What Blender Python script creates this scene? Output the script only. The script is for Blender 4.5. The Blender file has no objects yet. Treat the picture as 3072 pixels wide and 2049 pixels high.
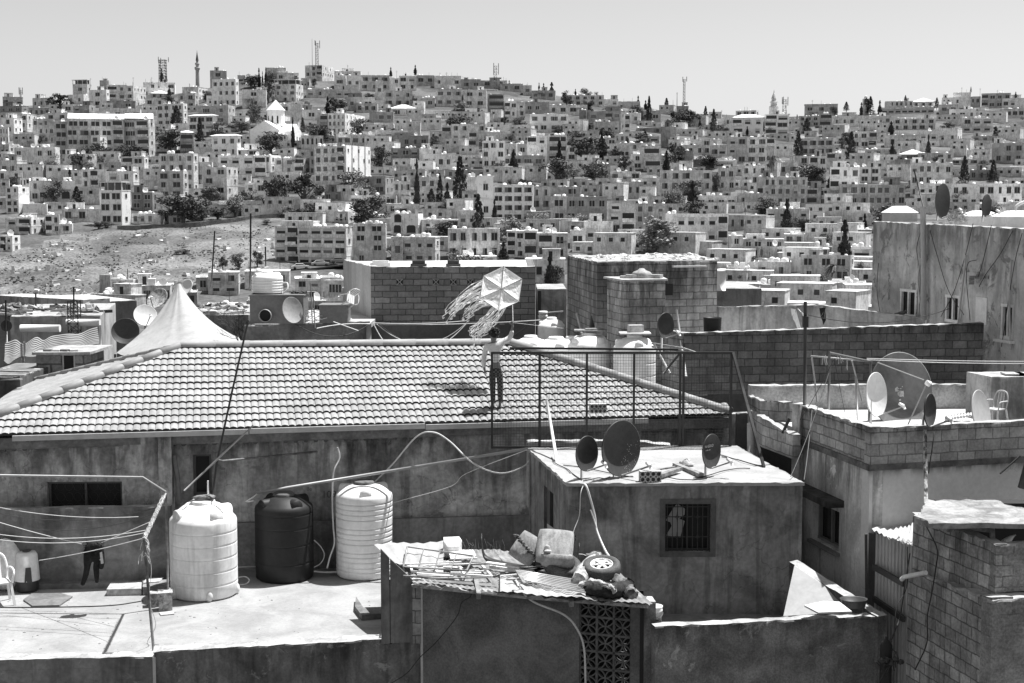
import bpy, math, random
from mathutils import Vector, Matrix
R = math.radians
rng = random.Random(7)
sc = bpy.context.scene
col = sc.collection
# ---------------------------------------------------------------- camera, sky, sun, exposure
F = 4400.0                       # focal length in pixels of the 3072 px wide photograph
PITCH = math.atan(404.5 / F)
CP, SP = math.cos(PITCH), math.sin(PITCH)
cam_d = bpy.data.cameras.new('camera')
cam_d.sensor_width = 36; cam_d.lens = 36 * F / 3072
cam_d.clip_start = .5; cam_d.clip_end = 6000
cam = bpy.data.objects.new('camera', cam_d)
cam.rotation_euler = (math.pi / 2 - PITCH, 0, 0)
col.objects.link(cam); sc.camera = cam
SUN = Vector((.335, .205, 1)).normalized()
SUN_E = math.asin(SUN.z); SUN_A = math.atan2(SUN.x, SUN.y)
wd = bpy.data.worlds.new('World'); sc.world = wd; wd.use_nodes = True
nt = wd.node_tree; nt.nodes.clear()
sky = nt.nodes.new('ShaderNodeTexSky'); sky.sky_type = 'NISHITA'; sky.sun_disc = False
sky.sun_elevation = SUN_E; sky.sun_rotation = SUN_A
sky.air_density = 1.0; sky.dust_density = 2.6; sky.altitude = 800
bw = nt.nodes.new('ShaderNodeRGBToBW')      # a black and white photograph: the sky keeps only its luminance
bg = nt.nodes.new('ShaderNodeBackground'); bg.inputs[1].default_value = .092
wo = nt.nodes.new('ShaderNodeOutputWorld')
nt.links.new(sky.outputs[0], bw.inputs[0]); nt.links.new(bw.outputs[0], bg.inputs[0]); nt.links.new(bg.outputs[0], wo.inputs[0])
sl = bpy.data.lights.new('sun', 'SUN'); sl.energy = 4.7; sl.angle = R(.53)
so = bpy.data.objects.new('sun', sl); so.rotation_euler = (-SUN).to_track_quat('-Z', 'Y').to_euler(); col.objects.link(so)
so.location = (0, 0, 60)
sc.view_settings.view_transform = 'Standard'; sc.view_settings.look = 'None'
sc.view_settings.exposure = .82; sc.view_settings.gamma = 1
sc.render.engine = 'CYCLES'
sc.cycles.max_bounces = 5; sc.cycles.diffuse_bounces = 3; sc.cycles.glossy_bounces = 2
sc.cycles.transparent_max_bounces = 8; sc.cycles.transmission_bounces = 3
sc.cycles.use_denoising = True
sc.cycles.caustics_reflective = False; sc.cycles.caustics_refractive = False

# ---------------------------------------------------------------- where a pixel of the photograph lies in the world
def ray(x, y):
    u = (x - 1536) / F; v = (y - 1024.5) / F
    return Vector((u, CP - v * SP, -(SP + v * CP)))
def P(x, y, d):                  # at distance d ahead of the camera
    r = ray(x, y); return r * (d / r.y)
def G(x, y, z):                  # on the level plane z
    r = ray(x, y); return r * (z / r.z)
def lerp(a, b, t): return a + (b - a) * t

# ---------------------------------------------------------------- mesh builder
def norm(v):
    l = math.sqrt(v[0] ** 2 + v[1] ** 2 + v[2] ** 2) or 1
    return (v[0] / l, v[1] / l, v[2] / l)
class MB:
    def __init__(s): s.v = []; s.f = []; s.m = []; s.sm = []; s.mat = 0; s.smooth = False
    def face(s, pts):
        i = len(s.v); s.v += [tuple(p) for p in pts]; s.f.append(tuple(range(i, i + len(pts)))); s.m.append(s.mat); s.sm.append(s.smooth)
    def add(s, vs, fs):
        i = len(s.v); s.v += [tuple(p) for p in vs]
        for f in fs: s.f.append(tuple(i + k for k in f)); s.m.append(s.mat); s.sm.append(s.smooth)
    def box(s, x0, x1, y0, y1, z0, z1, M=None):
        vs = [(x, y, z) for z in (z0, z1) for y in (y0, y1) for x in (x0, x1)]
        if M is not None: vs = [tuple(M @ Vector(v)) for v in vs]
        s.add(vs, [(0, 2, 3, 1), (4, 5, 7, 6), (0, 1, 5, 4), (2, 6, 7, 3), (0, 4, 6, 2), (1, 3, 7, 5)])
        return s
    def beam(s, a, b, w, h=None, up=(0, 0, 1)):      # squared bar from a to b
        a = Vector(a); b = Vector(b); h = h or w; d = (b - a)
        if d.length < 1e-6: return s
        d.normalize(); up = Vector(up)
        if abs(d.dot(up)) > .98: up = Vector((0, 1, 0))
        x = d.cross(up).normalized() * w / 2; z = x.cross(d).normalized() * h / 2
        vs = [a - x - z, a + x - z, a + x + z, a - x + z, b - x - z, b + x - z, b + x + z, b - x + z]
        s.add(vs, [(0, 3, 2, 1), (4, 5, 6, 7), (0, 1, 5, 4), (1, 2, 6, 5), (2, 3, 7, 6), (3, 0, 4, 7)])
        return s
    def tube(s, pts, r, n=6, cap=True):
        pts = [Vector(p) for p in pts]; k = len(pts); rr = r if isinstance(r, (list, tuple)) else [r] * k
        base = len(s.v); ref = None
        for i, p in enumerate(pts):
            t = (pts[min(i + 1, k - 1)] - pts[max(i - 1, 0)]).normalized()
            if ref is None: ref = Vector((0, 0, 1)) if abs(t.z) < .9 else Vector((0, 1, 0))
            x = t.cross(ref)
            if x.length < 1e-4: x = t.cross(Vector((1, 0, 0)))
            x.normalize(); y = t.cross(x).normalized(); ref = x.cross(t)
            for j in range(n):
                a = 2 * math.pi * j / n; s.v.append(tuple(p + (x * math.cos(a) + y * math.sin(a)) * rr[i]))
        for i in range(k - 1):
            for j in range(n):
                a = base + i * n + j; b = base + i * n + (j + 1) % n
                s.f.append((a, b, b + n, a + n)); s.m.append(s.mat); s.sm.append(n > 5)
        if cap:
            s.f.append(tuple(base + j for j in range(n))); s.m.append(s.mat); s.sm.append(False)
            s.f.append(tuple(base + (k - 1) * n + j for j in reversed(range(n)))); s.m.append(s.mat); s.sm.append(False)
        return s
    def lathe(s, prof, n=32, c=(0, 0, 0), M=None, smooth=True, fn=None):   # prof: (r, z)
        base = len(s.v); c = Vector(c)
        for (r, z) in prof:
            for j in range(n):
                a = 2 * math.pi * j / n
                rr = r * (fn(a, z) if fn else 1)
                p = Vector((rr * math.cos(a), rr * math.sin(a), z))
                if M is not None: p = M @ p
                s.v.append(tuple(p + c))
        for i in range(len(prof) - 1):
            for j in range(n):
                a = base + i * n + j; b = base + i * n + (j + 1) % n
                s.f.append((a, b, b + n, a + n)); s.m.append(s.mat); s.sm.append(smooth)
        return s
    def prism(s, poly, z0, z1, jit=0):               # vertical prism on a footprint of (x, y)
        n = len(poly)
        zz = z1 if isinstance(z1, (list, tuple)) else [z1] * n
        lo = [(p[0], p[1], z0) for p in poly]; hi = [(p[0], p[1], zz[i]) for i, p in enumerate(poly)]
        area = sum(poly[i][0] * poly[(i + 1) % n][1] - poly[(i + 1) % n][0] * poly[i][1] for i in range(n))
        f = [(i, (i + 1) % n, (i + 1) % n + n, i + n) for i in range(n)]
        f += [tuple(range(n, 2 * n)), tuple(reversed(range(n)))]
        if area < 0: f = [tuple(reversed(q)) for q in f]
        s.add(lo + hi, f); return s
    def blob(s, c, r, n=10, k=7, jit=0, seed=0):
        q = random.Random(seed); base = len(s.v); c = Vector(c); r = Vector(r) if isinstance(r, (tuple, list, Vector)) else Vector((r, r, r))
        for i in range(k + 1):
            t = math.pi * i / k
            for j in range(n):
                a = 2 * math.pi * j / n; w = 1 + q.uniform(-jit, jit)
                s.v.append((c.x + r.x * math.sin(t) * math.cos(a) * w, c.y + r.y * math.sin(t) * math.sin(a) * w, c.z + r.z * math.cos(t) * w))
        for i in range(k):
            for j in range(n):
                a = base + i * n + j; b = base + i * n + (j + 1) % n
                s.f.append((a, a + n, b + n, b)); s.m.append(s.mat); s.sm.append(s.smooth)
        return s
    def mesh(s, name, mats):
        me = bpy.data.meshes.new(name); me.from_pydata(s.v, [], s.f)
        mats = list(mats) if isinstance(mats, (list, tuple)) else [mats]
        if 90 in s.m: s.m = [len(mats) if i == 90 else i for i in s.m]; mats.append(surf('sunlit_cement_cap', .36, var=.3, scale=2.5, fine=.2, fs=20, bump=.5))  # raw cement wall tops, lightened in colour to read as sunlit
        for m in mats: me.materials.append(m)
        me.polygons.foreach_set('material_index', s.m); me.polygons.foreach_set('use_smooth', s.sm)
        uv = me.uv_layers.new(name='UVMap')
        co = [0.0] * (3 * len(me.vertices)); me.vertices.foreach_get('co', co)
        no = [0.0] * (3 * len(me.polygons)); me.polygons.foreach_get('normal', no)
        out = []
        for k, f in enumerate(s.f):
            nx, ny, nz = no[3 * k:3 * k + 3]
            if abs(nz) > .75:
                for i in f: out += [co[3 * i], co[3 * i + 1]]
            else:
                l = math.hypot(nx, ny); tx, ty = -ny / l, nx / l
                for i in f: out += [co[3 * i] * tx + co[3 * i + 1] * ty, co[3 * i + 2]]
        uv.data.foreach_set('uv', out)
        me.update(); return me
    def build(s, name, mats, parent=None, loc=None):
        o = bpy.data.objects.new(name, s.mesh(name, mats)); col.objects.link(o)
        if parent: o.parent = parent
        if loc is not None: o.location = loc
        return o
def thing(name, label, cat, loc=(0, 0, 0), rz=0, group=None):
    o = bpy.data.objects.new(name, None); o.empty_display_size = .2; col.objects.link(o)
    o.location = loc; o.rotation_euler = (0, 0, rz); return tag(o, label, cat, group)
def tag(o, label, cat, group=None):
    o['label'] = label; o['category'] = cat; o['kind'] = 'thing'
    if group: o['group'] = group
    return o
def setting(o, kind='structure', label=None, cat=None):
    o['kind'] = kind
    if label: o['label'] = label; o['category'] = cat
    return o
def inst(name, me, parent=None, loc=(0, 0, 0), rot=(0, 0, 0), scale=(1, 1, 1)):
    o = bpy.data.objects.new(name, me); col.objects.link(o)
    o.parent = parent; o.location = loc; o.rotation_euler = rot; o.scale = scale; return o
def sag(a, b, drop, n=12, jit=0):                # a hanging line
    a = Vector(a); b = Vector(b); out = []
    for i in range(n + 1):
        t = i / n; p = a.lerp(b, t); p.z -= drop * 4 * t * (1 - t)
        if jit and 0 < i < n: p += Vector((rng.uniform(-jit, jit), rng.uniform(-jit, jit), rng.uniform(-jit, jit)))
        out.append(p)
    return out
def spline(pts, k=6):                            # Catmull-Rom through the points
    p = [Vector(q) for q in pts]; p = [p[0] * 2 - p[1]] + p + [p[-1] * 2 - p[-2]]; out = []
    for i in range(1, len(p) - 2):
        for j in range(k):
            t = j / k; a, b, c, d = p[i - 1], p[i], p[i + 1], p[i + 2]
            out.append(.5 * ((2 * b) + (c - a) * t + (2 * a - 5 * b + 4 * c - d) * t * t + (3 * b - a - 3 * c + d) * t ** 3))
    out.append(p[-2]); return out

# ---------------------------------------------------------------- materials (all greys: the photograph is black and white)
MATS = {}
def g(v): return (v, v, v, 1)
class NG:
    def __init__(s, name):
        s.m = bpy.data.materials.new(name); s.m.use_nodes = True; s.t = s.m.node_tree; s.t.nodes.clear()
        s.out = s.n('ShaderNodeOutputMaterial'); s.b = s.n('ShaderNodeBsdfPrincipled'); s.l(s.b.outputs[0], s.out.inputs[0])
    def n(s, t, **k):
        o = s.t.nodes.new(t)
        for a, v in k.items(): setattr(o, a, v)
        return o
    def l(s, a, b): s.t.links.new(a, b)
    def val(s, x): return x
    def math(s, op, a, b=None, clamp=False):
        o = s.n('ShaderNodeMath', operation=op, use_clamp=clamp)
        for i, x in enumerate((a, b)):
            if x is None: continue
            if isinstance(x, (int, float)): o.inputs[i].default_value = x
            else: s.l(x, o.inputs[i])
        return o.outputs[0]
    def noise(s, co, scale, detail=5, rough=.6, dist=0):
        o = s.n('ShaderNodeTexNoise'); o.inputs['Scale'].default_value = scale; o.inputs['Detail'].default_value = detail
        o.inputs['Roughness'].default_value = rough; o.inputs['Distortion'].default_value = dist; s.l(co, o.inputs['Vector']); return o.outputs['Fac']
    def ramp(s, x, a, b, lo=0, hi=1):
        o = s.n('ShaderNodeMapRange'); o.interpolation_type = 'SMOOTHSTEP'
        for i, v in zip((1, 2, 3, 4), (a, b, lo, hi)): o.inputs[i].default_value = v
        s.l(x, o.inputs[0]); return o.outputs[0]
    def mapping(s, co, sc):
        o = s.n('ShaderNodeMapping'); o.inputs['Scale'].default_value = sc; s.l(co, o.inputs[0]); return o.outputs[0]
def surf(name, c=.3, var=.35, scale=.8, fine=.12, fs=14, streak=0, crack=0, top=None, brick=None, patch=None, rough=.9, bump=.25, metal=0, rand=0, wave=None, spots=0, spec=.3):
    """weathered grey surface: base tone c; large patches var; fine grain; streak = rain streaks; top = (z, depth, strength) run-off under a top edge;
    brick = (width, height, mortar tone, joint); patch = (tone, amount) where plaster has fallen"""
    if name in MATS: return MATS[name]
    q = NG(name); geo = q.n('ShaderNodeNewGeometry'); pos = geo.outputs['Position']
    if rand:
        oi = q.n('ShaderNodeObjectInfo'); vm = q.n('ShaderNodeVectorMath', operation='ADD'); cx = q.n('ShaderNodeCombineXYZ')
        for i in range(3): q.l(q.math('MULTIPLY', oi.outputs['Random'], 57.0 + 13 * i), cx.inputs[i])
        tc = q.n('ShaderNodeTexCoord'); q.l(tc.outputs['Object'], vm.inputs[0]); q.l(cx.outputs[0], vm.inputs[1]); pos = vm.outputs[0]
    n1 = q.noise(pos, scale, 6, .62, .6); f = q.ramp(n1, .32, .68, 1 - var, 1 + var)
    n2 = q.noise(pos, fs, 3, .6); fac = q.math('MULTIPLY', f, q.ramp(n2, .25, .75, 1 - fine, 1 + fine))
    hgt = q.math('MULTIPLY', n2, .6)
    if rand:
        fac = q.math('MULTIPLY', fac, q.ramp(oi.outputs['Random'], 0, 1, 1 - rand, 1 + rand))
    if streak:
        st = q.noise(q.mapping(pos, (1.0, 1.0, .12)), 3.2, 4, .7, .3)
        st2 = q.ramp(st, .47, .66, 0, streak)
        fac = q.math('MULTIPLY', fac, q.math('SUBTRACT', 1.0, st2))
    if top:
        sx = q.n('ShaderNodeSeparateXYZ'); q.l(geo.outputs['Position'], sx.inputs[0])
        m = q.ramp(sx.outputs[2], top[0] - top[1], top[0], 0, 1)
        dr = q.ramp(q.noise(q.mapping(pos, (1, 1, .25)), 4.5, 4, .6, .4), .35, .62, 0, 1)
        fac = q.math('MULTIPLY', fac, q.math('SUBTRACT', 1.0, q.math('MULTIPLY', q.math('MULTIPLY', m, dr), top[2])))
    if crack:
        vo = q.n('ShaderNodeTexVoronoi', feature='DISTANCE_TO_EDGE'); vo.inputs['Scale'].default_value = 2.1
        wn = q.n('ShaderNodeTexNoise'); wn.inputs['Scale'].default_value = 2.5; wn.inputs['Detail'].default_value = 4; q.l(pos, wn.inputs['Vector'])
        va = q.n('ShaderNodeVectorMath', operation='MULTIPLY_ADD'); va.inputs[1].default_value = (.55, .55, .55)
        q.l(wn.outputs['Color'], va.inputs[0]); q.l(pos, va.inputs[2]); q.l(va.outputs[0], vo.inputs['Vector'])
        cr = q.ramp(vo.outputs['Distance'], .004, .02, 1, 0)
        cr = q.math('MULTIPLY', cr, q.ramp(q.noise(pos, .9, 2), .5, .62, 0, crack))
        fac = q.math('MULTIPLY', fac, q.math('SUBTRACT', 1.0, cr)); hgt = q.math('SUBTRACT', hgt, cr)
    if spots:
        sp = q.ramp(q.noise(pos, 30, 2, .5), .64, .72, 0, spots)
        fac = q.math('MULTIPLY', fac, q.math('SUBTRACT', 1.0, sp))
    colr = q.math('MULTIPLY', fac, c)
    if brick:
        uv = q.n('ShaderNodeUVMap'); uv.uv_map = 'UVMap'
        br = q.n('ShaderNodeTexBrick'); q.l(uv.outputs[0], br.inputs['Vector'])
        wob = q.n('ShaderNodeVectorMath', operation='MULTIPLY_ADD'); wob.inputs[1].default_value = (.045, .04, 0)
        wn2 = q.n('ShaderNodeTexNoise'); wn2.inputs['Scale'].default_value = 5; q.l(pos, wn2.inputs['Vector'])
        q.l(wn2.outputs['Color'], wob.inputs[0]); q.l(uv.outputs[0], wob.inputs[2]); q.l(wob.outputs[0], br.inputs['Vector'])
        cv_ = brick[4] if len(brick) > 4 else .24
        br.inputs['Color1'].default_value = g(1 + cv_); br.inputs['Color2'].default_value = g(1 - cv_); br.inputs['Mortar'].default_value = g(brick[2])
        br.inputs['Scale'].default_value = 1; br.inputs['Brick Width'].default_value = brick[0]; br.inputs['Row Height'].default_value = brick[1]
        br.inputs['Mortar Size'].default_value = brick[3]; br.inputs['Mortar Smooth'].default_value = .3; br.inputs['Bias'].default_value = 0
        b2 = q.n('ShaderNodeRGBToBW'); q.l(br.outputs['Color'], b2.inputs[0])
        bv = b2.outputs[0]
        if patch:
            pm = q.ramp(q.noise(pos, 1.1, 8, .72, .8), .5 - patch[1] * .2, .55 - patch[1] * .2, 0, 1)
            mx = q.n('ShaderNodeMix'); q.l(pm, mx.inputs[0]); q.l(bv, mx.inputs[2]); mx.inputs[3].default_value = patch[0]; bv = mx.outputs[0]
            colr = q.math('MULTIPLY', colr, bv)
        else: colr = q.math('MULTIPLY', colr, bv)
        hgt = q.math('SUBTRACT', hgt, q.math('MULTIPLY', br.outputs['Fac'], 1.6))
    elif patch:
        pm = q.ramp(q.noise(pos, 1.6, 9, .74, .5), .61 - patch[1] * .2, .68 - patch[1] * .2, 0, .9)
        mx = q.n('ShaderNodeMix'); q.l(pm, mx.inputs[0]); q.l(colr, mx.inputs[2]); mx.inputs[3].default_value = patch[0] * c; colr = mx.outputs[0]
        hgt = q.math('SUBTRACT', hgt, pm)
    if wave:        # corrugation along UV u
        uv = q.n('ShaderNodeUVMap'); uv.uv_map = 'UVMap'; sx = q.n('ShaderNodeSeparateXYZ'); q.l(uv.outputs[0], sx.inputs[0])
        hgt = q.math('ADD', q.math('MULTIPLY', hgt, .2), q.math('MULTIPLY', q.math('SINE', q.math('MULTIPLY', sx.outputs[wave[1]], 6.283 / wave[0])), 1.5))
    cc = q.n('ShaderNodeCombineColor')
    for i in range(3): q.l(q.math('MINIMUM', colr, .9), cc.inputs[i])
    q.l(cc.outputs[0], q.b.inputs['Base Color'])
    bp = q.n('ShaderNodeBump'); bp.inputs['Strength'].default_value = bump; bp.inputs['Distance'].default_value = .02
    q.l(hgt, bp.inputs['Height']); q.l(bp.outputs[0], q.b.inputs['Normal'])
    q.b.inputs['Roughness'].default_value = rough; q.b.inputs['Metallic'].default_value = metal
    q.b.inputs['Specular IOR Level'].default_value = spec
    MATS[name] = q.m; return q.m
def plain(name, c, rough=.7, metal=0, var=.1, spec=.4):
    return surf(name, c, var=var, scale=2.5, fine=.06, rough=rough, metal=metal, bump=.08, spec=spec)
# ---------------------------------------------------------------- the ground: valley and facing hill as one sheet
SK = [(-400, 335), (0, 330), (250, 305), (500, 290), (700, 255), (950, 240), (1200, 255), (1500, 268), (1800, 302), (2000, 335), (2300, 352), (2500, 345), (2800, 330), (3072, 322), (3500, 320)]
def interp(tab, x):
    if x <= tab[0][0]: return tab[0][1]
    for (a, p), (b, q) in zip(tab, tab[1:]):
        if x <= b: return p + (q - p) * (x - a) / (b - a)
    return tab[-1][1]
DT = [(240, 985), (300, 905), (380, 735), (430, 662), (560, 500), (700, None), (850, None)]
def gy(x, d):                       # picture row of the ground at distance d
    s = interp(SK, x)
    if d >= 560:
        t = (d - 560) / 290; t = min(t, 1.0)
        return 500 + (s - 500) * (1.22 * t - .22 * t * t)
    return interp([(a, b) for a, b in DT if b], d)
def depth_of(x, y):
    lo, hi = 240.0, 850.0
    if y < gy(x, hi): return hi
    for _ in range(28):
        m = (lo + hi) / 2
        if gy(x, m) > y: lo = m
        else: hi = m
    return lo
def ground_z(X, Y):
    if Y >= 240:
        d = min(Y, 850); x = 1536 + F * X / Y * .985; z = P(x, gy(x, d), d).z
        if Y > 850: z -= (Y - 850) * .16
        return z
    z240 = P(1536, gy(1536, 240), 240).z
    if Y >= 70: return lerp(-27, z240, (Y - 70) / 170)
    if Y >= 45: return lerp(-13.2, -27, (Y - 45) / 25)
    return -13.2 + max(0, (12 - Y)) * .35
grass_poly = [(-200, 800), (0, 772), (60, 760), (130, 735), (210, 700), (350, 692), (600, 678), (840, 655), (850, 700), (835, 850), (640, 880), (300, 905), (0, 950), (-200, 960)]
def in_poly(x, y, poly):
    c = False; n = len(poly); j = n - 1
    for i in range(n):
        (xi, yi), (xj, yj) = poly[i], poly[j]
        if (yi > y) != (yj > y) and x < (xj - xi) * (y - yi) / (yj - yi) + xi: c = not c
        j = i
    return c
ys = [-60, -20, 0, 6, 12, 20, 30, 45, 50, 60, 70, 100, 150, 200, 240] + [240 + 8 * i for i in range(1, 77)] + [880, 950, 1100, 1500, 2200, 3400]
mb = MB(); NX = 120
for Y in ys:
    half = max(60, abs(Y) * .52 + 30)
    for i in range(NX + 1):
        X = -half + 2 * half * i / NX
        z = ground_z(X, Y)
        if 250 < Y < 850: z += rng.uniform(-.35, .35)
        mb.v.append((X, Y, z))
earth = surf('dry_earth', .085, var=.5, scale=.06, fine=.35, fs=.9, bump=.6, spots=.3)
dry_grass = surf('dry_grass', .125, var=.5, scale=.05, fine=.55, fs=1.6, bump=.8, streak=0)
for j in range(len(ys) - 1):
    for i in range(NX):
        a = j * (NX + 1) + i; q = mb.v[a]
        px = 1536 + F * q[0] / max(q[1], 1) * .985; py = 620 - F * q[2] / max(q[1], 1)
        mb.mat = 1 if q[1] > 230 and in_poly(px, py, grass_poly) else 0
        mb.f.append((a, a + 1, a + NX + 2, a + NX + 1)); mb.m.append(mb.mat); mb.sm.append(True)
setting(mb.build('ground', [earth, dry_grass]))

# ---------------------------------------------------------------- landmarks for wording
LM = [('minaret', 593, 230), ('lattice pylon', 488, 215), ('school', 315, 420), ('domed church', 813, 390), ('white-sided tower block', 1010, 500), ('summit radio mast', 950, 190),
      ('telecom mast', 1486, 235), ('tall thin mast', 2052, 290), ('tiered tower', 2322, 305), ('grassy slope', 420, 740), ('shop block', 935, 700), ('bell tower', 2597, 290),
      ('open pavilion', 2737, 470), ('stone office block', 2080, 550), ('spired cypress', 1678, 480), ('tall white flats', 1530, 560), ('dark pine grove', 900, 560), ('date palm', 2510, 810),
      ('giant cypress', 2538, 750), ('umbrella pine', 178, 305), ('long white block', 2880, 590), ('kite', 1505, 850), ('block room', 1930, 860), ('glazed roof house', 335, 610), ('arcade', 935, 430)]
def lmk(n):
    for q in LM:
        if q[0] == n: return q
def place_words(x, y):
    ds = sorted(LM, key=lambda q: math.hypot(q[1] - x, (q[2] - y) * 1.3))
    a = ds[0]
    if abs(a[2] - y) > abs(a[1] - x) * .45 and abs(a[2] - y) > 18: rel = 'above' if y < a[2] else 'below'
    else: rel = 'beside'
    for b in ds[1:]:
        if (b[1] - a[1]) * (x - a[1]) > 0 and abs(b[1] - a[1]) > 90: return rel, a, b
    return rel, a, None
NUMW = ['no', 'one', 'two', 'three', 'four', 'five', 'six', 'seven', 'eight', 'nine', 'ten', 'eleven', 'twelve']
ORD = ['nearest', 'second', 'third', 'fourth', 'fifth', 'sixth', 'seventh', 'eighth', 'ninth', 'tenth', 'eleventh', 'twelfth', 'thirteenth', 'fourteenth', 'fifteenth', 'sixteenth', 'seventeenth', 'eighteenth', 'nineteenth', 'twentieth']
def ordinal(i):
    if i < 20: return ORD[i]
    t = ['', '', 'twenty', 'thirty', 'forty', 'fifty', 'sixty', 'seventy', 'eighty', 'ninety'][(i + 1) // 10]
    u = (i + 1) % 10
    return t + '-' + ['th', 'first', 'second', 'third', 'fourth', 'fifth', 'sixth', 'seventh', 'eighth', 'ninth'][u] if u else t[:-1] + 'ieth'
AUTO = []      # (object, base label, extras, x, y, landmark) -> single labels are written at the end
def auto(o, base, x, y, extras=()):
    rel, a, b = place_words(x, y)
    AUTO.append([o, base, list(extras), x, y, rel, a, b])
def write_labels():
    def text(r, k):
        t = r[1]
        if k > 0 and len(r[2]) > 0: t += ' ' + r[2][0]
        t += ' %s the %s' % (r[5], r[6][0])
        if r[7]: t += ' towards the %s' % r[7][0]
        return t
    by = {}
    for r in AUTO: by.setdefault(text(r, 0), []).append(r)
    final = {}
    for t, rs in by.items():
        if len(rs) == 1: final[id(rs[0])] = t; continue
        by2 = {}
        for r in rs: by2.setdefault(text(r, 1), []).append(r)
        for t2, r2 in by2.items():
            if len(r2) == 1: final[id(r2[0])] = t2; continue
            r2.sort(key=lambda r: math.hypot(r[3] - r[6][1], r[4] - r[6][2]))
            for i, r in enumerate(r2):
                base = r[1] + ((' ' + r[2][0]) if r[2] else '')
                s = '%s, %s %s the %s' % (base, ordinal(i), r[5], r[6][0])
                if r[7]: s += ' towards the ' + r[7][0]
                pass
                final[id(r)] = s
    used = set()
    for r in AUTO:
        s = final[id(r)]; c = [s, s.replace(' ' + r[2][0], '') if r[2] else s]; c += [t.split(' towards the ')[0] for t in c] + [' '.join(s.split()[1:17]), ' '.join(s.split()[2:18])]
        s = next((t for t in c if len(t.split()) <= 16 and t not in used), c[0]); used.add(s); r[0]['label'] = s

# ---------------------------------------------------------------- far houses
def house_mat(t):
    return surf('render_wall_%d' % t, .03 + .116 * t, var=.26, scale=.4, fine=.16, fs=2.2, streak=.36, rand=.22, bump=.3)
stone_mat = surf('mottled_stone_wall', .6, var=.3, scale=1.2, fine=.2, fs=5, streak=.3, rand=.1, bump=.4)
roof_mat = surf('flat_roof_screed', .46, var=.35, scale=.5, fine=.1, rand=.12)
tile_pale = surf('pale_sheet_roof', .8, var=.1, scale=.3, fine=.05, rand=.06, wave=(1.2, 0), bump=.3)
pane_mat = plain('window_glass_dark', .022, rough=.15, spec=.5)
shut_mat = plain('window_shutter_grey', .16, rough=.6)
frame_mat = plain('window_frame_pale', .55)
frame_dk = plain('window_frame_dull', .25)
dark_in = plain('dark_interior', .015)
tank_mat = plain('white_tank_plastic', .86, rough=.45, var=.06)
tank_grey = plain('grey_tank_metal', .35, rough=.5)
def win_mesh(kind):
    m = MB()
    # unit opening 1 x 1 centred on the wall plane y = 0, facing -y
    m.mat = 0; m.box(-.5, .5, -.03, .0, -.5, .5)
    m.mat = 1
    if kind == 0:
        m.box(-.56, .56, -.10, 0, -.60, -.5); m.box(-.04, .04, -.05, -.03, -.5, .5); m.box(-.56, .56, -.16, 0, .5, .58)
        m.box(-.54, -.5, -.06, 0, -.5, .5); m.box(.5, .54, -.06, 0, -.5, .5)
    elif kind == 1:
        m.box(-.62, .62, -.35, 0, .52, .62); m.box(-.5, .5, -.05, -.03, .05, .5); m.box(-.56, .56, -.1, 0, -.6, -.5)
    elif kind == 2:
        m.box(-.5, -.02, -.06, -.03, -.5, .5); m.box(-.56, .56, -.1, 0, -.58, -.5)
    elif kind == 3:
        m.box(-.55, .55, -.08, 0, .5, .56); m.box(-.55, .55, -.12, 0, -.62, -.5)
        for x in (-.27, 0, .27): m.box(x - .025, x + .025, -.05, -.03, -.5, .5)
    elif kind == 4:      # arched
        m.mat = 0; n = 10; pts = [(.5 * math.cos(math.pi * i / n), -.031, .5 + .45 * math.sin(math.pi * i / n)) for i in range(n + 1)]
        m.face(pts[::-1]); m.mat = 1; m.box(-.56, .56, -.1, 0, -.6, -.5)
    return m
WM = [win_mesh(0).mesh('window', [pane_mat, frame_mat]), win_mesh(1).mesh('window', [pane_mat, frame_mat]), win_mesh(2).mesh('window', [pane_mat, shut_mat]),
      win_mesh(3).mesh('window', [pane_mat, frame_mat]), win_mesh(0).mesh('window', [pane_mat, frame_dk]), win_mesh(4).mesh('window', [pane_mat, frame_mat]), win_mesh(1).mesh('window', [shut_mat, frame_mat])]
TONEW = ['black', 'sooty', 'dark', 'dark grey', 'grey', 'mid grey', 'light grey', 'pale', 'whitish', 'white']
boxes = []        # picture boxes that already hold something
HOUSES = []
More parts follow.
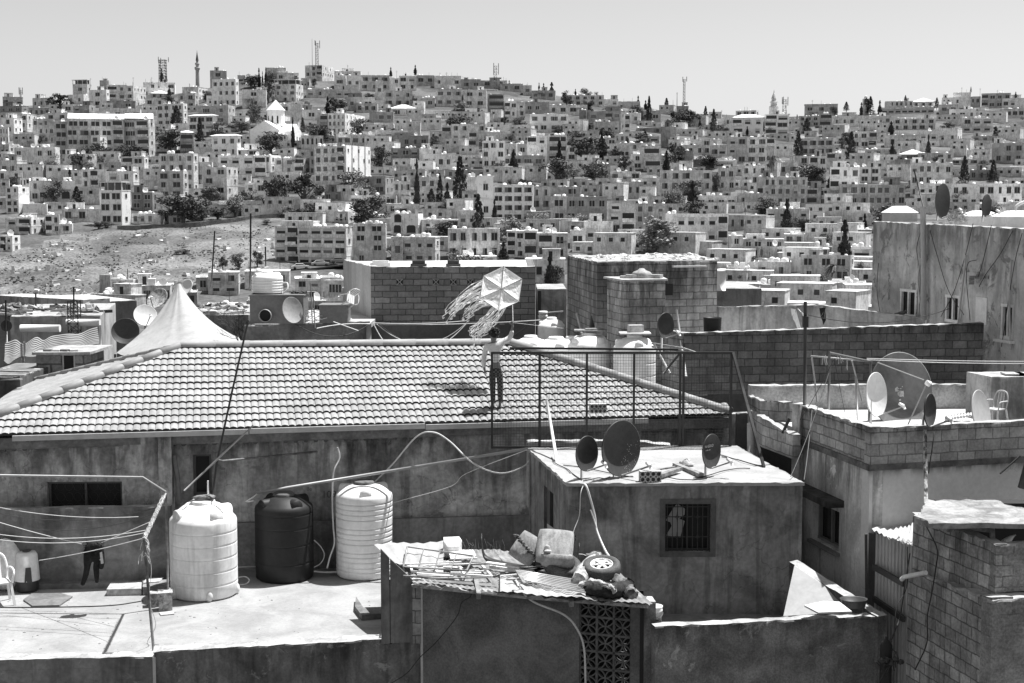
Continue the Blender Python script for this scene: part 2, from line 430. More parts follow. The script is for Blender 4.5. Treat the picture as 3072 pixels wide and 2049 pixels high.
def house(x0, yt, x1, yb, side=0, tone=6, nf=2, nc=3, fl='', auto_fill=False):
    q = random.Random(int(x0 * 7 + yt * 13 + x1 * 3))
    xm = (x0 + x1) / 2; d = depth_of(xm, yb)
    al = math.atan((x1 - 1536) / F)
    Q = P(x1, yb, d); Q.y = d
    if side > 0:
        th = max(al, 0) + R(q.uniform(14, 26)); s, c = math.sin(th), math.cos(th)
        u0 = P(x0, yb, d).x / d; u2 = P(x1 + side, yb, d).x / d
        W = (Q.x - u0 * d) / (c + u0 * s); D = (u2 * d - Q.x) / (s - u2 * c); D = min(max(D, 3), 44 if 'st' in fl else 26)
    else:
        th = al * .9 + R(q.uniform(-2, 2)); s, c = math.sin(th), math.cos(th)
        u0 = P(x0, yb, d).x / d; W = (Q.x - u0 * d) / (c + u0 * s); D = q.uniform(8, 12)
    zt = P(xm, yt, d).z; zb = Q.z; H = zt - zb; SINK = 2.5 + D * .28
    near = W * F / d
    cat = 'house' if nf <= 2 else 'apartment block'
    o = thing('apartment_block' if nf > 2 else 'town_house', '', cat, (Q.x, d, zb), -th, 'houses on the facing hillside')
    mt = stone_mat if 'st' in fl else house_mat(tone)
    w = MB(); par = .5 if H > 3 else .2; t = .2
    has_hip = 'h' in fl
    # outer shell, with a parapet
    w.box(-W, 0, 0, t, -SINK, H); w.box(-W, 0, D - t, D, -SINK, H); w.box(-W, -W + t, t, D - t, -SINK, H); w.box(-t, 0, t, D - t, -SINK, H)
    fh = H / max(nf, 1) if nf else H
    if nf > 1:
        for k in range(1, nf):
            if q.random() < .6:
                z = H * k / nf - .1; w.box(-W - .04, .04, -.05, D + .04, z, z + .16)
    if q.random() < .5 and not has_hip: w.box(-W - .08, .08, -.10, D + .08, H - .16, H + .02)
    if side * 3 > 200 and 'st' in fl: w.box(.001, .06, .3, D - .3, -SINK, H - .3)
    w.build('wall', mt, o)
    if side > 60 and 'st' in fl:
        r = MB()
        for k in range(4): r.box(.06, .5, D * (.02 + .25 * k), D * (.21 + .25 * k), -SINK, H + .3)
        r.build('side_wall', house_mat(9), o)  # white wall, lightened in colour to stand out as the sunlit side
    r = MB(); r.box(-W + t, -t, t, D - t, H - par - .2, H - par)
    r.build('roof', roof_mat, o)
    if has_hip:
        r = MB(); e = .7; hh = min(W, D) * .22; p = [(-W - e, -e, H + .05), (e, -e, H + .05), (e, D + e, H + .05), (-W - e, D + e, H + .05)]
        a = ((-W + min(W, D) / 2), D / 2, H + hh); b = (-min(W, D) / 2, D / 2, H + hh)
        r.face([p[0], p[1], b, a]); r.face([p[1], p[2], b]); r.face([p[2], p[3], a, b]); r.face([p[3], p[0], a]); r.face([p[3], p[2], p[1], p[0]])
        r.build('hipped_roof', tile_pale, o)
    if 'c' in fl:      # open shelter on the roof
        r = MB(); r.box(-W - .4, .4, -.5, D * .8, H + 2.2, H + 2.45)
        r.build('canopy_roof', tile_pale, o); r = MB()
        for fx in (0, .33, .66, 1): r.box(-W * fx - .12 if fx else -.15, -W * fx + .12 if fx else .1, .1, .35, H, H + 2.2)
        r.mat = 1; r.box(-W + .2, -.2, D * .5, D * .6, H, H + 2.2)
        r.build('canopy_frame', [mt, shut_mat], o)
    nw = 0
    if nc and nf:
        bay = W / nc; kind = q.choice([0, 0, 1, 3, 4, 2]); ww = min(bay * q.uniform(.38, .55), 2.6); wh = min(fh * .5, 1.75)
        if 'w' in fl: ww = bay * .72
        balc = q.randrange(nc) if ('b' in fl or (nf > 1 and q.random() < .4)) else -1
        for k in range(nf):
            zc = H * k / nf + fh * .53
            if k == nf - 1 and H > 4: zc -= .15
            for i in range(nc):
                if q.random() < (.10 if not auto_fill else .18) and 'w' not in fl: continue
                xc = -W + bay * (i + .5) + q.uniform(-.06, .06) * bay
                kk = 5 if 'a' in fl else (kind if q.random() < .8 else q.choice([0, 2, 6, 4]))
                if i == balc:
                    m = MB(); m.mat = 1; m.box(xc - bay * .42, xc + bay * .42, -.02, 0.0, zc - wh * .75, zc + wh * .7)
                    m.mat = 0; m.box(xc - bay * .45, xc + bay * .45, -1.0, 0, zc - wh * .95, zc - wh * .8)
                    m.box(xc - bay * .45, xc + bay * .45, -1.0, -.9, zc - wh * .8, zc - wh * .25)
                    m.build('balcony', [mt, pane_mat], o); continue
                f1 = 1.0 if 'w' in fl else q.choice([1, 1, 1, .6, 1.25])
                inst('window', WM[kk], o, (xc, -.002, zc), (0, 0, 0), (ww * f1, 1, wh)); nw += 1
    if side > 0 and nf:
        ns = max(1, min(5, int(D / 3.2))) if side > 12 else 1
        for k in range(nf):
            zc = H * k / nf + fh * .53
            for i in range(ns):
                if q.random() < .2: continue
                inst('window', WM[q.choice([0, 2, 4])], o, (.502 if side > 60 and 'st' in fl else .002, D * (i + .5) / ns, zc), (0, 0, math.pi / 2), (min(.9, D / ns * .4), 1, min(1.1, fh * .4)))
    if not has_hip and 'c' not in fl and W > 5 and q.random() < .6:     # stair head on the roof
        sw = min(q.choice([2.4, 3.2, W * .45]), W * .6); sx = -q.uniform(.05, .95) * (W - sw) - sw
        m = MB(); hh = q.choice([2.3, 2.6, 1.6]); y0_ = D * q.choice([.08, .3]); m.box(sx, sx + sw, y0_, y0_ + 3, H - par, H - par + hh); m.box(sx - .12, sx + sw + .12, y0_ - .15, y0_ + 3.1, H - par + hh, H - par + hh + .14); m.mat = 1; m.box(sx + sw * .35, sx + sw * .35 + .8, y0_ - .03, y0_, H - par + .5, H - par + hh - .4); m.build('stair_head', [house_mat(max(2, min(8, tone + q.choice([-2, -1, 0, 1])))), pane_mat], o)
    if W > 4 and nf and q.random() < .45:      # awning, tank shelf or drain along the front
        m = MB(); x_ = -W + q.random() * W * .8; z_ = H * q.uniform(.3, .75)
        if q.random() < .5: m.box(x_, x_ + .16, -.14, 0, -1, H)
        else: m.box(x_, min(x_ + q.uniform(1.5, 4), -.1), -1.1, -.01, z_, z_ + .12)
        m.build('front_ledge', house_mat(q.choice([1, 2, 8, 9])), o)
    size = 'narrow' if W < 8 else ('long' if W > 19 else '')
    st = {1: 'single-storey', 2: 'two-storey', 3: 'three-storey', 4: 'four-storey', 5: 'five-storey', 6: 'six-storey'}.get(nf, 'blank')
    if nf == 0: st = 'windowless'
    kindw = 'house' if nf <= 2 else 'block'
    base = ' '.join(x for x in (size, TONEW[tone], st, 'hip-roofed' if has_hip else '', kindw) if x)
    auto(o, base, xm, (yt + yb) / 2, [('with %s front windows' % NUMW[min(nw, 12)]) if nw <= 12 else 'with many front windows'] if nw else ['with blank front'])
    boxes.append((x0, yt, x1 + side, yb))
    HOUSES.append((o, x0, yt, x1, yb, d, W, D, H - par, has_hip or 'c' in fl, xm, q))
    return o
# picture boxes of the houses that can be told apart: x0, top, x1, foot, lit side width, wall tone, storeys, window columns, features
DATA = {(0, 100): """25,555,200,640,0,5,1,3;0,628,190,700,60,3,1,3;250,650,430,720,0,4,1,4;285,560,440,655,30,5,1,3;590,530,730,625,45,7,1,2;635,440,760,530,40,5,1,1,c;780,490,930,650,20,7,2,1
870,410,950,500,0,4,1,0;930,450,1110,590,0,5,2,2;1100,455,1165,640,110,7,3,1;1250,430,1525,560,0,6,2,5;1265,565,1430,640,0,8,1,2;1320,525,1475,570,0,4,1,3,h;1370,610,1600,810,18,7,3,4;930,590,1180,665,0,3,1,2
550,620,640,690,0,7,1,1;640,625,780,745,55,4,2,2;990,655,1225,760,0,6,1,3;180,700,240,900,85,5,3,1;20,735,125,940,75,7,3,1;0,815,75,965,0,8,2,3;290,745,475,965,0,5,3,4;390,690,590,760,50,7,1,2
478,770,590,1075,0,6,4,1,w;590,750,1080,1075,0,6,4,5,wg;1085,750,1300,1075,55,6,4,2,wg;640,940,795,1070,0,6,1,2;795,890,875,1095,60,6,3,1;130,990,485,1200,35,5,2,4;520,1050,745,1200,100,6,2,3
1390,1045,1690,1380,12,6,4,4;1590,465,1730,600,80,7,2,1;1550,520,1700,660,30,6,2,2;1850,395,2055,640,20,7,3,4;1830,325,1975,400,0,5,1,1;1800,540,1975,640,40,6,1,3;1730,625,1990,800,60,4,2,2;1650,715,1860,910,35,7,3,3,hw
1570,865,1690,1040,0,4,2,1,h;1845,890,2065,1080,25,7,2,3,h;2110,490,2320,650,0,6,2,1;2070,365,2135,440,0,6,1,1;2000,1015,2280,1070,0,8,1,2;1900,1065,2323,1250,0,7,2,4;1700,1120,1850,1300,0,6,2,2
0,1105,150,1250,85,5,1,2;320,1150,410,1240,100,6,1,1;555,1190,715,1290,0,5,1,0;715,1185,930,1440,0,6,3,3;55,1335,165,1570,95,8,4,2;180,1260,260,1480,0,8,3,3;265,1285,505,1465,0,6,2,3;505,1285,655,1465,0,7,2,1,a
940,1200,1165,1390,50,6,2,2;1375,1200,1600,1440,40,6,3,2;1310,1150,1600,1215,30,6,1,3;1150,1385,1330,1540,95,3,2,2;1770,1165,1980,1490,95,4,4,2;2135,1300,2320,1485,0,7,2,2;0,965,80,1060,100,6,1,2""",
(0, 560): """880,30,1065,335,78,7,3,2,cw;545,195,880,305,0,5,1,3;50,270,275,420,120,6,2,2;400,245,520,410,0,7,2,2;0,425,110,565,55,7,2,2;1150,235,1400,328,85,6,1,4;1470,250,1615,332,0,3,1,1;200,150,410,245,0,6,1,1
515,325,630,402,0,5,1,1;870,770,965,960,100,4,1,0;965,810,1165,1020,20,5,2,3;1165,860,1485,1030,0,5,1,4,w;845,945,1180,1140,30,4,1,3;1815,745,2080,935,0,4,2,2;1710,790,1820,910,0,4,1,1;1600,920,1720,1050,0,3,1,1
1785,1040,2175,1120,0,5,1,4;690,1000,785,1120,0,4,1,1;720,950,840,1040,0,3,1,1""",
(750, 100): """145,300,315,420,0,4,1,2;235,345,425,420,0,5,1,3;215,440,400,600,65,6,3,3,c;480,275,630,380,100,5,2,3;735,330,965,410,0,6,1,3;735,365,835,480,0,6,1,1;840,365,960,500,0,6,1,2;445,390,520,490,0,4,1,3
490,490,970,560,0,5,1,6;960,365,1215,500,0,4,2,3;1095,410,1160,580,0,8,1,1;1160,390,1300,500,0,7,2,3;1300,370,1450,500,0,7,2,2;1450,365,1605,450,0,4,1,2;1605,370,1840,480,0,5,1,3;1840,400,2010,490,0,4,1,2
2010,410,2240,470,0,4,1,2;825,555,1090,670,0,3,1,2;925,610,1110,690,0,4,1,3;1165,500,1415,640,0,5,2,3;1455,560,1610,650,0,5,1,2;1620,485,1845,640,0,6,2,3;1860,490,2060,650,0,5,2,2;2070,530,2215,720,0,3,3,1,bw
2220,590,2323,740,0,6,2,2;240,615,500,780,0,5,2,2;440,665,620,840,0,4,2,1;1225,655,1445,720,0,7,1,2,h;610,700,680,870,0,4,2,1;680,695,830,880,190,8,3,4;1040,685,1250,775,0,4,1,3;445,890,640,1010,0,4,1,5,a
640,890,750,960,0,5,1,2;750,880,1090,985,0,5,1,5;1090,845,1400,985,0,4,2,4;1245,890,1555,1000,0,3,1,4;1670,800,1755,980,0,5,2,1;1755,790,2050,1000,0,5,3,4;2050,860,2220,1000,0,6,1,2;565,980,825,1385,225,6,5,4,st
520,1010,565,1235,0,4,3,1;0,1060,180,1210,90,7,2,4;215,1085,470,1225,50,8,2,3;0,1015,100,1065,0,8,1,1;1230,1000,1475,1150,0,3,2,3;1475,1000,1595,1180,0,6,1,0;1505,1050,1760,1190,0,6,1,4;2025,935,2220,1175,0,7,3,3
2220,960,2323,1100,0,6,1,2;955,1245,1180,1400,75,3,2,2;860,1410,1275,1525,0,5,1,4;650,1380,790,1475,0,2,1,2;1250,1290,1400,1480,0,5,2,3;1480,1250,1690,1480,0,4,2,3;1580,1185,1690,1290,0,5,1,1;1690,1270,1780,1440,0,5,2,1
1890,1250,1980,1500,0,5,2,1;1980,1240,2120,1640,0,8,2,1;2120,1320,2465,1640,0,7,4,4,w;1700,1190,2060,1265,0,4,1,4""",
(700, 560): """365,345,985,690,25,5,4,6,w;880,215,1000,325,60,6,1,3;1085,250,1310,315,0,6,1,3;1045,320,1330,665,0,5,4,2;1370,235,1610,430,35,6,2,2,a;1340,150,1615,240,0,6,1,3;1480,440,1760,668,20,6,2,3,st;1375,435,1478,660,0,5,1,1,st
1640,285,1960,440,0,6,2,3;1960,205,2110,355,0,6,1,2;1870,365,2323,640,0,6,2,5;1950,605,2290,675,0,7,1,3;540,800,760,975,0,6,2,2;765,790,955,990,0,6,2,2;100,735,490,885,0,4,1,3""",
(1500, 180): """0,205,200,275,0,4,1,2;200,220,275,310,0,4,1,1;275,265,480,345,0,4,1,3;35,365,220,500,0,5,2,3;220,365,430,470,0,3,1,3;580,305,905,400,0,5,2,5;900,340,1030,405,0,6,1,2;1030,360,1220,425,0,4,1,3;260,470,595,630,0,7,2,4
425,390,760,475,0,6,1,4;690,435,790,560,0,3,1,1;780,440,1050,620,40,3,2,4;815,535,1040,645,0,5,1,4;1050,470,1130,620,0,6,2,1;1130,460,1225,560,0,6,1,1;1225,440,1400,545,0,5,1,2;1535,400,1640,485,0,3,1,2;1500,480,1710,560,0,4,1,3
1945,500,2025,655,0,9,2,1;2025,500,2290,660,0,8,2,3,h;235,660,410,910,0,6,3,2;410,655,580,910,0,5,3,1,bw;0,730,235,835,0,5,1,3;960,640,1125,725,0,7,1,4;1190,590,1420,640,0,3,1,2;1400,580,1535,770,0,3,1,0;1465,690,1600,785,60,6,1,3
1560,740,1840,830,0,6,1,4;1590,690,1930,760,0,7,1,4;1665,865,1855,940,0,2,1,0;1600,790,1680,900,0,2,1,0;1835,740,1970,855,0,5,1,2,w;1980,670,2150,905,0,5,3,2;2150,670,2323,905,0,6,3,2;1145,820,1250,955,0,7,2,1;1250,745,1400,970,0,5,2,1
1400,830,1500,905,0,5,1,2;1865,870,2065,945,0,7,1,1,w;20,830,375,935,0,4,1,4;780,905,960,1065,0,5,1,2;960,970,1220,1065,0,5,1,3;1390,960,1845,1235,0,4,3,5;1900,940,2050,1145,0,5,2,2;2110,920,2323,1085,0,5,2,3;1020,1060,1245,1205,0,5,1,3
440,1185,580,1425,0,6,2,1;580,1190,930,1425,0,4,2,4;280,1100,440,1305,0,5,2,2;230,1320,460,1415,0,3,1,1;940,1225,1180,1610,0,5,4,2;1175,1250,1440,1525,0,4,3,3;1440,1340,1985,1600,0,6,2,6,b;730,1405,985,1620,0,6,1,2
1710,1180,2060,1305,0,5,1,4;1990,1350,2323,1490,0,4,1,4;2070,1160,2323,1285,0,5,1,3;440,1105,700,1190,0,5,1,2""",
(1300, 660): """640,95,790,330,0,5,3,2;790,90,905,335,0,6,2,1;905,115,1170,345,0,6,2,2;1190,90,1325,245,0,6,1,1;1575,160,2080,265,0,5,1,4;800,340,1145,545,0,6,1,2""",
(2272, 220): """60,355,275,545,0,8,3,2,w;410,265,700,350,0,5,1,3;360,370,540,465,0,4,2,3;540,350,650,475,0,4,2,1;1080,290,1540,355,0,5,1,8,w;1115,240,1355,292,0,4,1,6;1355,245,1535,292,0,5,1,3,h;1610,210,1760,275,0,7,1,4;1705,165,1860,215,0,6,1,0
1760,200,1945,275,0,4,1,4;1950,170,2205,305,0,5,2,4;2130,215,2323,305,0,6,1,3;1585,270,1750,350,0,5,1,2;925,370,1165,445,0,6,1,4;660,370,925,465,0,5,1,4;1180,390,1550,495,0,6,2,5;1670,310,1905,405,0,8,1,3;1780,385,2050,515,0,6,2,3
2110,305,2323,385,0,5,1,4;375,565,660,715,0,6,2,4,w;820,505,1040,655,0,5,2,3;1110,535,1395,645,0,5,1,2;1575,475,1740,645,40,8,1,2;1400,500,1575,605,0,6,1,2;1870,545,2100,605,0,5,1,3;2050,605,2323,785,0,4,2,3;1240,705,1470,752,0,2,1,4,hw
1195,750,1330,855,0,3,1,1;1330,780,1520,1085,0,6,3,3;1520,780,1700,1005,0,7,2,2;1690,745,1920,795,0,5,1,3,w;1850,840,2110,935,0,3,1,4;1800,665,1985,725,0,7,1,0;280,720,450,805,0,7,1,2;360,830,470,905,0,8,1,1,w;450,720,600,985,0,6,3,2
600,690,760,835,0,5,2,2;630,815,885,1135,0,7,3,3;885,815,1075,955,0,7,2,2;1690,960,2300,1185,0,7,2,8;1395,960,1690,1165,0,6,2,4;715,965,965,1165,0,5,2,3;965,970,1285,1245,0,4,3,5;165,905,430,1155,0,4,3,4;0,905,165,1075,0,4,2,3
430,1000,625,1155,0,4,2,2;0,560,150,785,0,6,3,2;165,775,355,895,0,4,1,2;940,660,1240,745,0,4,1,4;75,1180,450,1355,0,5,2,4""",
(2272, 520): """0,640,235,745,0,5,1,3;235,530,490,625,0,5,1,3;815,640,990,765,0,8,1,1,w;820,490,990,625,0,5,1,2;0,770,270,905,0,4,1,2;0,960,440,1065,0,4,1,3;355,745,610,795,0,6,1,2,c;610,955,945,1065,0,6,1,3;555,1060,930,1185,0,7,1,3
480,640,700,725,0,5,1,3""",
(1650, 700): """1560,20,1680,205,0,4,2,1;1680,50,2040,212,0,5,2,4;1540,290,1740,405,0,5,1,2;1770,250,2100,405,0,4,1,2;1760,450,2245,562,0,4,1,1""",
(0, 0): ""}
for (ox, oy), txt in DATA.items():
    for ln in txt.replace('\n', ';').split(';'):
        if not ln.strip(): continue
        a = ln.split(','); v = [float(t) for t in a[:5]]; k = 800 / 2323
        house(ox + v[0] * k, oy + v[1] * k, ox + v[2] * k, oy + v[3] * k, v[4] * k, int(a[5]), int(a[6]), int(a[7]), a[8] if len(a) > 8 else '')
# the rest of the hillside town: smaller houses in the gaps
fillr = random.Random(21)
occ = set(); C = 10
def mark(b):
    for i in range(int(b[0] // C), int(b[2] // C) + 1):
        for j in range(int(b[1] // C), int(b[3] // C) + 1): occ.add((i, j))
for b in boxes: mark(b)
n0 = len(HOUSES); cand = []
for y in range(330, 978, 9):
    x = -10.0
    while x < 3090:
        x += fillr.uniform(8, 24)
        cand.append((x, y + fillr.uniform(-4, 4)))
fillr.shuffle(cand)
TOTAL = 299
for (x, y) in cand:
    if len(HOUSES) >= TOTAL: break
    if y < interp(SK, x) + 6: continue
    if in_poly(x, y, grass_poly) or (x < 850 and y > 655 and y < 960): continue
    if x > 2600 and y > 640: continue
    if 1700 < x < 2150 and y > 770: continue
    if 1160 < x < 2050 and y > 790: continue
    d = depth_of(x, y); s = F / d
    w = fillr.uniform(8, 15) * s; h = fillr.choice([3.2, 3.4, 6, 6.4]) * s
    cells = [(i, j) for i in range(int((x - w / 2) // C), int((x + w / 2) // C) + 1) for j in range(int((y - h) // C), int(y // C) + 1)]
    free = sum(c not in occ for c in cells) / len(cells)
    if free < .5: continue
    house(x - w / 2, y - h, x + w / 2, y, fillr.choice([0, 0, 8]), fillr.choice([3, 4, 5, 5, 6, 6, 7]), 1 if h / s < 4 else 2, max(2, int(w / s / 3.5)), '', True)
    mark(boxes[-1])
print('houses', n0, len(HOUSES), 'free cells', sum((i, j) not in occ for i in range(307) for j in range(34, 78)))
# the small remainder as one mass of distant roofs
mm = MB(); cnt = 0
for (x, y) in cand:
    if y < interp(SK, x) + 4 or in_poly(x, y, grass_poly) or (x < 850 and y > 650) or (x > 2600 and y > 640) or (700 < x < 2150 and y > 770): continue
    if (int(x // C), int((y - 6) // C)) in occ: continue
    if fillr.random() < .25: continue
    d = depth_of(x, y); s = F / d; w = fillr.uniform(5, 11); h = fillr.choice([2.6, 3.2, 5.5]); p = P(x, y, d)
    t = math.atan(p.x / p.y) + fillr.uniform(-.1, .4); M = Matrix.Translation(p) @ Matrix.Rotation(-t, 4, 'Z')
    mm.mat = fillr.choice([0, 1, 2]); mm.box(-w / 2, w / 2, 0, 7, -4, h, M); mm.mat = 3; mm.box(-w / 2 - .1, w / 2 + .1, -.1, 7.1, h, h + .15, M)
    mm.mat = 4
    for i in range(int(w / 3)): mm.box(-w / 2 + 1 + i * 3, -w / 2 + 2 + i * 3, -.05, 0, h - 2, h - 1, M)
    mark((x - w * s / 2, y - h * s, x + w * s / 2, y)); cnt += 1
setting(mm.build('small_houses_mass', [house_mat(4), house_mat(5), house_mat(6), roof_mat, pane_mat]), 'stuff', 'small flat-roofed houses packed in the gaps of the hillside town', 'houses')
print('mass', cnt)

# ---------------------------------------------------------------- roof tanks and dishes far away
def tank_mesh(n=10):
    m = MB(); m.smooth = True
    m.lathe([(0, 0), (.5, 0), (.5, .82), (.42, .93), (.2, 1.0), (.2, 1.04), (0, 1.04)], n)
    return m
tankm = tank_mesh().mesh('water_tank', tank_mat); tankg = tank_mesh().mesh('water_tank', tank_grey)
boxm = MB().box(-.5, .5, -.5, .5, 0, 1).box(-.54, .54, -.54, .54, 1, 1.05).mesh('water_tank', tank_mat)
dm = MB(); dm.smooth = True; dm.lathe([(0, 0), (.18, .01), (.36, .05), (.5, .1)], 14); dm.lathe([(.5, .1), (.52, .11), (.5, .085), (.3, .0), (0, -.03)], 14)
dishm = dm.mesh('dish_bowl', plain('far_dish_white', .8)); 
q2 = random.Random(5); nt_ = 0; nd_ = 0
order = sorted(HOUSES, key=lambda h: h[5])
for h in order:
    o, x0, yt, x1, yb, d, W, D, zr, hip, xm, _ = h
    if hip: continue
    k = q2.choice([1, 2, 3, 2]) if d < 360 else q2.choice([0, 0, 1, 1, 2, 3]) if d < 640 else q2.choice([0, 0, 1, 2]); k = min(k, int(W / 2.2))
    if nt_ > 282: k = 0
    cx = q2.uniform(-W + 1.5, -1.5); rz = o.rotation_euler.z
    for j in range(k):
        lx = cx + (j - k / 2) * q2.uniform(1.3, 1.7)
        if lx < -W + .8 or lx > -.8: continue
        ly = q2.uniform(.9, min(3, D - 1)); c, s = math.cos(rz), math.sin(rz)
        wx = o.location.x + c * lx - s * ly; wy = o.location.y + s * lx + c * ly
        sz = q2.uniform(1.05, 1.45); me = q2.choice([tankm, tankm, tankm, tankm, boxm, tankg])
        t = inst('water_tank', me, None, (wx, wy, o.location.z + zr), (0, 0, rz), (sz, sz, sz * q2.uniform(.8, 1.25)))
        tag(t, '', 'water tank', 'rooftop water tanks across the hillside'); nt_ += 1
        px = 1536 + F * wx / wy * .985; py = 620 - F * (o.location.z + zr) / wy
        auto(t, ('grey' if me is tankg else 'white') + ' roof tank', px, py, ['square' if me is boxm else 'round'])
    if q2.random() < .28 and nd_ < 60:
        lx = q2.uniform(-W + 1, -1); c, s = math.cos(rz), math.sin(rz); ly = .8
        e = thing('satellite_dish', '', 'satellite dish', (o.location.x + c * lx - s * ly, o.location.y + s * lx + c * ly, o.location.z + zr), 0, 'dishes on the far roofs'); nd_ += 1
        inst('dish_bowl', dishm, e, (0, 0, 1.1), (R(80), 0, R(q2.uniform(15, 50))), (1.6, 1.6, 1.6))
        MB().tube([(0, 0, 0), (0, .05, 1.1)], .05, 5).build('pole', tank_grey, e)
        auto(e, 'small pale roof dish', 1536 + F * e.location.x / e.location.y * .985, 620 - F * e.location.z / e.location.y)
m = MB(); q3 = random.Random(77)         # the rest of the roof clutter, past the three hundred tanks built singly
for h in HOUSES:
    o, x0, yt, x1, yb, d, W, D, zr, hip, xm, _ = h
    if hip: continue
    rz = o.rotation_euler.z; Mh = Matrix.Translation(o.location) @ Matrix.Rotation(rz, 4, 'Z')
    for k in range(int(W * .42) + 1):
        lx = -q3.uniform(.5, max(W - .5, .6)); ly = q3.uniform(.5, D * .8); t = q3.random(); sz = q3.uniform(.7, 1.2)
        m.mat = 0
        if t < .45: m.lathe([(sz * .5, 0), (sz * .5, sz * .85), (sz * .2, sz), (0, sz)], 7, (0, 0, 0)); n = 28; 
        elif t < .7: m.box(-sz, sz, -sz * .4, sz * .4, 0, sz * .6); n = 8; m.mat = 0
        elif t < .85: m.mat = 1; m.box(-.05, .05, -.05, .05, 0, 2.6); n = 8
        else: m.mat = 2; m.box(-sz, sz * .8, -.4, .4, 0, sz * .5); n = 8
        if t >= .7:
            for i in range(6): m.m[-1 - i] = m.mat
        T3 = Mh @ Matrix.Translation((lx, ly, zr))
        for i in range(len(m.v) - n, len(m.v)): m.v[i] = tuple(T3 @ Vector(m.v[i]))
setting(m.build('roof_clutter', [tank_mat, pane_mat, house_mat(3)]), 'stuff', 'small tanks, posts and odd lumps crowding the hillside roofs', 'clutter')
print('tanks', nt_, 'dishes', nd_)
# ---------------------------------------------------------------- trees
leaf_m = {}
def leaf(name, c):
    if name not in leaf_m: leaf_m[name] = surf('leaf_' + name, c, var=.45, scale=.9, fine=.35, fs=6, rand=.25, rough=.75, bump=.2)
    return leaf_m[name]
bark = surf('bark', .12, var=.3, scale=3, fine=.3, rough=.95)
def leaves(m, q, centers, per, size, squash=1):
    for (c, r) in centers:
        for _ in range(per):
            a = q.uniform(0, 2 * math.pi); z = q.uniform(-1, 1); rr = r * (q.random() ** .4)
            s = math.sqrt(1 - z * z)
            p = Vector((c[0] + rr * s * math.cos(a), c[1] + rr * s * math.sin(a), c[2] + rr * z * squash))
            n = Vector((q.gauss(0, 1), q.gauss(0, 1), q.gauss(0, 1) + .4)).normalized(); t = n.orthogonal().normalized(); b = n.cross(t)
            w = size * q.uniform(.6, 1.4); m.face([p - t * w, p + b * w * .7, p + t * w, p - b * w * .7])
def crown(kind, seed):          # unit crown: width 1, height 1, foot at z = 0
    q = random.Random(seed); m = MB(); C_ = []
    if kind == 'broad':
        for i in range(26):
            a = q.uniform(0, 6.28); r = q.uniform(.05, .36); z = q.uniform(.22, .86); r *= math.sin(min(1, (z + .05)) * math.pi) ** .5 * 1.05
            C_.append(((r * math.cos(a), r * math.sin(a), z), q.uniform(.09, .17)))
        leaves(m, q, C_, 75, .028)
    elif kind == 'cypress':
        for i in range(34):
            z = .03 + .94 * i / 33; w = .40 * math.sin(min(1, z * 1.15 + .16) * math.pi) ** .8 if z < .8 else .40 * (1 - z) * 2.2
            w = max(w, .03); a = q.uniform(0, 6.28)
            for k in range(2):
                C_.append(((w * .55 * math.cos(a + k * 3), w * .55 * math.sin(a + k * 3), z), w * .6 + .05))
        leaves(m, q, C_, 42, .045, .22)
    elif kind == 'conifer':
        for i in range(26):
            z = .04 + .94 * i / 25; w = .5 * (1 - z) ** .8 + .03
            for k in range(5):
                a = q.uniform(0, 6.28); f = q.uniform(.5, 1)
                C_.append(((w * f * .75 * math.cos(a), w * f * .75 * math.sin(a), z - .03 * f), .05 + .09 * (1 - z)))
        leaves(m, q, C_, 16, .03, .5)
    elif kind == 'pine':
        for i in range(20):
            a = q.uniform(0, 6.28); r = q.uniform(0, .4); z = .42 + .45 * math.cos(r * 3.2) * q.uniform(.1, 1)
            C_.append(((r * math.cos(a), r * math.sin(a), z), q.uniform(.1, .17)))
        leaves(m, q, C_, 90, .03, .6)
    elif kind == 'palm':
        for i in range(26):
            a = q.uniform(0, 6.28); up = q.uniform(.1, 1.0); n = 6; pr = None
            for j in range(n + 1):
                t = j / n; r = .5 * t; z = .62 + up * .35 * t - (.55 * t * t) * (1.1 - up * .45); p = Vector((r * math.cos(a), r * math.sin(a), z))
                if pr:
                    sd = Vector((-math.sin(a), math.cos(a), 0)); w = .055 * (1 - t * .6)
                    for sg in (-1, 1): m.face([pr, p, p + sd * w * sg - Vector((0, 0, w * .6)), pr + sd * w * sg - Vector((0, 0, w * .6))])
                pr = p
    return m
CR = {}
for kd, nn, tone in (('broad', 4, .115), ('cypress', 3, .045), ('conifer', 3, .05), ('pine', 2, .06), ('palm', 1, .12)):
    CR[kd] = [crown(kd, 10 + i).mesh('crown', leaf(kd, tone)) for i in range(nn)]
CRL = [crown('broad', 40 + i).mesh('crown', leaf('light', .2)) for i in range(2)]
CRD = [crown('broad', 50 + i).mesh('crown', leaf('darkbroad', .07)) for i in range(2)]
def trunk_mesh(limbs):
    m = MB(); m.tube([(0, 0, -.1), (.02, 0, .3), (0, .01, .75)], [.055, .04, .02], 7)
    if limbs:
        q = random.Random(3)
        for i in range(6):
            a = i * 1.05 + q.uniform(-.3, .3); z = q.uniform(.2, .42)
            m.tube([(0, 0, z), (.13 * math.cos(a), .13 * math.sin(a), z + .15), (.27 * math.cos(a), .27 * math.sin(a), z + .33)], [.025, .016, .008], 5)
    return m.mesh('trunk', bark)
TR1, TR2 = trunk_mesh(True), trunk_mesh(False)
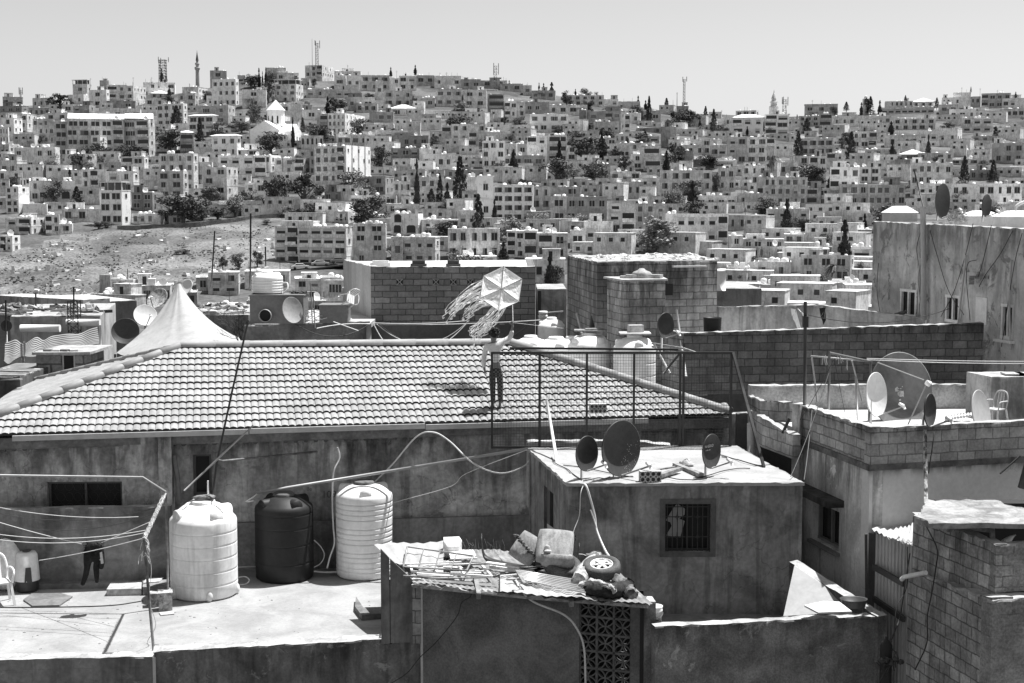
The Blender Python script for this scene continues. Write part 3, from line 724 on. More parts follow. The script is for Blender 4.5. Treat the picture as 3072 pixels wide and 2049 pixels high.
KW = {'broad': ('broadleaf_tree', 'bushy green tree', 'tree'), 'light': ('broadleaf_tree', 'pale loose tree', 'tree'), 'dark': ('broadleaf_tree', 'dense dark tree', 'tree'), 'cypress': ('cypress_tree', 'slim dark cypress', 'tree'),
      'conifer': ('conifer_tree', 'dark pointed conifer', 'tree'), 'pine': ('umbrella_pine', 'dark spreading pine', 'tree'), 'palm': ('palm_tree', 'date palm with drooping fronds', 'tree')}
tr = random.Random(9)
def tree(x, yt, yb, w, kind, d=None, label=None):
    d = d or depth_of(x, yb); p = P(x, yb, d); ht = (yb - yt) / F * d; wd_ = w / F * d * 1.32; ht *= 1.1
    nm, base, cat = KW[kind]
    if kind == 'cypress' and w > 60 / 2.9: base = 'stout dark cypress'
    o = thing(nm, label or '', cat, (p.x, p.y, p.z), tr.uniform(0, 6.28), 'trees among the hillside houses')
    lst = {'light': CRL, 'dark': CRD}.get(kind) or CR[kind]
    cut = {'palm': 0, 'pine': .0}.get(kind, .04)
    inst('crown', tr.choice(lst), o, (0, 0, ht * cut), (0, 0, 0), (wd_, wd_, ht * (1 - cut)))
    inst('trunk', TR1 if kind in ('broad', 'light', 'dark', 'pine') else TR2, o, (0, 0, -.3), (0, 0, 0), (wd_ if kind not in ('palm', 'cypress') else wd_ * 1.2, wd_, ht * (.9 if kind != 'palm' else .98)))
    if not label: auto(o, base, x, (yt + yb) / 2, ['tall' if ht > 9 else 'low'])
    return o
TREES = {(0, 100): """530,525,685,200,p;1410,320,425,28,c;1447,375,425,22,c;1540,650,840,130,k;1475,820,1045,260,d;1745,760,1035,100,k;230,1145,1255,190,l;345,890,970,100,b;670,1350,1530,130,k;2195,540,655,80,y;2190,360,480,150,d;2258,320,475,26,c
2318,310,425,22,c;2210,620,830,160,b;2290,890,1015,110,d;870,1060,1170,100,b;2030,765,850,160,b;250,900,985,110,b""",
(750, 100): """80,325,475,26,c;140,315,455,24,c;110,345,460,14,c;185,340,440,120,b;160,430,620,120,b;1227,305,390,24,c;1440,285,365,26,c;180,860,1065,210,d;375,760,1005,30,c;460,750,905,60,k;560,790,895,110,b;760,590,700,120,b;40,370,470,120,d
1850,600,730,210,b;1145,990,1200,180,b;1610,900,1005,120,b;230,1240,1568,250,d;470,1220,1510,290,p;600,1330,1480,110,d;1455,1140,1545,48,c;1655,1260,1530,90,k;1830,1110,1490,150,k;1580,1370,1545,110,k;1705,1450,1570,130,l;2290,1050,1250,75,k
1400,540,640,120,b;1035,520,565,100,b;780,400,470,50,d;560,400,470,60,d;1980,650,720,90,b""",
(700, 560): """2135,110,580,150,k;2275,130,335,42,c;690,140,275,250,b;480,170,265,160,l;920,140,205,95,b;1210,160,235,120,b;1405,500,650,150,b;560,200,270,120,b;290,285,330,80,b;730,270,320,100,b""",
(1500, 180): """380,210,280,22,c;450,210,345,52,c;657,258,308,18,c;1203,325,435,30,c;1297,340,575,68,k;1450,345,475,68,k;1268,360,435,28,c;1790,415,545,56,k;1740,505,625,28,c;1860,450,665,75,k;1560,530,610,230,b;1920,560,665,120,b;515,735,1035,80,c
118,810,1020,80,c;885,625,865,88,c;670,620,770,140,d;760,690,880,270,d;1265,630,745,85,k;1110,690,805,72,k;1000,770,860,120,b;1090,840,965,120,b;770,545,615,100,b;1880,980,1175,80,d;1675,1085,1325,90,c;680,1340,1455,200,l;640,920,1040,110,l
165,500,595,120,b;100,640,715,64,b;2270,1280,1345,160,b;40,500,565,70,d;80,185,250,20,c;340,205,270,16,c;90,1040,1090,60,b;900,770,870,90,d;620,690,800,90,d""",
(2272, 220): """432,400,530,95,k;905,265,365,28,c;985,215,355,76,k;1065,250,375,34,c;775,255,325,56,k;1290,195,240,28,k;1563,220,305,48,k;1860,120,165,16,k;675,290,365,52,b;1165,430,535,48,c;345,370,470,20,c;355,520,715,92,k;250,630,710,86,b
132,660,895,95,y;815,535,805,115,k;1365,605,675,52,k;1488,555,745,38,c;2075,475,600,74,k;1803,740,955,98,k;2055,770,945,94,k;1560,720,775,86,b;80,1080,1225,190,b;900,1150,1285,200,b;825,1190,1280,60,d;390,1260,1365,190,b;1960,760,815,110,b
2250,165,215,24,k;1090,500,560,40,b;745,570,690,60,b""",
(2272, 520): """755,455,930,120,c;680,740,935,200,y;540,880,1065,160,b;910,780,905,150,b;570,530,625,140,b;690,510,645,120,b;930,550,645,130,b;435,900,975,90,b;110,585,645,240,b;510,640,705,200,b;850,900,940,80,b""",
(1300, 660): """1060,400,555,190,b;610,210,380,80,c""",
(1650, 700): """1710,180,235,190,b;1680,310,430,110,l""",
(0, 560): """1940,600,725,85,b;2080,580,725,160,b;2240,570,705,110,d;500,1040,1105,160,b;1600,540,585,150,b;1760,170,292,150,b;1900,180,292,190,d;2050,90,265,180,b;1450,80,200,110,b;860,300,370,110,d;930,300,365,90,d;290,780,830,50,b;600,160,215,90,d"""}
KK = {'b': 'broad', 'c': 'cypress', 'k': 'conifer', 'p': 'pine', 'd': 'dark', 'l': 'light', 'y': 'palm'}
nt2 = 0
for (ox, oy), txt in TREES.items():
    for ln in txt.replace('\n', ';').split(';'):
        a = ln.split(','); k = 800 / 2323; x, yt, yb, w = [float(t) for t in a[:4]]
        tree(ox + x * k, oy + yt * k, oy + yb * k, w * k, KK[a[4]]); nt2 += 1
# extra greenery scattered in the gaps between houses
for i in range(110):
    x = tr.uniform(-20, 3090); y = tr.uniform(300, 880)
    if y < interp(SK, x) + 5 or in_poly(x, y, grass_poly) or (x < 1250 and y > 690): continue
    s = F / depth_of(x, y); h = tr.uniform(4, 9) * s
    kd = tr.choice(['broad', 'broad', 'dark', 'light', 'cypress'])
    tree(x, y - h, y, h * (.28 if kd == 'cypress' else tr.uniform(.9, 1.5)), kd); nt2 += 1
print('trees', nt2)

# ---------------------------------------------------------------- church, minarets, masts
pale_stone = surf('pale_church_stone', .88, var=.1, scale=1, fine=.08, fs=5)
def far_root(name, label, cat, x, yb, d=None, rz=0, group=None):
    d = d or depth_of(x, yb); p = P(x, yb, d); return thing(name, label, cat, tuple(p), rz, group), d / F
def gable(m, x0, x1, y0, y1, z0, ze, zr, along='y'):       # gabled body, ridge along y or x
    if along == 'y':
        xm = (x0 + x1) / 2; A = [(x0, y0, z0), (x1, y0, z0), (x1, y0, ze), (xm, y0, zr), (x0, y0, ze)]; B = [(p[0], y1, p[2]) for p in A]
    else:
        ym = (y0 + y1) / 2; A = [(x1, y0, z0), (x1, y1, z0), (x1, y1, ze), (x1, ym, zr), (x1, y0, ze)]; B = [(x0, p[1], p[2]) for p in A]
    i = len(m.v); m.v += A + B
    for f in [(0, 1, 2, 3, 4), (9, 8, 7, 6, 5), (0, 5, 6, 1), (1, 6, 7, 2), (4, 3, 8, 9), (2, 7, 8, 3), (0, 4, 9, 5)]:
        m.f.append(tuple(i + k for k in f)); m.m.append(m.mat); m.sm.append(False)
o, s = far_root('church', 'white stone church with pyramid capped drum above crossing gables', 'church', 802, 445, None, -.25)
s *= 1.14; W = 105 * s
m = MB(); gable(m, -W * .46, W * .32, 0, 22, -3, 48 * s, 72 * s); gable(m, -W * .52, W * .52, 6, 16, -3, 46 * s, 66 * s, 'x'); m.build('wall', pale_stone, o)
m = MB(); m.lathe([(23 * s, 60 * s), (23 * s, 102 * s), (25 * s, 103 * s)], 12, (-2 * s, 10, 0), smooth=False); dr = m.build('drum', pale_stone, o)
m = MB(); m.lathe([(26 * s, 102 * s), (0, 130 * s)], 12, (-2 * s, 10, 0), smooth=False); m.build('pyramid_roof', tile_pale, o)
for i in (-1, 0, 1):
    a = i * .6; inst('window', WM[5], o, (-2 * s + 23 * s * math.sin(a), 10 - 23 * s * math.cos(a), 74 * s), (0, 0, a), (.7, 1, 2.2))
inst('window', WM[5], o, (-W * .07, -.01, 26 * s), (0, 0, 0), (2.6, 1, 3)); m = MB(); gable(m, -W * .22, W * .08, -1.2, 0, 0, 30 * s, 42 * s); m.build('porch', pale_stone, o)
for k in range(3): inst('window', WM[0], o, (W * .525, 8 + 3 * k, 22 * s), (0, 0, math.pi / 2), (.8, 1, 3))
# school: gabled white roofs over the two long wings
for (x0, x1, nm) in ((203, 372, 'long'), (374, 457, 'short')):
    d = depth_of((x0 + x1) / 2, 470) + .3; a = P(x0, 357, d); b = P(x1, 357, d)
    m = MB(); m.beam(a + Vector((0, 1, .2)), b + Vector((0, 1, .2)), 3.2, .3); L = (b - a).length
    m = MB(); gable(m, 0, L, -1, 11, 0, .3, 2.6, 'x')
    oo = m.build('gable_roof', tile_pale); al = math.atan(((x0 + x1) / 2 - 1536) / F) * .9
    oo.location = a; oo.rotation_euler.z = -al
    tag(oo, '%s white gabled metal roof over the school' % nm, 'roof')
def balcony_ring(m, r, z, n=16): m.lathe([(r * .6, z - r * .9), (r, z - r * .2), (r * 1.05, z), (r * 1.05, z + r * .5), (r * .95, z + r * .5)], n)
o, s = far_root('minaret', 'slender stone minaret with two balconies and dark pointed cap', 'minaret', 593, 262)
sm = surf('minaret_stone', .34, var=.15, scale=.8)
m = MB(); m.smooth = True; m.lathe([(6.5 * s, -30 * s), (6.0 * s, 6 * s), (5.2 * s, 55 * s)], 10, smooth=False); m.build('shaft', sm, o)
m = MB(); balcony_ring(m, 7.8 * s, 55 * s); m.lathe([(4.4 * s, 55 * s), (4.2 * s, 68 * s)], 10); balcony_ring(m, 6.3 * s, 68 * s); m.lathe([(3.4 * s, 68 * s), (3.6 * s, 78 * s)], 10); m.build('balcony', sm, o)
m = MB(); m.lathe([(4.6 * s, 78 * s), (3.6 * s, 84 * s), (.8 * s, 102 * s), (.3 * s, 108 * s), (0, 109 * s)], 10); m.build('pointed_cap', plain('lead_cap', .06), o)
def lattice(nm, label, x, yt, yb, w, d=None, panels=0, tone=.12, n=9, cap=None):
    o, s = far_root(nm, label, 'mast', x, yb, d); H = (yb - yt) * s; w = w * s; m = MB(); r = max(.06, w * .035)
    for sx in (-1, 1):
        for sy in (-1, 1): m.beam((sx * w / 2, sy * w / 2, -2), (sx * w * .42, sy * w * .42, H), r * 2)
    for k in range(n):
        z0 = H * k / n; z1 = H * (k + 1) / n; a = 1 if k % 2 else -1
        for sy in (-1, 1): m.beam((-a * w / 2, sy * w / 2, z0), (a * w / 2, sy * w / 2, z1), r * 1.3); m.beam((-w / 2, sy * w / 2, z1), (w / 2, sy * w / 2, z1), r * 1.3)
        for sx in (-1, 1): m.beam((sx * w / 2, -a * w / 2, z0), (sx * w / 2, a * w / 2, z1), r * 1.3); m.beam((sx * w / 2, -w / 2, z1), (sx * w / 2, w / 2, z1), r * 1.3)
    m.build('lattice_frame', plain('mast_steel_%d' % int(tone * 100), tone, .6), o)
    q = random.Random(int(x))
    for k in range(panels):
        a = k * 2.1; zz = H * (1 - .13 * (k // 3)) ; m = MB(); rr = w * .75 + .5
        m.box(rr * math.cos(a) - .18, rr * math.cos(a) + .18, rr * math.sin(a) - .12, rr * math.sin(a) + .12, zz - 1.2, zz + 1.6)
        m.beam((0, 0, zz), (rr * math.cos(a), rr * math.sin(a), zz), .1); m.build('antenna_panel', plain('antenna_grey', .3), o)
    return o, H
lattice('lattice_pylon', 'wide square lattice pylon with aerials rising behind a hilltop block', 489, 182, 245, 20, None, 3, .1, 8)
lattice('radio_mast', 'tapering lattice radio mast on the summit block roof', 951, 132, 196, 8, 848, 4, .1, 12)
lattice('telecom_mast', 'short telecom mast crowded with antenna panels on the skyline', 1486, 200, 272, 9, None, 9, .12, 9)
lattice('tall_mast', 'tall banded lattice mast on a small dark roof', 2052, 240, 318, 6, None, 2, .14, 16)
lattice('telecom_mast', 'small panel antenna mast above the western low roofs', 63, 272, 320, 4, None, 6, .3, 8)
lattice('telecom_mast', 'clustered cell antennas beside the tiered tower', 2353, 300, 342, 10, None, 7, .2, 4)
def pole_thing(label, x, yt, yb, r=.12, d=None, name='aerial_pole', bars=0, tone=.1):
    o, s = far_root(name, label, 'aerial', x, yb, d); H = (yb - yt) * s; m = MB(); m.tube([(0, 0, -1), (0, 0, H)], [r, r * .5], 5)
    o2 = m.build('pole', plain('mast_steel_10', .1, .6), o)
    if bars:
        m = MB()
        for k in range(bars): m.beam((-.5, 0, H - .3 - .35 * k), (.5, 0, H - .3 - .35 * k), .05)
        m.build('aerial_bars', plain('mast_steel_10', .1, .6), o)
    return o
pole_thing('very thin whip aerial beside the summit radio mast', 937, 118, 196, .14, 848)
pole_thing('thin mast with side rods beside the tall banded mast', 2031, 278, 315, .22, None, bars=3)
pole_thing('thin rod aerial on the roof below the tall banded mast', 2019, 300, 320, .12, None)
for i, (x, a, b) in enumerate([(272, 235, 262), (378, 250, 285), (400, 232, 262), (878, 218, 232), (1043, 195, 222), (1340, 217, 232), (1320, 218, 233), (2165, 330, 345), (2437, 300, 316), (2885, 262, 282), (2940, 265, 285), (2992, 270, 290), (455, 232, 250), (1190, 212, 228)]):
    o = pole_thing('', x, a, b, .09, 845, bars=3); o['group'] = 'roof aerials on the skyline'; auto(o, 'thin roof aerial', x, a)
# tiered mosque tower
o, s = far_root('tiered_tower', 'white tiered minaret with pointed spire on a square block', 'minaret', 2321, 345, depth_of(2330, 405) + 2)
m = MB(); m.box(-12 * s, 12 * s, -12 * s, 12 * s, -5, 22 * s); m.build('base_storey', house_mat(8), o)
m = MB(); m.lathe([(14 * s, 22 * s), (14 * s, 25 * s), (9.5 * s, 26 * s), (9 * s, 36 * s), (12 * s, 37 * s), (12 * s, 39 * s), (7.5 * s, 40 * s), (6 * s, 50 * s)], 8, smooth=False); m.build('tier', house_mat(5), o)
m = MB(); m.lathe([(8 * s, 48 * s), (5.5 * s, 56 * s), (1.5 * s, 66 * s), (.4 * s, 74 * s), (0, 75 * s)], 8, smooth=False); m.build('spire', house_mat(5), o)
o, s = far_root('bell_tower', 'small square tower with domed lantern on the eastern skyline', 'tower', 2597, 325, 846)
m = MB(); m.box(-8 * s, 8 * s, -8 * s, 8 * s, -5, 28 * s); m.build('shaft', house_mat(6), o)
m = MB(); m.lathe([(5 * s, 28 * s), (5 * s, 33 * s), (4 * s, 36 * s), (0, 38 * s)], 10); m.build('dome', house_mat(6), o)
for sx in (-4, 4): inst('window', WM[5], o, (sx * s, -8 * s - .01, 16 * s), (0, 0, 0), (1, 1, 2.4))
for k in (0, 1): inst('window', WM[5], o, (0, -8 * s - .01, (8 + k * 14) * s), (0, 0, 0), (.8, 1, 1.8))

# ---------------------------------------------------------------- grassy slope: wall, gravestones, grass, road with cars
low_wall = surf('rough_stone_wall', .13, var=.4, scale=.6, fine=.3, fs=3)
m = MB(); pts = [(352, 690), (430, 688), (520, 684), (600, 678), (690, 668), (780, 656), (905, 645)]
for a, b in zip(pts, pts[1:]):
    pa = P(a[0], a[1], depth_of(a[0], a[1])); pb = P(b[0], b[1], depth_of(b[0], b[1])); m.beam(pa + Vector((0, 0, .2)), pb + Vector((0, 0, .2)), .5, 1.9)
tag(m.build('boundary_wall', low_wall), 'long low dark stone wall along the top of the grassy slope', 'wall')
gs = plain('pale_gravestone', .62); gsm = []
for k in range(3):
    m = MB(); m.box(-.55, .55, -1, 1, -.4, .35); m.box(-.45, .45, -1.1, -.95, 0, .6 + .3 * k); gsm.append(m.mesh('gravestone', gs))
gr = random.Random(4); k = 0
while k < 90:
    x = gr.uniform(0, 830); y = gr.uniform(700, 930)
    if not in_poly(x, y, grass_poly) or (x > 300 and y > 860): continue
    d = depth_of(x, y); t = inst('gravestone', gr.choice(gsm), None, tuple(P(x, y, d)), (gr.uniform(-.15, .15), gr.uniform(-.2, .2), gr.uniform(-.9, .9)), (gr.uniform(.5, 1.1),) * 3)
    tag(t, '', 'gravestone', 'gravestones scattered over the grassy slope'); auto(t, 'small pale gravestone on the grass', x, y); k += 1
m = MB(); q = random.Random(8)
for _ in range(6000):
    x = q.uniform(-60, 850); y = q.uniform(675, 955)
    if not in_poly(x, y, grass_poly): continue
    p = P(x, y, depth_of(x, y)); w = q.uniform(.15, .5); h = q.uniform(.04, .15); a = q.uniform(0, 3.14); c, s2 = math.cos(a) * w, math.sin(a) * w
    m.mat = q.choice([0, 0, 1, 2]); m.face([p + Vector((-c, -s2, -.15)), p + Vector((c, s2, -.15)), p + Vector((c * .5 + q.uniform(-.3, .3), s2, h)), p + Vector((-c * .5, -s2, h * .8))])
setting(m.build('grass', [surf('straw_grass', .18, var=.35, scale=.1), surf('mid_grass', .13, var=.35, scale=.1), surf('weedy_grass', .11, var=.4, scale=.1)]), 'stuff', 'dry tufted grass over the cemetery slope', 'grass')
m = MB(); P1 = [(860, 812), (925, 804), (990, 797), (1045, 790)]
a = [P(x, y, depth_of(1000, 800)) for x, y in P1]
for u, v in zip(a, a[1:]): m.beam(u + Vector((0, 0, -.2)), v + Vector((0, 0, -.2)), 9, .3)
setting(m.build('road', surf('asphalt', .07, var=.2)))
car_paint = [plain('silver_car_paint', .5, .3), plain('pale_car_paint', .75, .3), plain('grey_car_paint', .22, .3)]
def car(x, y, d, rz, paint, label):
    p = P(x, y, d); o = thing('parked_car', label, 'car', tuple(p), rz, 'cars by the shop block')
    prof = [(-2.1, .35), (-2.15, .75), (-1.6, .9), (-1.1, 1.38), (.55, 1.42), (1.15, .95), (2.0, .82), (2.1, .4)]
    m = MB(); n = len(prof); wv = [.85 if z < 1 else .68 for _, z in prof]
    A = [(px, -wv[i], z) for i, (px, z) in enumerate(prof)]; B = [(px, wv[i], z) for i, (px, z) in enumerate(prof)]
    m.add(A + B, [tuple(reversed(range(n))), tuple(range(n, 2 * n))] + [(i, (i + 1) % n, (i + 1) % n + n, i + n) for i in range(n)]); m.build('body', paint, o)
    for sy in (-1, 1):
        m = MB(); m.face([(-1.45, sy * .84, .92), (-1.05, sy * .72, 1.32), (.5, sy * .72, 1.36), (1.0, sy * .84, .95)][::sy]); m.build('side_window', pane_mat, o)
        for wx in (-1.35, 1.3):
            m = MB(); m.lathe([(0, -.12), (.32, -.12), (.34, 0), (.32, .12), (0, .12)], 14, (wx, sy * .78, .33), Matrix.Rotation(math.pi / 2, 3, 'X')); m.build('wheel', plain('tyre_rubber', .03), o)
    m = MB(); m.face([(.6, -.62, 1.40), (.6, .62, 1.40), (1.14, .74, .97), (1.14, -.74, .97)]); m.build('windscreen', pane_mat, o)
dc = depth_of(1000, 800) - 3
car(902, 808, dc, .15, car_paint[1], 'pale parked car at the low end of the row by the shops')
car(962, 798, dc, .18, car_paint[0], 'silver parked car between two others by the shops')
car(1018, 790, dc, .1, car_paint[2], 'darker grey parked car highest up the street by the shops')
# ================================================================ the near roofs
T = -7.3                       # the white terrace
GR = -13.3
def rwall(m, pts, zb, th, jit=.012, step=.14, closed=False):      # wall under a ragged top edge; pts = front top edge; th > 0 is away to the +90 deg side
    pp = []
    for a, b in zip(pts, pts[1:]):
        a = Vector(a); b = Vector(b); n = max(1, int((b - a).length / step))
        for i in range(n): pp.append(a.lerp(b, i / n))
    pp.append(Vector(pts[-1])); k = len(pp); base = len(m.v)
    for i, p in enumerate(pp):
        t = (pp[min(i + 1, k - 1)] - pp[max(i - 1, 0)]); t.z = 0; t.normalize(); nn = Vector((-t.y, t.x, 0)) * th
        j = lambda s=1: rng.uniform(-jit, jit) * s
        f = p + Vector((j(), j(), j())); r = p + nn + Vector((j(), j(), j()))
        m.v += [(p.x, p.y, zb), (p.x + t.x * 0, p.y, f.z - .03), tuple(f), tuple(r), (r.x, r.y, zb)]
    for i in range(k - 1):
        a = base + 5 * i; b = a + 5
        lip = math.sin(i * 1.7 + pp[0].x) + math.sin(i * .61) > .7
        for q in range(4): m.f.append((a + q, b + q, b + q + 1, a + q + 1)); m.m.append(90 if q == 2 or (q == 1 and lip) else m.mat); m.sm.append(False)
    for a in (base, base + 5 * (k - 1)): m.f.append(tuple(a + q for q in range(5))); m.m.append(m.mat); m.sm.append(False)
    return m
def frame_at(a, b):                     # local frame of a wall from a to b: x along, y into the wall, z up
    a = Vector(a); t = Vector(b) - a; t.z = 0; L = t.length; t.normalize()
    M = Matrix(((t.x, -t.y, 0, a.x), (t.y, t.x, 0, a.y), (0, 0, 1, 0), (0, 0, 0, 1))); return M, L
def wopen(m, a, b, zb, zt, th, holes):
    M, L = frame_at(a, b); xs = sorted({0, L} | {h[i] for h in holes for i in (0, 1)}); zs = sorted({zb, zt} | {h[i] for h in holes for i in (2, 3)})
    for x0, x1 in zip(xs, xs[1:]):
        run = None
        for z0, z1 in zip(zs, zs[1:]):
            op = any(h[0] <= (x0 + x1) / 2 <= h[1] and h[2] <= (z0 + z1) / 2 <= h[3] for h in holes)
            if op:
                if run: m.box(x0, x1, 0, th, run[0], run[1], M); run = None
            else: run = [run[0], z1] if run else [z0, z1]
        if run: m.box(x0, x1, 0, th, run[0], run[1], M)
    return M, L
def uz(a, b, x, y):                     # picture point -> (u, z) on the vertical wall plane through a, b
    a = Vector(a); b = Vector(b); r = ray(x, y); t = b - a
    # a + t s = r k (in xy)
    det = t.x * (-r.y) + r.x * t.y; s = (a.x * r.y - a.y * r.x) / -det * -1
    A = Matrix(((t.x, -r.x), (t.y, -r.y))); sol = A.inverted() @ Vector((-a.x, -a.y)); s, k = sol
    return s * math.hypot(t.x, t.y), r.z * k
def on(a, b, x, y, off=0):              # point on a wall plane, off metres in front of it
    u, z = uz(a, b, x, y); M, L = frame_at(a, b); return M @ Vector((u, -off, z))
def cable(name, label, pts, r=.012, mat=None, k=6, n=6, cat='cable', group=None):
    o = MB().tube(spline(pts, k), r, n).build(name, mat or cable_dk); tag(o, label, cat, group); return o
cable_dk = plain('black_cable', .03, .6); cable_lt = plain('pale_hose', .6, .5); steel = plain('dull_steel', .28, .5, .3); steel_dk = plain('dark_painted_steel', .035, .5)
rust = surf('rusty_pipe', .16, var=.4, scale=4, fine=.2); white_pl = plain('white_plastic', .78, .45); wood = surf('grey_wood', .24, var=.35, scale=5, fine=.25); wood_lt = surf('pale_board', .62, var=.15, scale=3)
pl_terr = surf('terrace_screed', .29, var=.17, scale=1.1, fine=.07, fs=18, bump=.2, spots=.3)
pl_front = surf('stained_front_plaster', .19, var=.5, scale=.9, fine=.16, fs=26, streak=.35, crack=.12, patch=(1.9, .3), bump=.5, top=(T, 1.2, .45))
pl_shed = surf('dark_shed_plaster', .155, var=.34, scale=1.2, fine=.22, fs=30, crack=.25, bump=.55)
pl_low = surf('rough_low_plaster', .225, var=.42, scale=1.3, fine=.28, fs=34, streak=.25, bump=.7, patch=(2.1, .12), top=(-6.5, .5, .6))
bl_front = surf('patched_block_front', .36, var=.3, scale=1.3, fine=.15, streak=.3, brick=(.41, .2, .55, .02), patch=(.62, .65), bump=.5)
pl_house = surf('old_house_plaster', .40, var=.5, scale=.8, fine=.2, fs=12, streak=.45, crack=.4, patch=(.5, .22), bump=.5, top=(-4.7, 1.1, .6))
pl_back = surf('grey_parapet_plaster', .22, var=.42, scale=1.4, fine=.12, streak=.15, bump=.3, top=(-5.9, .6, .4))
pl_c = surf('box_room_plaster', .235, var=.45, scale=1.0, fine=.14, fs=16, streak=.4, crack=.35, bump=.4, top=(-4.8, .9, .45))
roof_c = surf('box_room_roof', .33, var=.15, scale=1.4, fine=.1, fs=22, spots=.25, bump=.3)

# ---- terrace house under the white terrace
A0, A1, A2, A3 = G(-700, 2008, T), G(458, 1982, T), G(458, 1972, T), G(1262, 1927, T)
o = thing('flat_roof_house', 'house under the white terrace roof with stained grey front wall', 'house', (A2.x, A2.y, GR))
def world(ob, par):                       # keep world coordinates under a placed empty
    ob.parent = par; ob.matrix_parent_inverse = Matrix.Translation(par.location).inverted() if par.rotation_euler.z == 0 else (Matrix.LocRotScale(par.location, par.rotation_euler, None)).inverted(); return ob
w = MB(); rwall(w, [A0 + Vector((0, 0, .07)), A1 + Vector((0, 0, .07))], GR, .3, .010); p = world(w.build('wall', bl_front), o); p['label'] = 'older wall half of bare blocks, half of plaster'
w = MB(); rwall(w, [A2 + Vector((0, 0, .09)), A3 + Vector((0, 0, .09))], GR, .3, .011); world(w.build('wall', pl_front), o)
f = MB(); f.prism([(A0.x, A0.y + .25), (A1.x, A1.y + .25), (A2.x + .02, A2.y + .25), (A3.x, A3.y + .25), (.9, 25.2), (.2, 30.6), (-14, 30.2)], T - .25, T); world(f.build('roof', pl_terr), o)

# ---- low wall behind the terrace, x 0..515
L0, L1 = G(-500, 1772, T), G(516, 1752, T)
zt = P(250, 1524, 27.75).z
m = MB(); rwall(m, [Vector((L0.x, L0.y, zt)), Vector((L1.x, L1.y, zt))], T - .1, .16, .008); tag(m.build('parapet_wall', pl_back), 'plain grey plastered parapet wall at the rear of the white terrace', 'wall')
m = MB(); m.beam((L0.x, L0.y - .12, T + .05), (L1.x, L1.y - .12, T + .05), .22, .1); tag(m.build('skirting_ledge', pl_back), 'low cement ledge along the foot of the terrace parapet', 'ledge')

# ---- tiled house
E = -4.3; RZ = -3.06
FL, FR = G(-150, 1306, E), G(2188, 1240, E)
RL, RR = G(540, 1041, RZ), G(1532, 1032, RZ)
BL = G(85, 1148, E); BR = Vector((FR.x - 2.4, FR.y + 5.4, E))
tile_m = surf('glazed_roof_tile', .31, var=.14, scale=1.2, fine=.10, fs=9, spots=.3, brick=(.284, .31, .95, .003, .09), bump=.1, rough=.6)
tile_cap = surf('ridge_cap_tile', .31, var=.08, scale=2, fine=.08, bump=.1, rough=.6)
house_o = thing('tiled_house', 'long old house with pale hipped pantile roof behind the terrace', 'house', (FL.x, FL.y, GR))
def roof_face(m, A, B, C_, D, rows=13, pitch=.142, sub=6):
    e = (B - A).normalized(); n = e.cross(C_ - A).normalized()
    if n.z < 0: n = -n
    u = n.cross(e); u = u if u.z > 0 else -u; L = (B - A).length
    k = int(L / pitch * sub)
    for r in range(rows):
        rowv = []
        for (f, lift) in ((r / rows, -.012), (r / rows, .040), ((r + 1) / rows, .002)):
            a = A.lerp(C_, f); b = B.lerp(D, f); sl = (a - A).dot(e); sr = (b - A).dot(e); i0 = len(m.v); ov = -.05 if lift != .002 else 0
            for i in range(k + 1):
                s = min(max(L * i / k, sl), sr); ph = (s / pitch) % 1.0; h = .007 * math.cos(2 * math.pi * ph) - (.016 if .42 < ph < .6 else 0) + .003 * math.sin(s * 3.1 + r * 1.7)
                jj = .008 * math.sin(int(s / pitch / 2) * 12.9 + r * 7.7); w = (s - sl) / max(sr - sl, 1e-5)
                m.v.append(tuple(a.lerp(b, w) + u * (ov + jj) + n * (lift + (h if lift > -.01 else h * .8))))
            rowv.append(i0)
        for a, b in zip(rowv, rowv[1:]):
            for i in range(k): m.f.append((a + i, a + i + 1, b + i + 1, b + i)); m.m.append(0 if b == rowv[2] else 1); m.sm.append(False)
    return e, n, u
riser_shade = plain('tile_row_shade', .02)  # near-black risers: the shade under each tile row put into the colour
m = MB(); fe, fn_, fu = roof_face(m, FL, FR, RL, RR, sub=8); world(m.build('tiled_roof_slope', [tile_m, riser_shade]), house_o)
m = MB(); roof_face(m, BL, FL, RL, RL, 13, .142, 6); world(m.build('tiled_roof_slope', [tile_m, riser_shade]), house_o)
m = MB(); m.face([FR, BR, RR]); m.face([BR, BL, RL, RR]); world(m.build('rear_slope', tile_m), house_o)
def caps(m, a, b, r=.105, seg=.42, end=False):
    a = Vector(a); b = Vector(b); L = (b - a).length; n = int(L / seg); d = (b - a) / n; t = d.normalized(); x = t.cross(Vector((0, 0, 1))).normalized(); y = x.cross(t)
    for i in range(n):
        p = a + d * i; q_ = a + d * (i + 1.08); base = len(m.v); K = 8
        for (c, rr) in ((p, r * .97), (q_, r * 1.03), (q_, r * .8)):
            for j in range(K + 1):
                an = math.pi * (j / K) * 1.15 - .24; m.v.append(tuple(c + x * rr * math.cos(an) + y * rr * math.sin(an)))
        for g0 in (0, 1):
            for j in range(K):
                s0 = base + g0 * (K + 1) + j; m.f.append((s0, s0 + 1, s0 + K + 2, s0 + K + 1)); m.m.append(0); m.sm.append(g0 == 0)
up = Vector((0, 0, .03))
for (a, b) in ((RL, RR), (RL, FL), (RL, BL), (RR, FR)):
    m = MB(); caps(m, a + up, b + up, {0: .10, 1: .095, 2: .07, 3: .11}[0 if b is RR else 1 if b is FL else 2 if b is BL else 3], 2.1 / 3 if b is RR else .5); world(m.build('ridge_cap', tile_cap), house_o)
m = MB(); m.blob(FR + Vector((-.1, .1, .12)), .1); m.build('ridge_finial', tile_cap, None); world(bpy.data.objects['ridge_finial'], house_o)
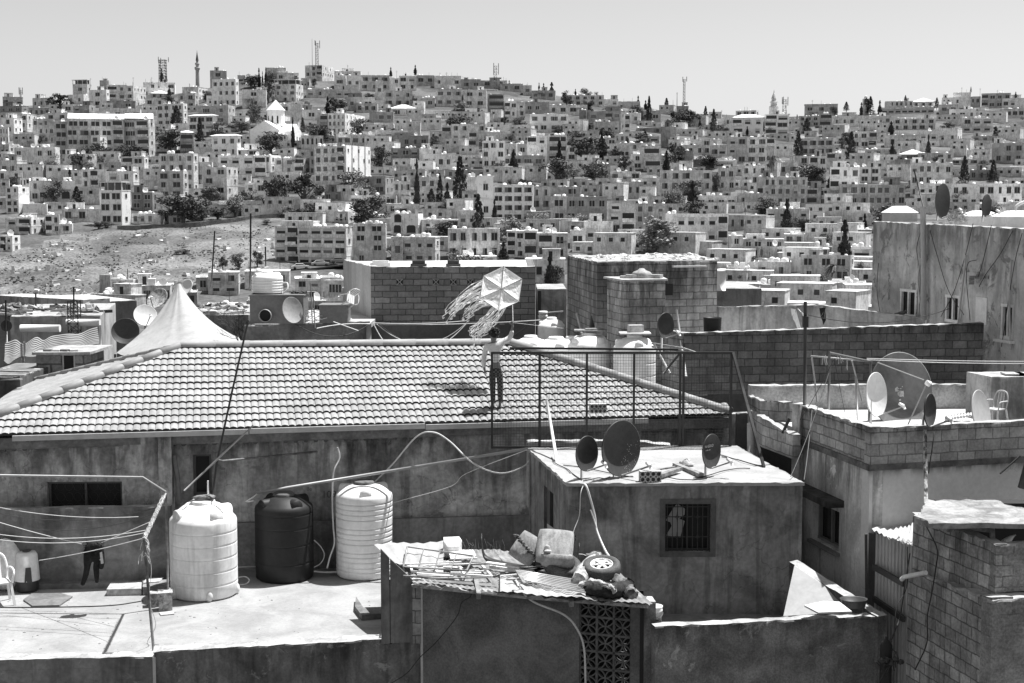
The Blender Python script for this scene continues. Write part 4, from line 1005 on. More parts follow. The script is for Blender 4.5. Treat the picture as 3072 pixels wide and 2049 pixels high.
# gutter, fascia and rafter ends
gl0, gl1, gl2, gl3 = FL + fe * 1.15, FL + (FR - FL) * .585, FL + (FR - FL) * .70, FR - fe * .1
gut = plain('painted_gutter', .42, .4)
for (a, b, dz, t) in ((gl0, FL + (FR - FL) * .36, -.08, 0), (FL + (FR - FL) * .36 + Vector((.02, 0, 0)), gl1, -.07, .02), (gl1 + Vector((.02, 0, 0)), FL + (FR - FL) * .885, -.09, .01)):
    m = MB(); m.beam(a + Vector((0, -.07, dz)), b + Vector((0, -.07, dz)), .11, .10); world(m.build('gutter', gut), house_o)
m = MB(); m.beam(FL + Vector((0, .12, -.2)), FR + Vector((0, .12, -.2)), .05, .2); m.beam(FL + Vector((0, .3, -.31)), FR + Vector((0, .3, -.31)), .3, .04); world(m.build('fascia_board', surf('weathered_fascia', .17, var=.35, scale=2, fine=.2)), house_o)
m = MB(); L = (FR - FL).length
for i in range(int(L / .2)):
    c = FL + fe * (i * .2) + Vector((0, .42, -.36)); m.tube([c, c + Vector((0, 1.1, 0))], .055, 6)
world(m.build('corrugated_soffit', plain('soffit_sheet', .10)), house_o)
H0, H1, H2, H3, H4 = P(-700, 1500, 27.9), P(517, 1500, 28.2), P(517, 1500, 28.9), P(1600, 1500, 29.8), P(2300, 1500, 31.2)
# window and dark door in the house wall
def hole(a, b, x0, y0, x1, y1):
    u0, z1 = uz(a, b, x0, y0); u1, z0 = uz(a, b, x1, y1); return (min(u0, u1), max(u0, u1), min(z0, z1), max(z0, z1))
w1 = hole(H0, H1, 140, 1446, 368, 1540)
m = MB(); wopen(m, H0, H1, GR, E - .15, .25, [w1]); m.beam(H1 + Vector((-.1, .2, 0)) * 1, H1 + Vector((-.1, .2, 0)), .1)
world(m.build('wall', pl_house), house_o)
d1 = hole(H2, H3, 578, 1364, 636, 1486)
m = MB(); wopen(m, H2, H3, GR, E - .1, .25, [d1]); M_, L_ = frame_at(H1, H2); m.box(0, L_, 0, .25, GR, E - .15, M_)
world(m.build('wall', pl_house), house_o)
m = MB(); wopen(m, H3, H4, GR, E - .1, .25, []); world(m.build('wall', pl_house), house_o)
def window(par, a, b, h, frame, mull=1, grille=None, depth=.14, nm='window', fw=.05, pane=None):
    M, L = frame_at(a, b); x0, x1, z0, z1 = h
    f = MB(); f.box(x0, x0 + fw, depth - .04, depth + .03, z0, z1, M); f.box(x1 - fw, x1, depth - .04, depth + .03, z0, z1, M); f.box(x0, x1, depth - .05, depth + .03, z1 - fw, z1, M); f.box(x0, x1, depth - .05, depth + .03, z0, z0 + fw, M)
    for i in range(mull): xm = lerp(x0, x1, (i + 1) / (mull + 1)); f.box(xm - fw * .45, xm + fw * .45, depth - .035, depth + .025, z0 + fw, z1 - fw, M)
    fo = world(f.build(nm, frame), par)
    p = MB(); p.box(x0, x1, depth + .04, depth + .06, z0, z1, M)
    pn = p.build('pane', pane or dark_in); pn.parent = fo; pn.matrix_parent_inverse = fo.matrix_parent_inverse.copy() if False else Matrix.Identity(4)
    return fo, M
fo, M_ = window(house_o, H0, H1, w1, plain('dark_wood_frame', .09), 1)
gl = MB(); x0, x1, z0, z1 = w1
for i in range(9):
    for j in range(3):
        cx = lerp(x0, x1, (i + .5) / 9); cz = lerp(z0, z1, (j + .5) / 3); rr = .075
        gl.tube([M_ @ Vector((cx + rr * math.cos(a * .785), .1, cz + rr * math.sin(a * .785) * 1.2)) for a in range(9)], .004, 4, False)
go = gl.build('grille', steel_dk); go.parent = fo
window(house_o, H2, H3, d1, plain('dark_wood_frame', .09), 0, nm='door')
# plinth band low on the wall
m = MB(); za = on(H2, H3, 1400, 1548).z; M_, L_ = frame_at(H2, H3); m.box(0, L_, -.10, -.001, T - .1, za, M_); world(m.build('plinth', surf('plinth_plaster', .22, var=.3, scale=1.3, fine=.16, streak=.35)), house_o)

# ---- water tanks on the terrace
def lobed_tank(label, cx, cy, r, hs, ht, mat, ribs, lobes, zb=T, nm='water_tank', rib_h=.012, lid=None, rot=0.4, group='large water tanks on the terrace', d=None, lidmat=None, feet=False):
    o = thing(nm, label, 'water tank', (cx, cy, zb), rot, group)
    m = MB(); prof = [(0, 0), (r * .9, 0), (r * .985, .04)]
    z = .05; n = len(ribs)
    for rz in ribs:
        prof += [(r, rz - .03), (r, rz - .013), (r * (1 - rib_h * 1.8), rz), (r, rz + .013), (r, rz + .03)]
    prof += [(r * 1.0, hs - .02), (r * .975, hs + .03)]
    for k in range(1, 9): t = k / 8; prof.append((r * (.975 - .6 * t), hs + .03 + (ht - hs - .03) * math.sin(t * math.pi / 2) * .93))
    prof.append((0, ht * .995))
    m.smooth = True; m.lathe(prof, 48)
    b = m.build('tank_body', mat, o)
    for i in range(lobes):
        a = i * 2 * math.pi / lobes + .3; l = MB(); l.smooth = True; cxx, cyy = r * .66 * math.cos(a), r * .66 * math.sin(a)
        M = Matrix.Rotation(a, 4, 'Z') @ Matrix.Rotation(math.pi / 2, 4, 'Y')
        l.lathe([(0, -.24 * r), (.20 * r, -.24 * r), (.215 * r, -.2 * r), (.215 * r, .2 * r), (.20 * r, .24 * r), (0, .24 * r)], 18, (cxx, cyy, hs + (ht - hs) * .34), M.to_3x3() if False else Matrix.Rotation(a, 3, 'Z') @ Matrix.Rotation(math.pi / 2, 3, 'Y'))
        l.build('shoulder_lobe', mat, o)
    l = MB(); l.smooth = True; l.lathe([(r * .36, ht - .03), (r * .37, ht + .03), (r * .32, ht + .05), (0, ht + .06)], 24); l.build('lid', lidmat or mat, o)
    if feet:
        for i in range(5):
            a = i * 1.256 + .9; l = MB(); l.smooth = True; l.blob((r * .95 * math.cos(a), r * .95 * math.sin(a), .10), (.07, .07, .11), 12, 8); l.build('moulded_foot', mat, o)
    return o
tk_w = surf('aged_white_tank', .80, var=.12, scale=1.6, fine=.05, streak=.24, rough=.5, bump=.05); tk_b = surf('black_tank', .022, var=.2, scale=1.5, fine=.1, streak=0, rough=.55, bump=.05, spec=.25)
tk_w2 = surf('bright_white_tank', .84, var=.09, scale=1.6, fine=.04, streak=.14, rough=.5, bump=.04)
c1, c2, c3 = P(612, 1700, 27.21), P(854, 1700, 28.45), P(1094, 1700, 28.68)
lobed_tank('squat white plastic tank with rounded shoulder lobes and old cloth on its lid', c1.x, c1.y, .628, 1.44, 1.76, tk_w, [.28, .53, .78, 1.02, 1.25], 4, feet=True, rib_h=.010)
lobed_tank('black plastic tank standing between two white ones', c2.x, c2.y, .57, 1.42, 1.66, tk_b, [.36, .72, 1.05, 1.32], 4, lidmat=surf('dusty_black_lid', .16, var=.3, scale=3))
lobed_tank('tall white tank with closely ribbed sides and rough dark lid', c3.x, c3.y, .563, 1.62, 1.85, tk_w2, [.16, .25, .36, .46, .55, .72, .82, .92, 1.02, 1.2, 1.30, 1.40, 1.50], 3, lidmat=surf('crusted_lid', .12, var=.4, scale=6), rib_h=.022)
m = MB(); q = random.Random(2)
m.smooth = True
for k in range(5): m.blob((c1.x + q.uniform(-.14, .14), c1.y + q.uniform(-.14, .1), T + 1.84 + q.uniform(0, .03)), (q.uniform(.09, .17), .11, .045), 10, 6, .16, k)
tag(m.build('rag', surf('old_cloth', .17, var=.5, scale=8)), 'crumpled grey cloth on the lid of the squat white tank', 'cloth')
# ---- things standing about on the terrace
def gp(x, y): return G(x, y, T)
# clothes line frame
p0, p1, p2, p3 = P(-300, 1424, 27.2), P(455, 1431, 27.2), P(507, 1476, 27.0), None
b3 = gp(505, 1822); top3 = Vector((b3.x, b3.y, P(507, 1476, b3.y).z)); b2 = gp(461, 1952); top2 = Vector((b2.x - .12, b2.y, P(437, 1618, b2.y).z))
o = thing('clothes_line_stand', 'bent steel pipe clothes line frame wound with rope at the terrace edge', 'clothes line', tuple(b2))
k1 = Vector((top3.x - .42, top3.y + .05, top3.z + .26)); k0 = Vector((-13, top3.y + .3, top3.z + .30))
for nm, pts, r in (('top_rail', [k0, k1, top3], .022), ('post', [top3, b3], .022), ('post', [top2, b2], .024), ('cross_bar', [top3 + Vector((0, 0, -.03)), top2], .024)):
    world(MB().tube(pts, r, 8).build(nm, rust if nm == 'post' else steel), o)
m = MB(); q = random.Random(6)
for i in range(46):
    t = i / 45; c = top3.lerp(top2, .12 + .88 * t) + Vector((0, 0, 0)); rr = .035
    m.tube([c + Vector((rr * math.cos(j * 1.3 + i), q.uniform(-.03, .03), rr * math.sin(j * 1.3 + i))) for j in range(6)], .006, 4)
for i in range(12):
    c = top2 + Vector((q.uniform(-.02, .05), 0, q.uniform(-.25, .1))); m.tube(spline([c, c + Vector((q.uniform(-.08, .1), q.uniform(-.1, .1), -.08)), c + Vector((q.uniform(-.1, .1), 0, -.2))], 4), .005, 4)
world(m.build('rope_winding', plain('frayed_rope', .6)), o)
lines = [((-50, 1512, 26.5), (415, 1550, 25.5), .10, 1), ((-50, 1552, 26), (245, 1632, 25.9), .02, 1), ((305, 1628, 25.9), (452, 1565, 25.4), .0, 1), ((-50, 1596, 25.5), (440, 1590, 25.0), .13, 1), ((-50, 1612, 25.3), (440, 1597, 24.8), .14, 1), ((-50, 1530, 26.5), (480, 1520, 26.2), .22, 0), ((118, 1681, 26.4), (432, 1614, 24.5), .03, 1), ((-50, 1560, 26), (480, 1535, 25.9), .26, 0)]
for i, (a, b, dr, lt) in enumerate(lines):
    o = MB().tube(sag(P(*a), P(*b), dr, 14), .0065, 4).build('clothes_line', cable_lt if lt else cable_dk)
    tag(o, ['white line sagging highest over the terrace', 'white line running down to the hanging jacket', 'short white line from the jacket up to the frame', 'thick upper white line crossing above the jacket', 'thick lower white line just above the jacket', 'thin dark line across the parapet wall', 'white line from the bin rising to the frame post', 'lower thin dark line sagging across the parapet'][i], 'clothes line', 'lines strung over the white terrace')
# jacket
jc = P(275, 1690, 25.9); m = MB(); q = random.Random(3); m.smooth = True
def px(x, y, d=25.9): return P(x, y, d)
m.tube(spline([px(258, 1630), px(257, 1655), px(262, 1678), px(290, 1682)], 3), [.03] * 2 + [.12] * 20 if False else .10, 10)
jk = []
def skin(name, pts, edges, rad, mat, sub=2, loc=None, parent=None, smooth=True):
    me = bpy.data.meshes.new(name); me.from_pydata([tuple(p) for p in pts], edges, []); ob = bpy.data.objects.new(name, me); col.objects.link(ob)
    md = ob.modifiers.new('s', 'SKIN'); sv = me.skin_vertices[0].data
    for i, r in enumerate(rad): sv[i].radius = (r if isinstance(r, tuple) else (r, r)); sv[i].use_root = (i == 0)
    md.use_smooth_shade = smooth; s2 = ob.modifiers.new('u', 'SUBSURF'); s2.levels = s2.render_levels = sub
    dg = bpy.context.evaluated_depsgraph_get(); ev = ob.evaluated_get(dg); m2 = bpy.data.meshes.new_from_object(ev); m2.materials.clear(); m2.materials.append(mat)
    m2.polygons.foreach_set('use_smooth', [smooth] * len(m2.polygons))
    ob.modifiers.clear(); ob.data = m2; bpy.data.meshes.remove(me)
    if parent: world(ob, parent)
    return ob
cloth_dk = surf('black_cloth', .018, var=.4, scale=9, fine=.2, rough=.95)
jo = thing('jacket', 'black fur trimmed jacket hung over the washing lines with sleeves dangling', 'jacket', tuple(px(275, 1632)))
skin('jacket_body', [px(262, 1640), px(285, 1636), px(302, 1640), px(264, 1668), px(296, 1672), px(262, 1700), px(257, 1728), px(246, 1757), px(288, 1700), px(290, 1725), px(291, 1750), px(304, 1690), px(303, 1708)],
     [(0, 1), (1, 2), (0, 3), (2, 4), (3, 4), (3, 5), (5, 6), (6, 7), (4, 8), (8, 9), (9, 10), (4, 11), (11, 12)], [.09, .09, .07, .11, .10, .06, .055, .04, .06, .05, .035, .07, .04], cloth_dk, 2, parent=jo)
m = MB()
for i in range(260):
    c = px(q.uniform(248, 312), q.uniform(1626, 1668), 25.83 + q.uniform(-.02, .05)); v = Vector((q.gauss(0, .03), q.gauss(-.01, .02), q.gauss(0, .03))); s = Vector((.006, 0, .006)); m.face([c - s, c + s, c + v])
world(m.build('fur_trim', cloth_dk), jo)
m = MB(); m.face([px(299, 1658, 25.74), px(306, 1655, 25.74), px(311, 1690, 25.74), px(303, 1692, 25.74)]); m.face([px(299, 1678, 25.735), px(308, 1672, 25.735), px(309, 1676, 25.735), px(300, 1682, 25.735)]); world(m.build('pale_lining', plain('pale_lining', .5)), jo)
# bin, sack, chair, slabs, tins
bc = gp(83, 1772); o = thing('upturned_tub', 'white tub turned over a dark drum beside the sack', 'drum', tuple(bc))
m = MB(); m.smooth = True; m.lathe([(0, 0), (.19, 0), (.205, .05), (.20, .12), (.21, .14), (.2, .3), (.19, .42), (0, .42)], 24); m.build('drum', plain('dark_drum', .045, .4), o)
m = MB(); m.smooth = True
m.lathe([(.235, .22), (.20, .70), (.17, .75), (0, .76)], 24, fn=lambda a, z: 1); m.build('tub', white_pl, o)
m = MB(); m.face([(.02, -.237, .2), (.16, -.20, .2), (.14, -.20, .5), (.05, -.232, .5)]); m.build('dark_opening', plain('dark_drum', .045, .4), o)
m = MB(); m.smooth = True
for k in range(4): m.blob((rng.uniform(-.08, .08), rng.uniform(-.08, .05), .78), (.07, .05, .02), 8, 5, .3, k)
m.build('leaf_scraps', plain('dry_leaf', .08), o)
sc_ = gp(15, 1775); m = MB(); m.smooth = True; m.blob(sc_ + Vector((0, .1, .5)), (.3, .22, .5), 18, 12, .05, 3); tag(m.build('sack', surf('white_sack', .72, var=.12, scale=5)), 'bulging white woven sack at the edge of the terrace', 'sack')
cb = gp(-5, 1812)
def plastic_chair(o, mat, s=1):
    m = MB(); m.smooth = False; m.box(-.21, .21, -.2, .2, .40, .43); m.build('seat', mat, o)
    for sx in (-1, 1):
        for sy in (-1, 1): MB().beam((sx * .2, sy * .19, .42), (sx * .25, sy * .25, 0), .045, .03).build('leg', mat, o)
        m = MB(); m.tube(spline([(sx * .22, -.2, .42), (sx * .26, -.2, .62), (sx * .26, .1, .64), (sx * .21, .24, .62)], 5), .02, 6); m.build('armrest', mat, o)
    m = MB(); m.tube(spline([(-.2, .2, .42), (-.21, .25, .65), (-.15, .29, .84), (0, .3, .89), (.15, .29, .84), (.21, .25, .65), (.2, .2, .42)], 5), .022, 6)
    for x in (-.09, 0, .09): m.beam((x, .2, .42), (x * .9, .29, .86), .03, .012)
    m.build('backrest', mat, o)
o = thing('plastic_chair', 'white plastic garden chair beside the white sack', 'chair', tuple(cb), .5); plastic_chair(o, white_pl)
def slab(label, pts, z0, z1, mat, nm='concrete_slab', jit=.01):
    m = MB(); pp = [gp(*p) for p in pts]; m.prism([(p.x + rng.uniform(-jit, jit), p.y + rng.uniform(-jit, jit)) for p in pp], T + z0, T + z1); return tag(m.build(nm, mat), label, nm.replace('_', ' '))
conc = surf('broken_concrete', .40, var=.25, scale=4, fine=.2, bump=.5)
slab('long flat concrete slab lying below the parapet wall', [(320, 1788), (425, 1786), (425, 1764), (336, 1766)], .0, .13, conc)
slab('second concrete slab, shorter and darker, against the squat white tank', [(428, 1786), (508, 1784), (505, 1762), (430, 1762)], .0, .16, surf('dark_concrete', .2, var=.4, scale=4, fine=.2))
slab('thin broken board lying on top of the shorter slab', [(432, 1776), (478, 1772), (492, 1760), (440, 1762)], .165, .185, wood_lt, 'broken_board')
for (x, y, w_, h_, lab) in ((458, 1822, .2, .24, 'small rusty paint tin half hidden behind the other tin'), (492, 1833, .24, .32, 'upright rusty paint tin beside the squat white tank')):
    c = gp(x, y); m = MB(); m.box(-w_ / 2, w_ / 2, -w_ / 2, w_ / 2, 0, h_, Matrix.Translation(c + Vector((0, w_ / 2, 0))) @ Matrix.Rotation(.25, 4, 'Z')); m.box(-w_ / 2 - .01, w_ / 2 + .01, -w_ / 2 - .01, w_ / 2 + .01, h_, h_ + .015, Matrix.Translation(c + Vector((0, w_ / 2, 0))) @ Matrix.Rotation(.25, 4, 'Z'))
    tag(m.build('paint_tin', surf('rusty_tin', .33, var=.6, scale=9, fine=.3)), lab, 'tin')
c = gp(500, 1842); m = MB(); m.box(-.12, .12, -.1, .1, .002, .02, Matrix.Translation(c) @ Matrix.Rotation(.4, 4, 'Z')); tag(m.build('tile_piece', conc), 'flat broken tile in front of the upright paint tin', 'tile')
m = MB(); kp = [(70, 1803), (95, 1785), (180, 1783), (218, 1793), (178, 1820), (98, 1822)]; m.prism([(gp(*p).x, gp(*p).y) for p in kp], T + .006, T + .03); tag(m.build('flat_sheet', surf('grey_sheet', .17, var=.25, scale=3, rough=.6)), 'six-sided grey plastic sheet lying flat on the terrace', 'sheet')
cable('hose', 'thin dark hose running across the terrace floor to the frame foot', [gp(-60, 1824) + Vector((0, 0, .01)), gp(150, 1823) + Vector((0, 0, .01)), gp(330, 1818) + Vector((0, 0, .01)), gp(430, 1804) + Vector((0, 0, .01))], .010)
cable('cord', 'pale loose cord curling down the frame post', [top2 + Vector((.03, 0, -.1)), top2 + Vector((.1, .05, -.5)), top2 + Vector((.06, .0, -1.0)), b2 + Vector((-.03, .3, .35)), b2 + Vector((-.2, .4, .02)), b2 + Vector((.02, .3, .02))], .006, cable_lt)
# L-shaped low step near the shed
m = MB(); q1 = gp(1070, 1838); m.prism([(gp(1065, 1835).x, gp(1065, 1835).y), (gp(1085, 1862).x, gp(1085, 1862).y), (gp(1200, 1852).x, gp(1200, 1852).y), (gp(1200, 1835).x, gp(1200, 1835).y), (gp(1090, 1838).x, gp(1090, 1838).y), (gp(1068, 1805).x, gp(1068, 1805).y)], T, T + .10); tag(m.build('cement_step', surf('cement_step', .16, var=.3, scale=3)), 'small L-shaped cement step on the terrace near the shed door', 'step')
# tall thin poles by the squat white tank
m = MB().tube([P(745, 960, 27.6), P(695, 1180, 27.6), P(650, 1390, 27.5), P(636, 1500, 27.7)], .020, 7); tag(m.build('aerial_pole', steel_dk), 'long dark leaning pole rising over the tile roof from the squat tank', 'pole')
m = MB().tube([P(760, 1276, 27.3), P(553, 1472, 27.3)], .018, 7); tag(m.build('brace_pole', steel), 'pale slanting brace pole crossing the long dark pole', 'pole')
m = MB().tube([P(624, 1442, 27.8), P(624, 1505, 27.8)], .018, 7); tag(m.build('vent_pipe', white_pl), 'short white upright pipe behind the squat white tank', 'pipe')
m = MB().tube([P(651, 1379, 27.52), P(668, 1383, 28), P(1000, 1350, 29.5), P(1590, 1352, 30.3)], .022, 7); tag(m.build('water_pipe', rust), 'long nearly level pipe along the old house wall', 'pipe')
pa, pb = P(770, 1478, 28.3), P(1590, 1345, 28.7)
m = MB().tube([pa, pb], .030, 8); tag(m.build('support_pipe', steel), 'long thick pipe slanting up from the black tank to the mesh fence', 'pipe')
cable('elbow_pipe', 'short bent white pipe above the black tank', [P(783, 1472, 28.4), P(762, 1490, 28.3), P(738, 1505, 28.2), P(760, 1502, 28.3)], .016, cable_lt, 3)
cable('hose', 'pale hose hanging in front of the old wall between black and ribbed tanks', [P(1013, 1342, 28.6), P(1018, 1375, 28.6), P(1000, 1420, 28.5), P(997, 1500, 28.5), P(1000, 1580, 28.5), P(1003, 1630, 28.4), P(990, 1670, 28.4), P(981, 1705, 28.3)], .017, cable_lt)
cable('hose', 'pale hose arching high against the eave behind the ribbed tank', [P(1125, 1445, 29.0), P(1180, 1390, 28.9), P(1250, 1310, 28.7), P(1300, 1297, 28.6), P(1350, 1325, 28.6), P(1420, 1390, 28.4), P(1500, 1420, 28.5), P(1570, 1400, 28.6), P(1598, 1365, 28.6)], .017, cable_lt)
cable('hose', 'doubled pale hose loop beside the black tank', [P(942, 1620, 28.6), P(962, 1640, 28.6), P(973, 1665, 28.6), P(962, 1690, 28.6), P(942, 1702, 28.5)], .012, cable_lt)
cable('hose', 'pale hose linking white and black tanks at floor level', [P(712, 1702, 28.4), P(760, 1700, 28.6), P(790, 1700, 28.8)], .012, cable_lt)
cable('valve_pipe', 'valve and looped hose at the foot of the squat white tank', [P(712, 1733, 28.0), P(735, 1730, 28.1), P(748, 1740, 28.0), P(738, 1752, 27.9), P(712, 1756, 27.8)], .014, cable_lt)
cable('hose', 'hose along the floor from the black tank to the ribbed tank', [P(942, 1714, 28.5), P(975, 1717, 28.5), P(1010, 1716, 28.6)], .02, cable_lt)
cable('cable', 'thin pale wire slanting up behind the ribbed tank', [P(1180, 1508, 28.8), P(1350, 1460, 28.7), P(1400, 1420, 28.5), P(1580, 1350, 28)], .006, cable_lt)
cable('cable', 'thin black cable looped along the old house wall', [P(665, 1390, 29.2), P(720, 1395, 29.3), P(850, 1390, 29.3), P(1000, 1378, 29.4), P(1110, 1352, 29.5)], .008)
m = MB().tube([P(522, 1366, 28.3), P(532, 1430, 28.3), P(538, 1510, 28.2)], .05, 10); tag(m.build('drain_pipe', surf('grey_drain', .12, var=.2)), 'thick grey drain pipe leaning on the old wall by the dark door', 'pipe')
# faint writing on the old wall
def text_obj(s, size, mat, M, parent=None, ext=.002, nm='lettering'):
    cu = bpy.data.curves.new(nm, 'FONT'); cu.body = s; cu.size = size; cu.extrude = ext; ob = bpy.data.objects.new(nm, cu); col.objects.link(ob)
    dg = bpy.context.evaluated_depsgraph_get(); me = bpy.data.meshes.new_from_object(ob.evaluated_get(dg)); me.materials.clear(); me.materials.append(mat)
    bpy.data.objects.remove(ob); o2 = bpy.data.objects.new(nm, me); col.objects.link(o2); o2.matrix_world = M
    if parent: o2.parent = parent; o2.matrix_parent_inverse = parent.matrix_world.inverted() if False else Matrix.Identity(4)
    return o2
for t_, x, y, sz in (('109', 965, 1490, .2), ('lle', 920, 1470, .12)):
    M3_, _ = frame_at(H2, H3); c_ = on(H2, H3, x, y, .11); R_ = M3_.to_3x3() @ Matrix.Rotation(math.pi / 2, 3, 'X'); world(text_obj(t_, sz, plain('charcoal_scrawl', .09), Matrix.Translation(c_) @ R_.to_4x4(), nm='graffiti'), house_o)
m = MB(); q = random.Random(19)
for k in range(90):
    c = gp(q.uniform(0, 1140), q.uniform(1790, 1950)) + Vector((0, 0, .002)); r = q.uniform(.004, .02); m.blob(c, (r * 1.5, r, r * .5), 5, 3, .4, k)
setting(m.build('grit', plain('dark_grit', .2)), 'stuff', 'scattered grit and crumbs on the white terrace floor', 'debris')
m = MB(); e_ = A1 + Vector((.0, -.01, .06)); rwall(m, [e_, e_ + Vector((.045, 0, 0))], GR, .004, .006, .05); world(m.build('pale_edge_strip', plain('pale_edge', .5)), bpy.data.objects['flat_roof_house'])  # narrow pale strip at the corner of the front wall
# ---- shed with the junk roof
S0, S1 = P(1262, 1760, 24.05), P(1932, 1800, 22.85)
ZS = -6.22
shed = thing('roof_shed', 'plastered rooftop shed piled with scrap on its sheet roof', 'shed', (S0.x, S0.y, GR))
hb = hole(S0, S1, 1738, 1797, 1888, 2400); hb = (hb[0], hb[1], hb[3] - 6 * .2655, hb[3]) if False else hb
M_, L_ = frame_at(S0, S1); bu0, bu1, _, btop = hb; bw_ = (bu1 - bu0) / 3; bbot = btop - 7 * bw_
m = MB(); wopen(m, S0, S1, GR, ZS, .2, [(bu0, bu1, bbot, btop)]); world(m.build('wall', pl_shed), shed)
m = MB(); m.box(bu0 - .1, bu1 + .1, .45, .47, bbot - .1, btop + .1, M_); m.box(L_ - .06, L_, -.012, -.001, GR, ZS, M_) ; world(m.build('dark_room_behind', dark_in), shed)
m = MB(); rwall(m, [M_ @ Vector((-.005, -.006, ZS)), M_ @ Vector((.035, -.006, ZS))], GR, .004, .004, .05); world(m.build('pale_edge_strip', plain('pale_edge', .5)), shed)  # thin pale strip down the left end of the shed wall
bb = MB(); w2 = bw_ / 2; bb.mat = 0
for (a, b, c, d) in ((-w2, w2, -w2, -w2 + .018), (-w2, w2, w2 - .018, w2), (-w2, -w2 + .018, -w2, w2), (w2 - .018, w2, -w2, w2)): bb.box(a, b, .0, .09, c, d)
for cx, cz in ((w2, 0), (-w2, 0), (0, w2), (0, -w2)):
    n = 12; a0 = {(w2, 0): 90, (-w2, 0): -90, (0, w2): 180, (0, -w2): 0}[(cx, cz)]
    for i in range(n):
        t0, t1 = R(a0 + 180 * i / n), R(a0 + 180 * (i + 1) / n)
        bb.beam((cx + w2 * math.cos(t0), .045, cz + w2 * math.sin(t0)), (cx + w2 * math.cos(t1), .045, cz + w2 * math.sin(t1)), .07, .019, up=(math.cos((t0 + t1) / 2), 0, math.sin((t0 + t1) / 2)))
bbm = bb.mesh('breeze_block', surf('breeze_block', .125, var=.2, scale=5, fine=.2))
for i in range(3):
    for j in range(7):
        c = M_ @ Vector((bu0 + bw_ * (i + .5), .03, btop - bw_ * (j + .5))); t = math.atan2(M_[1][0], M_[0][0]); world(inst('breeze_block', bbm, None, tuple(c), (0, 0, t)), shed)
# side: two sheet doors and a block pillar
D0, D1, D2 = P(1142, 1700, 23.95), P(1168, 1700, 23.98), P(1236, 1730, 24.05)
def panel(m, a, b, ya, yb_, zb, th=.03):
    za = ray(a[0], ya); A = Vector(a[1]); B = Vector(b[1]); A1_ = ray(a[0], ya) * (A.y / ray(a[0], ya).y); B1_ = ray(b[0], yb_) * (B.y / ray(b[0], yb_).y)
    n = Vector((0, th, 0)); v = [Vector((A.x, A.y, zb)), Vector((B.x, B.y, zb)), Vector((B.x, B.y, B1_.z)), Vector((A.x, A.y, A1_.z))]
    m.add(v + [p + n for p in v], [(0, 1, 2, 3), (7, 6, 5, 4), (0, 4, 5, 1), (1, 5, 6, 2), (2, 6, 7, 3), (3, 7, 4, 0)])
door_m = surf('weathered_sheet_door', .17, var=.4, scale=1.4, fine=.12, streak=.3, bump=.1, rough=.6)
m = MB(); panel(m, (1142, D0), (1167, D1), 1646, 1674, T + .02); world(m.build('door', door_m), shed)
m = MB(); m.box(D1.x - .02, D1.x + .03, D1.y + .03, D1.y + .05, T, T + 1.1); world(m.build('door_gap', dark_in), shed)
m = MB(); panel(m, (1169, D1 + Vector((.01, .02, 0))), (1236, D2), 1676, 1738, T + .02); world(m.build('door', door_m), shed)
blk_p = surf('grey_blocks', .27, var=.25, scale=2, fine=.2, brick=(.22, .21, .4, .012))
pa, pb = P(1236, 1735, 24.06), P(1262, 1735, 24.04); m = MB(); rwall(m, [Vector((pa.x, pa.y, ZS + .02)), Vector((pb.x, pb.y, ZS + .02))], T, .2, .01, .06); world(m.build('block_pillar', blk_p), shed)
pa = P(1934, 1808, 22.78)
m = MB(); rwall(m, [Vector((pa.x, pa.y, ZS - .02)), Vector((P(1968, 1808, 22.78).x, 22.8, ZS - .02))], GR, .3, .01); world(m.build('corner_pier', pl_low), shed)
# roof sheets
sheet = surf('old_corrugated_sheet', .25, var=.3, scale=1.5, fine=.15, streak=0, bump=.5, rough=.6, spots=.3)
def corr(m, a, b, c, d, amp=.009, pitch=.11, th=.004):     # corrugated quad a-b front, d-c back, ridges run front to back
    a, b, c, d = map(Vector, (a, b, c, d)); n = max(2, int((b - a).length / pitch * 4)); base = len(m.v); nn = 6
    for j in range(nn + 1):
        for i in range(n + 1):
            t = i / n; s = j / nn; p = a.lerp(b, t).lerp(d.lerp(c, t), s); p.z += amp * math.sin(i * math.pi / 2) + .012 * math.sin(s * 5 + t * 9); m.v.append(tuple(p))
    for j in range(nn):
        for i in range(n):
            q = base + j * (n + 1) + i; m.f.append((q, q + 1, q + n + 2, q + n + 1)); m.m.append(m.mat); m.sm.append(True)
def gz(x, y, z): return G(x, y, z)
m = MB(); corr(m, gz(1240, 1748, -6.24), gz(1600, 1786, -6.24), gz(1500, 1650, -6.16), gz(1150, 1640, -6.16)); corr(m, gz(1590, 1782, -6.22), gz(1958, 1814, -6.22), gz(1830, 1690, -6.14), gz(1480, 1648, -6.14))
m.mat = 1; corr(m, gz(1180, 1690, -6.1), gz(1330, 1720, -6.12), gz(1330, 1625, -6.0), gz(1122, 1632, -6.0), .012, .2); corr(m, gz(1500, 1775, -6.17), gz(1760, 1795, -6.18), gz(1740, 1720, -6.15), gz(1500, 1715, -6.15), .01, .16)
world(m.build('sheet_roof', [sheet, plain('pale_torn_sheet', .36, .6)]), shed)
m = MB()
for x, y in ((1432, 1775), (1708, 1798)):
    a = P(x, y, 23.6 - (x - 1432) * .0017); m.beam(a + Vector((-.05, .5, .12)), a + Vector((.03, -.22, -.02)), .07, .1)
world(m.build('roof_beam', wood), shed)
m = MB(); rwall(m, [gz(1236, 1752, -6.25), gz(1600, 1790, -6.26), gz(1945, 1816, -6.26)], -6.31, .1, .03, .1); world(m.build('roof_edge', surf('crumbling_roof_edge', .3, var=.4, scale=6, fine=.3)), shed)
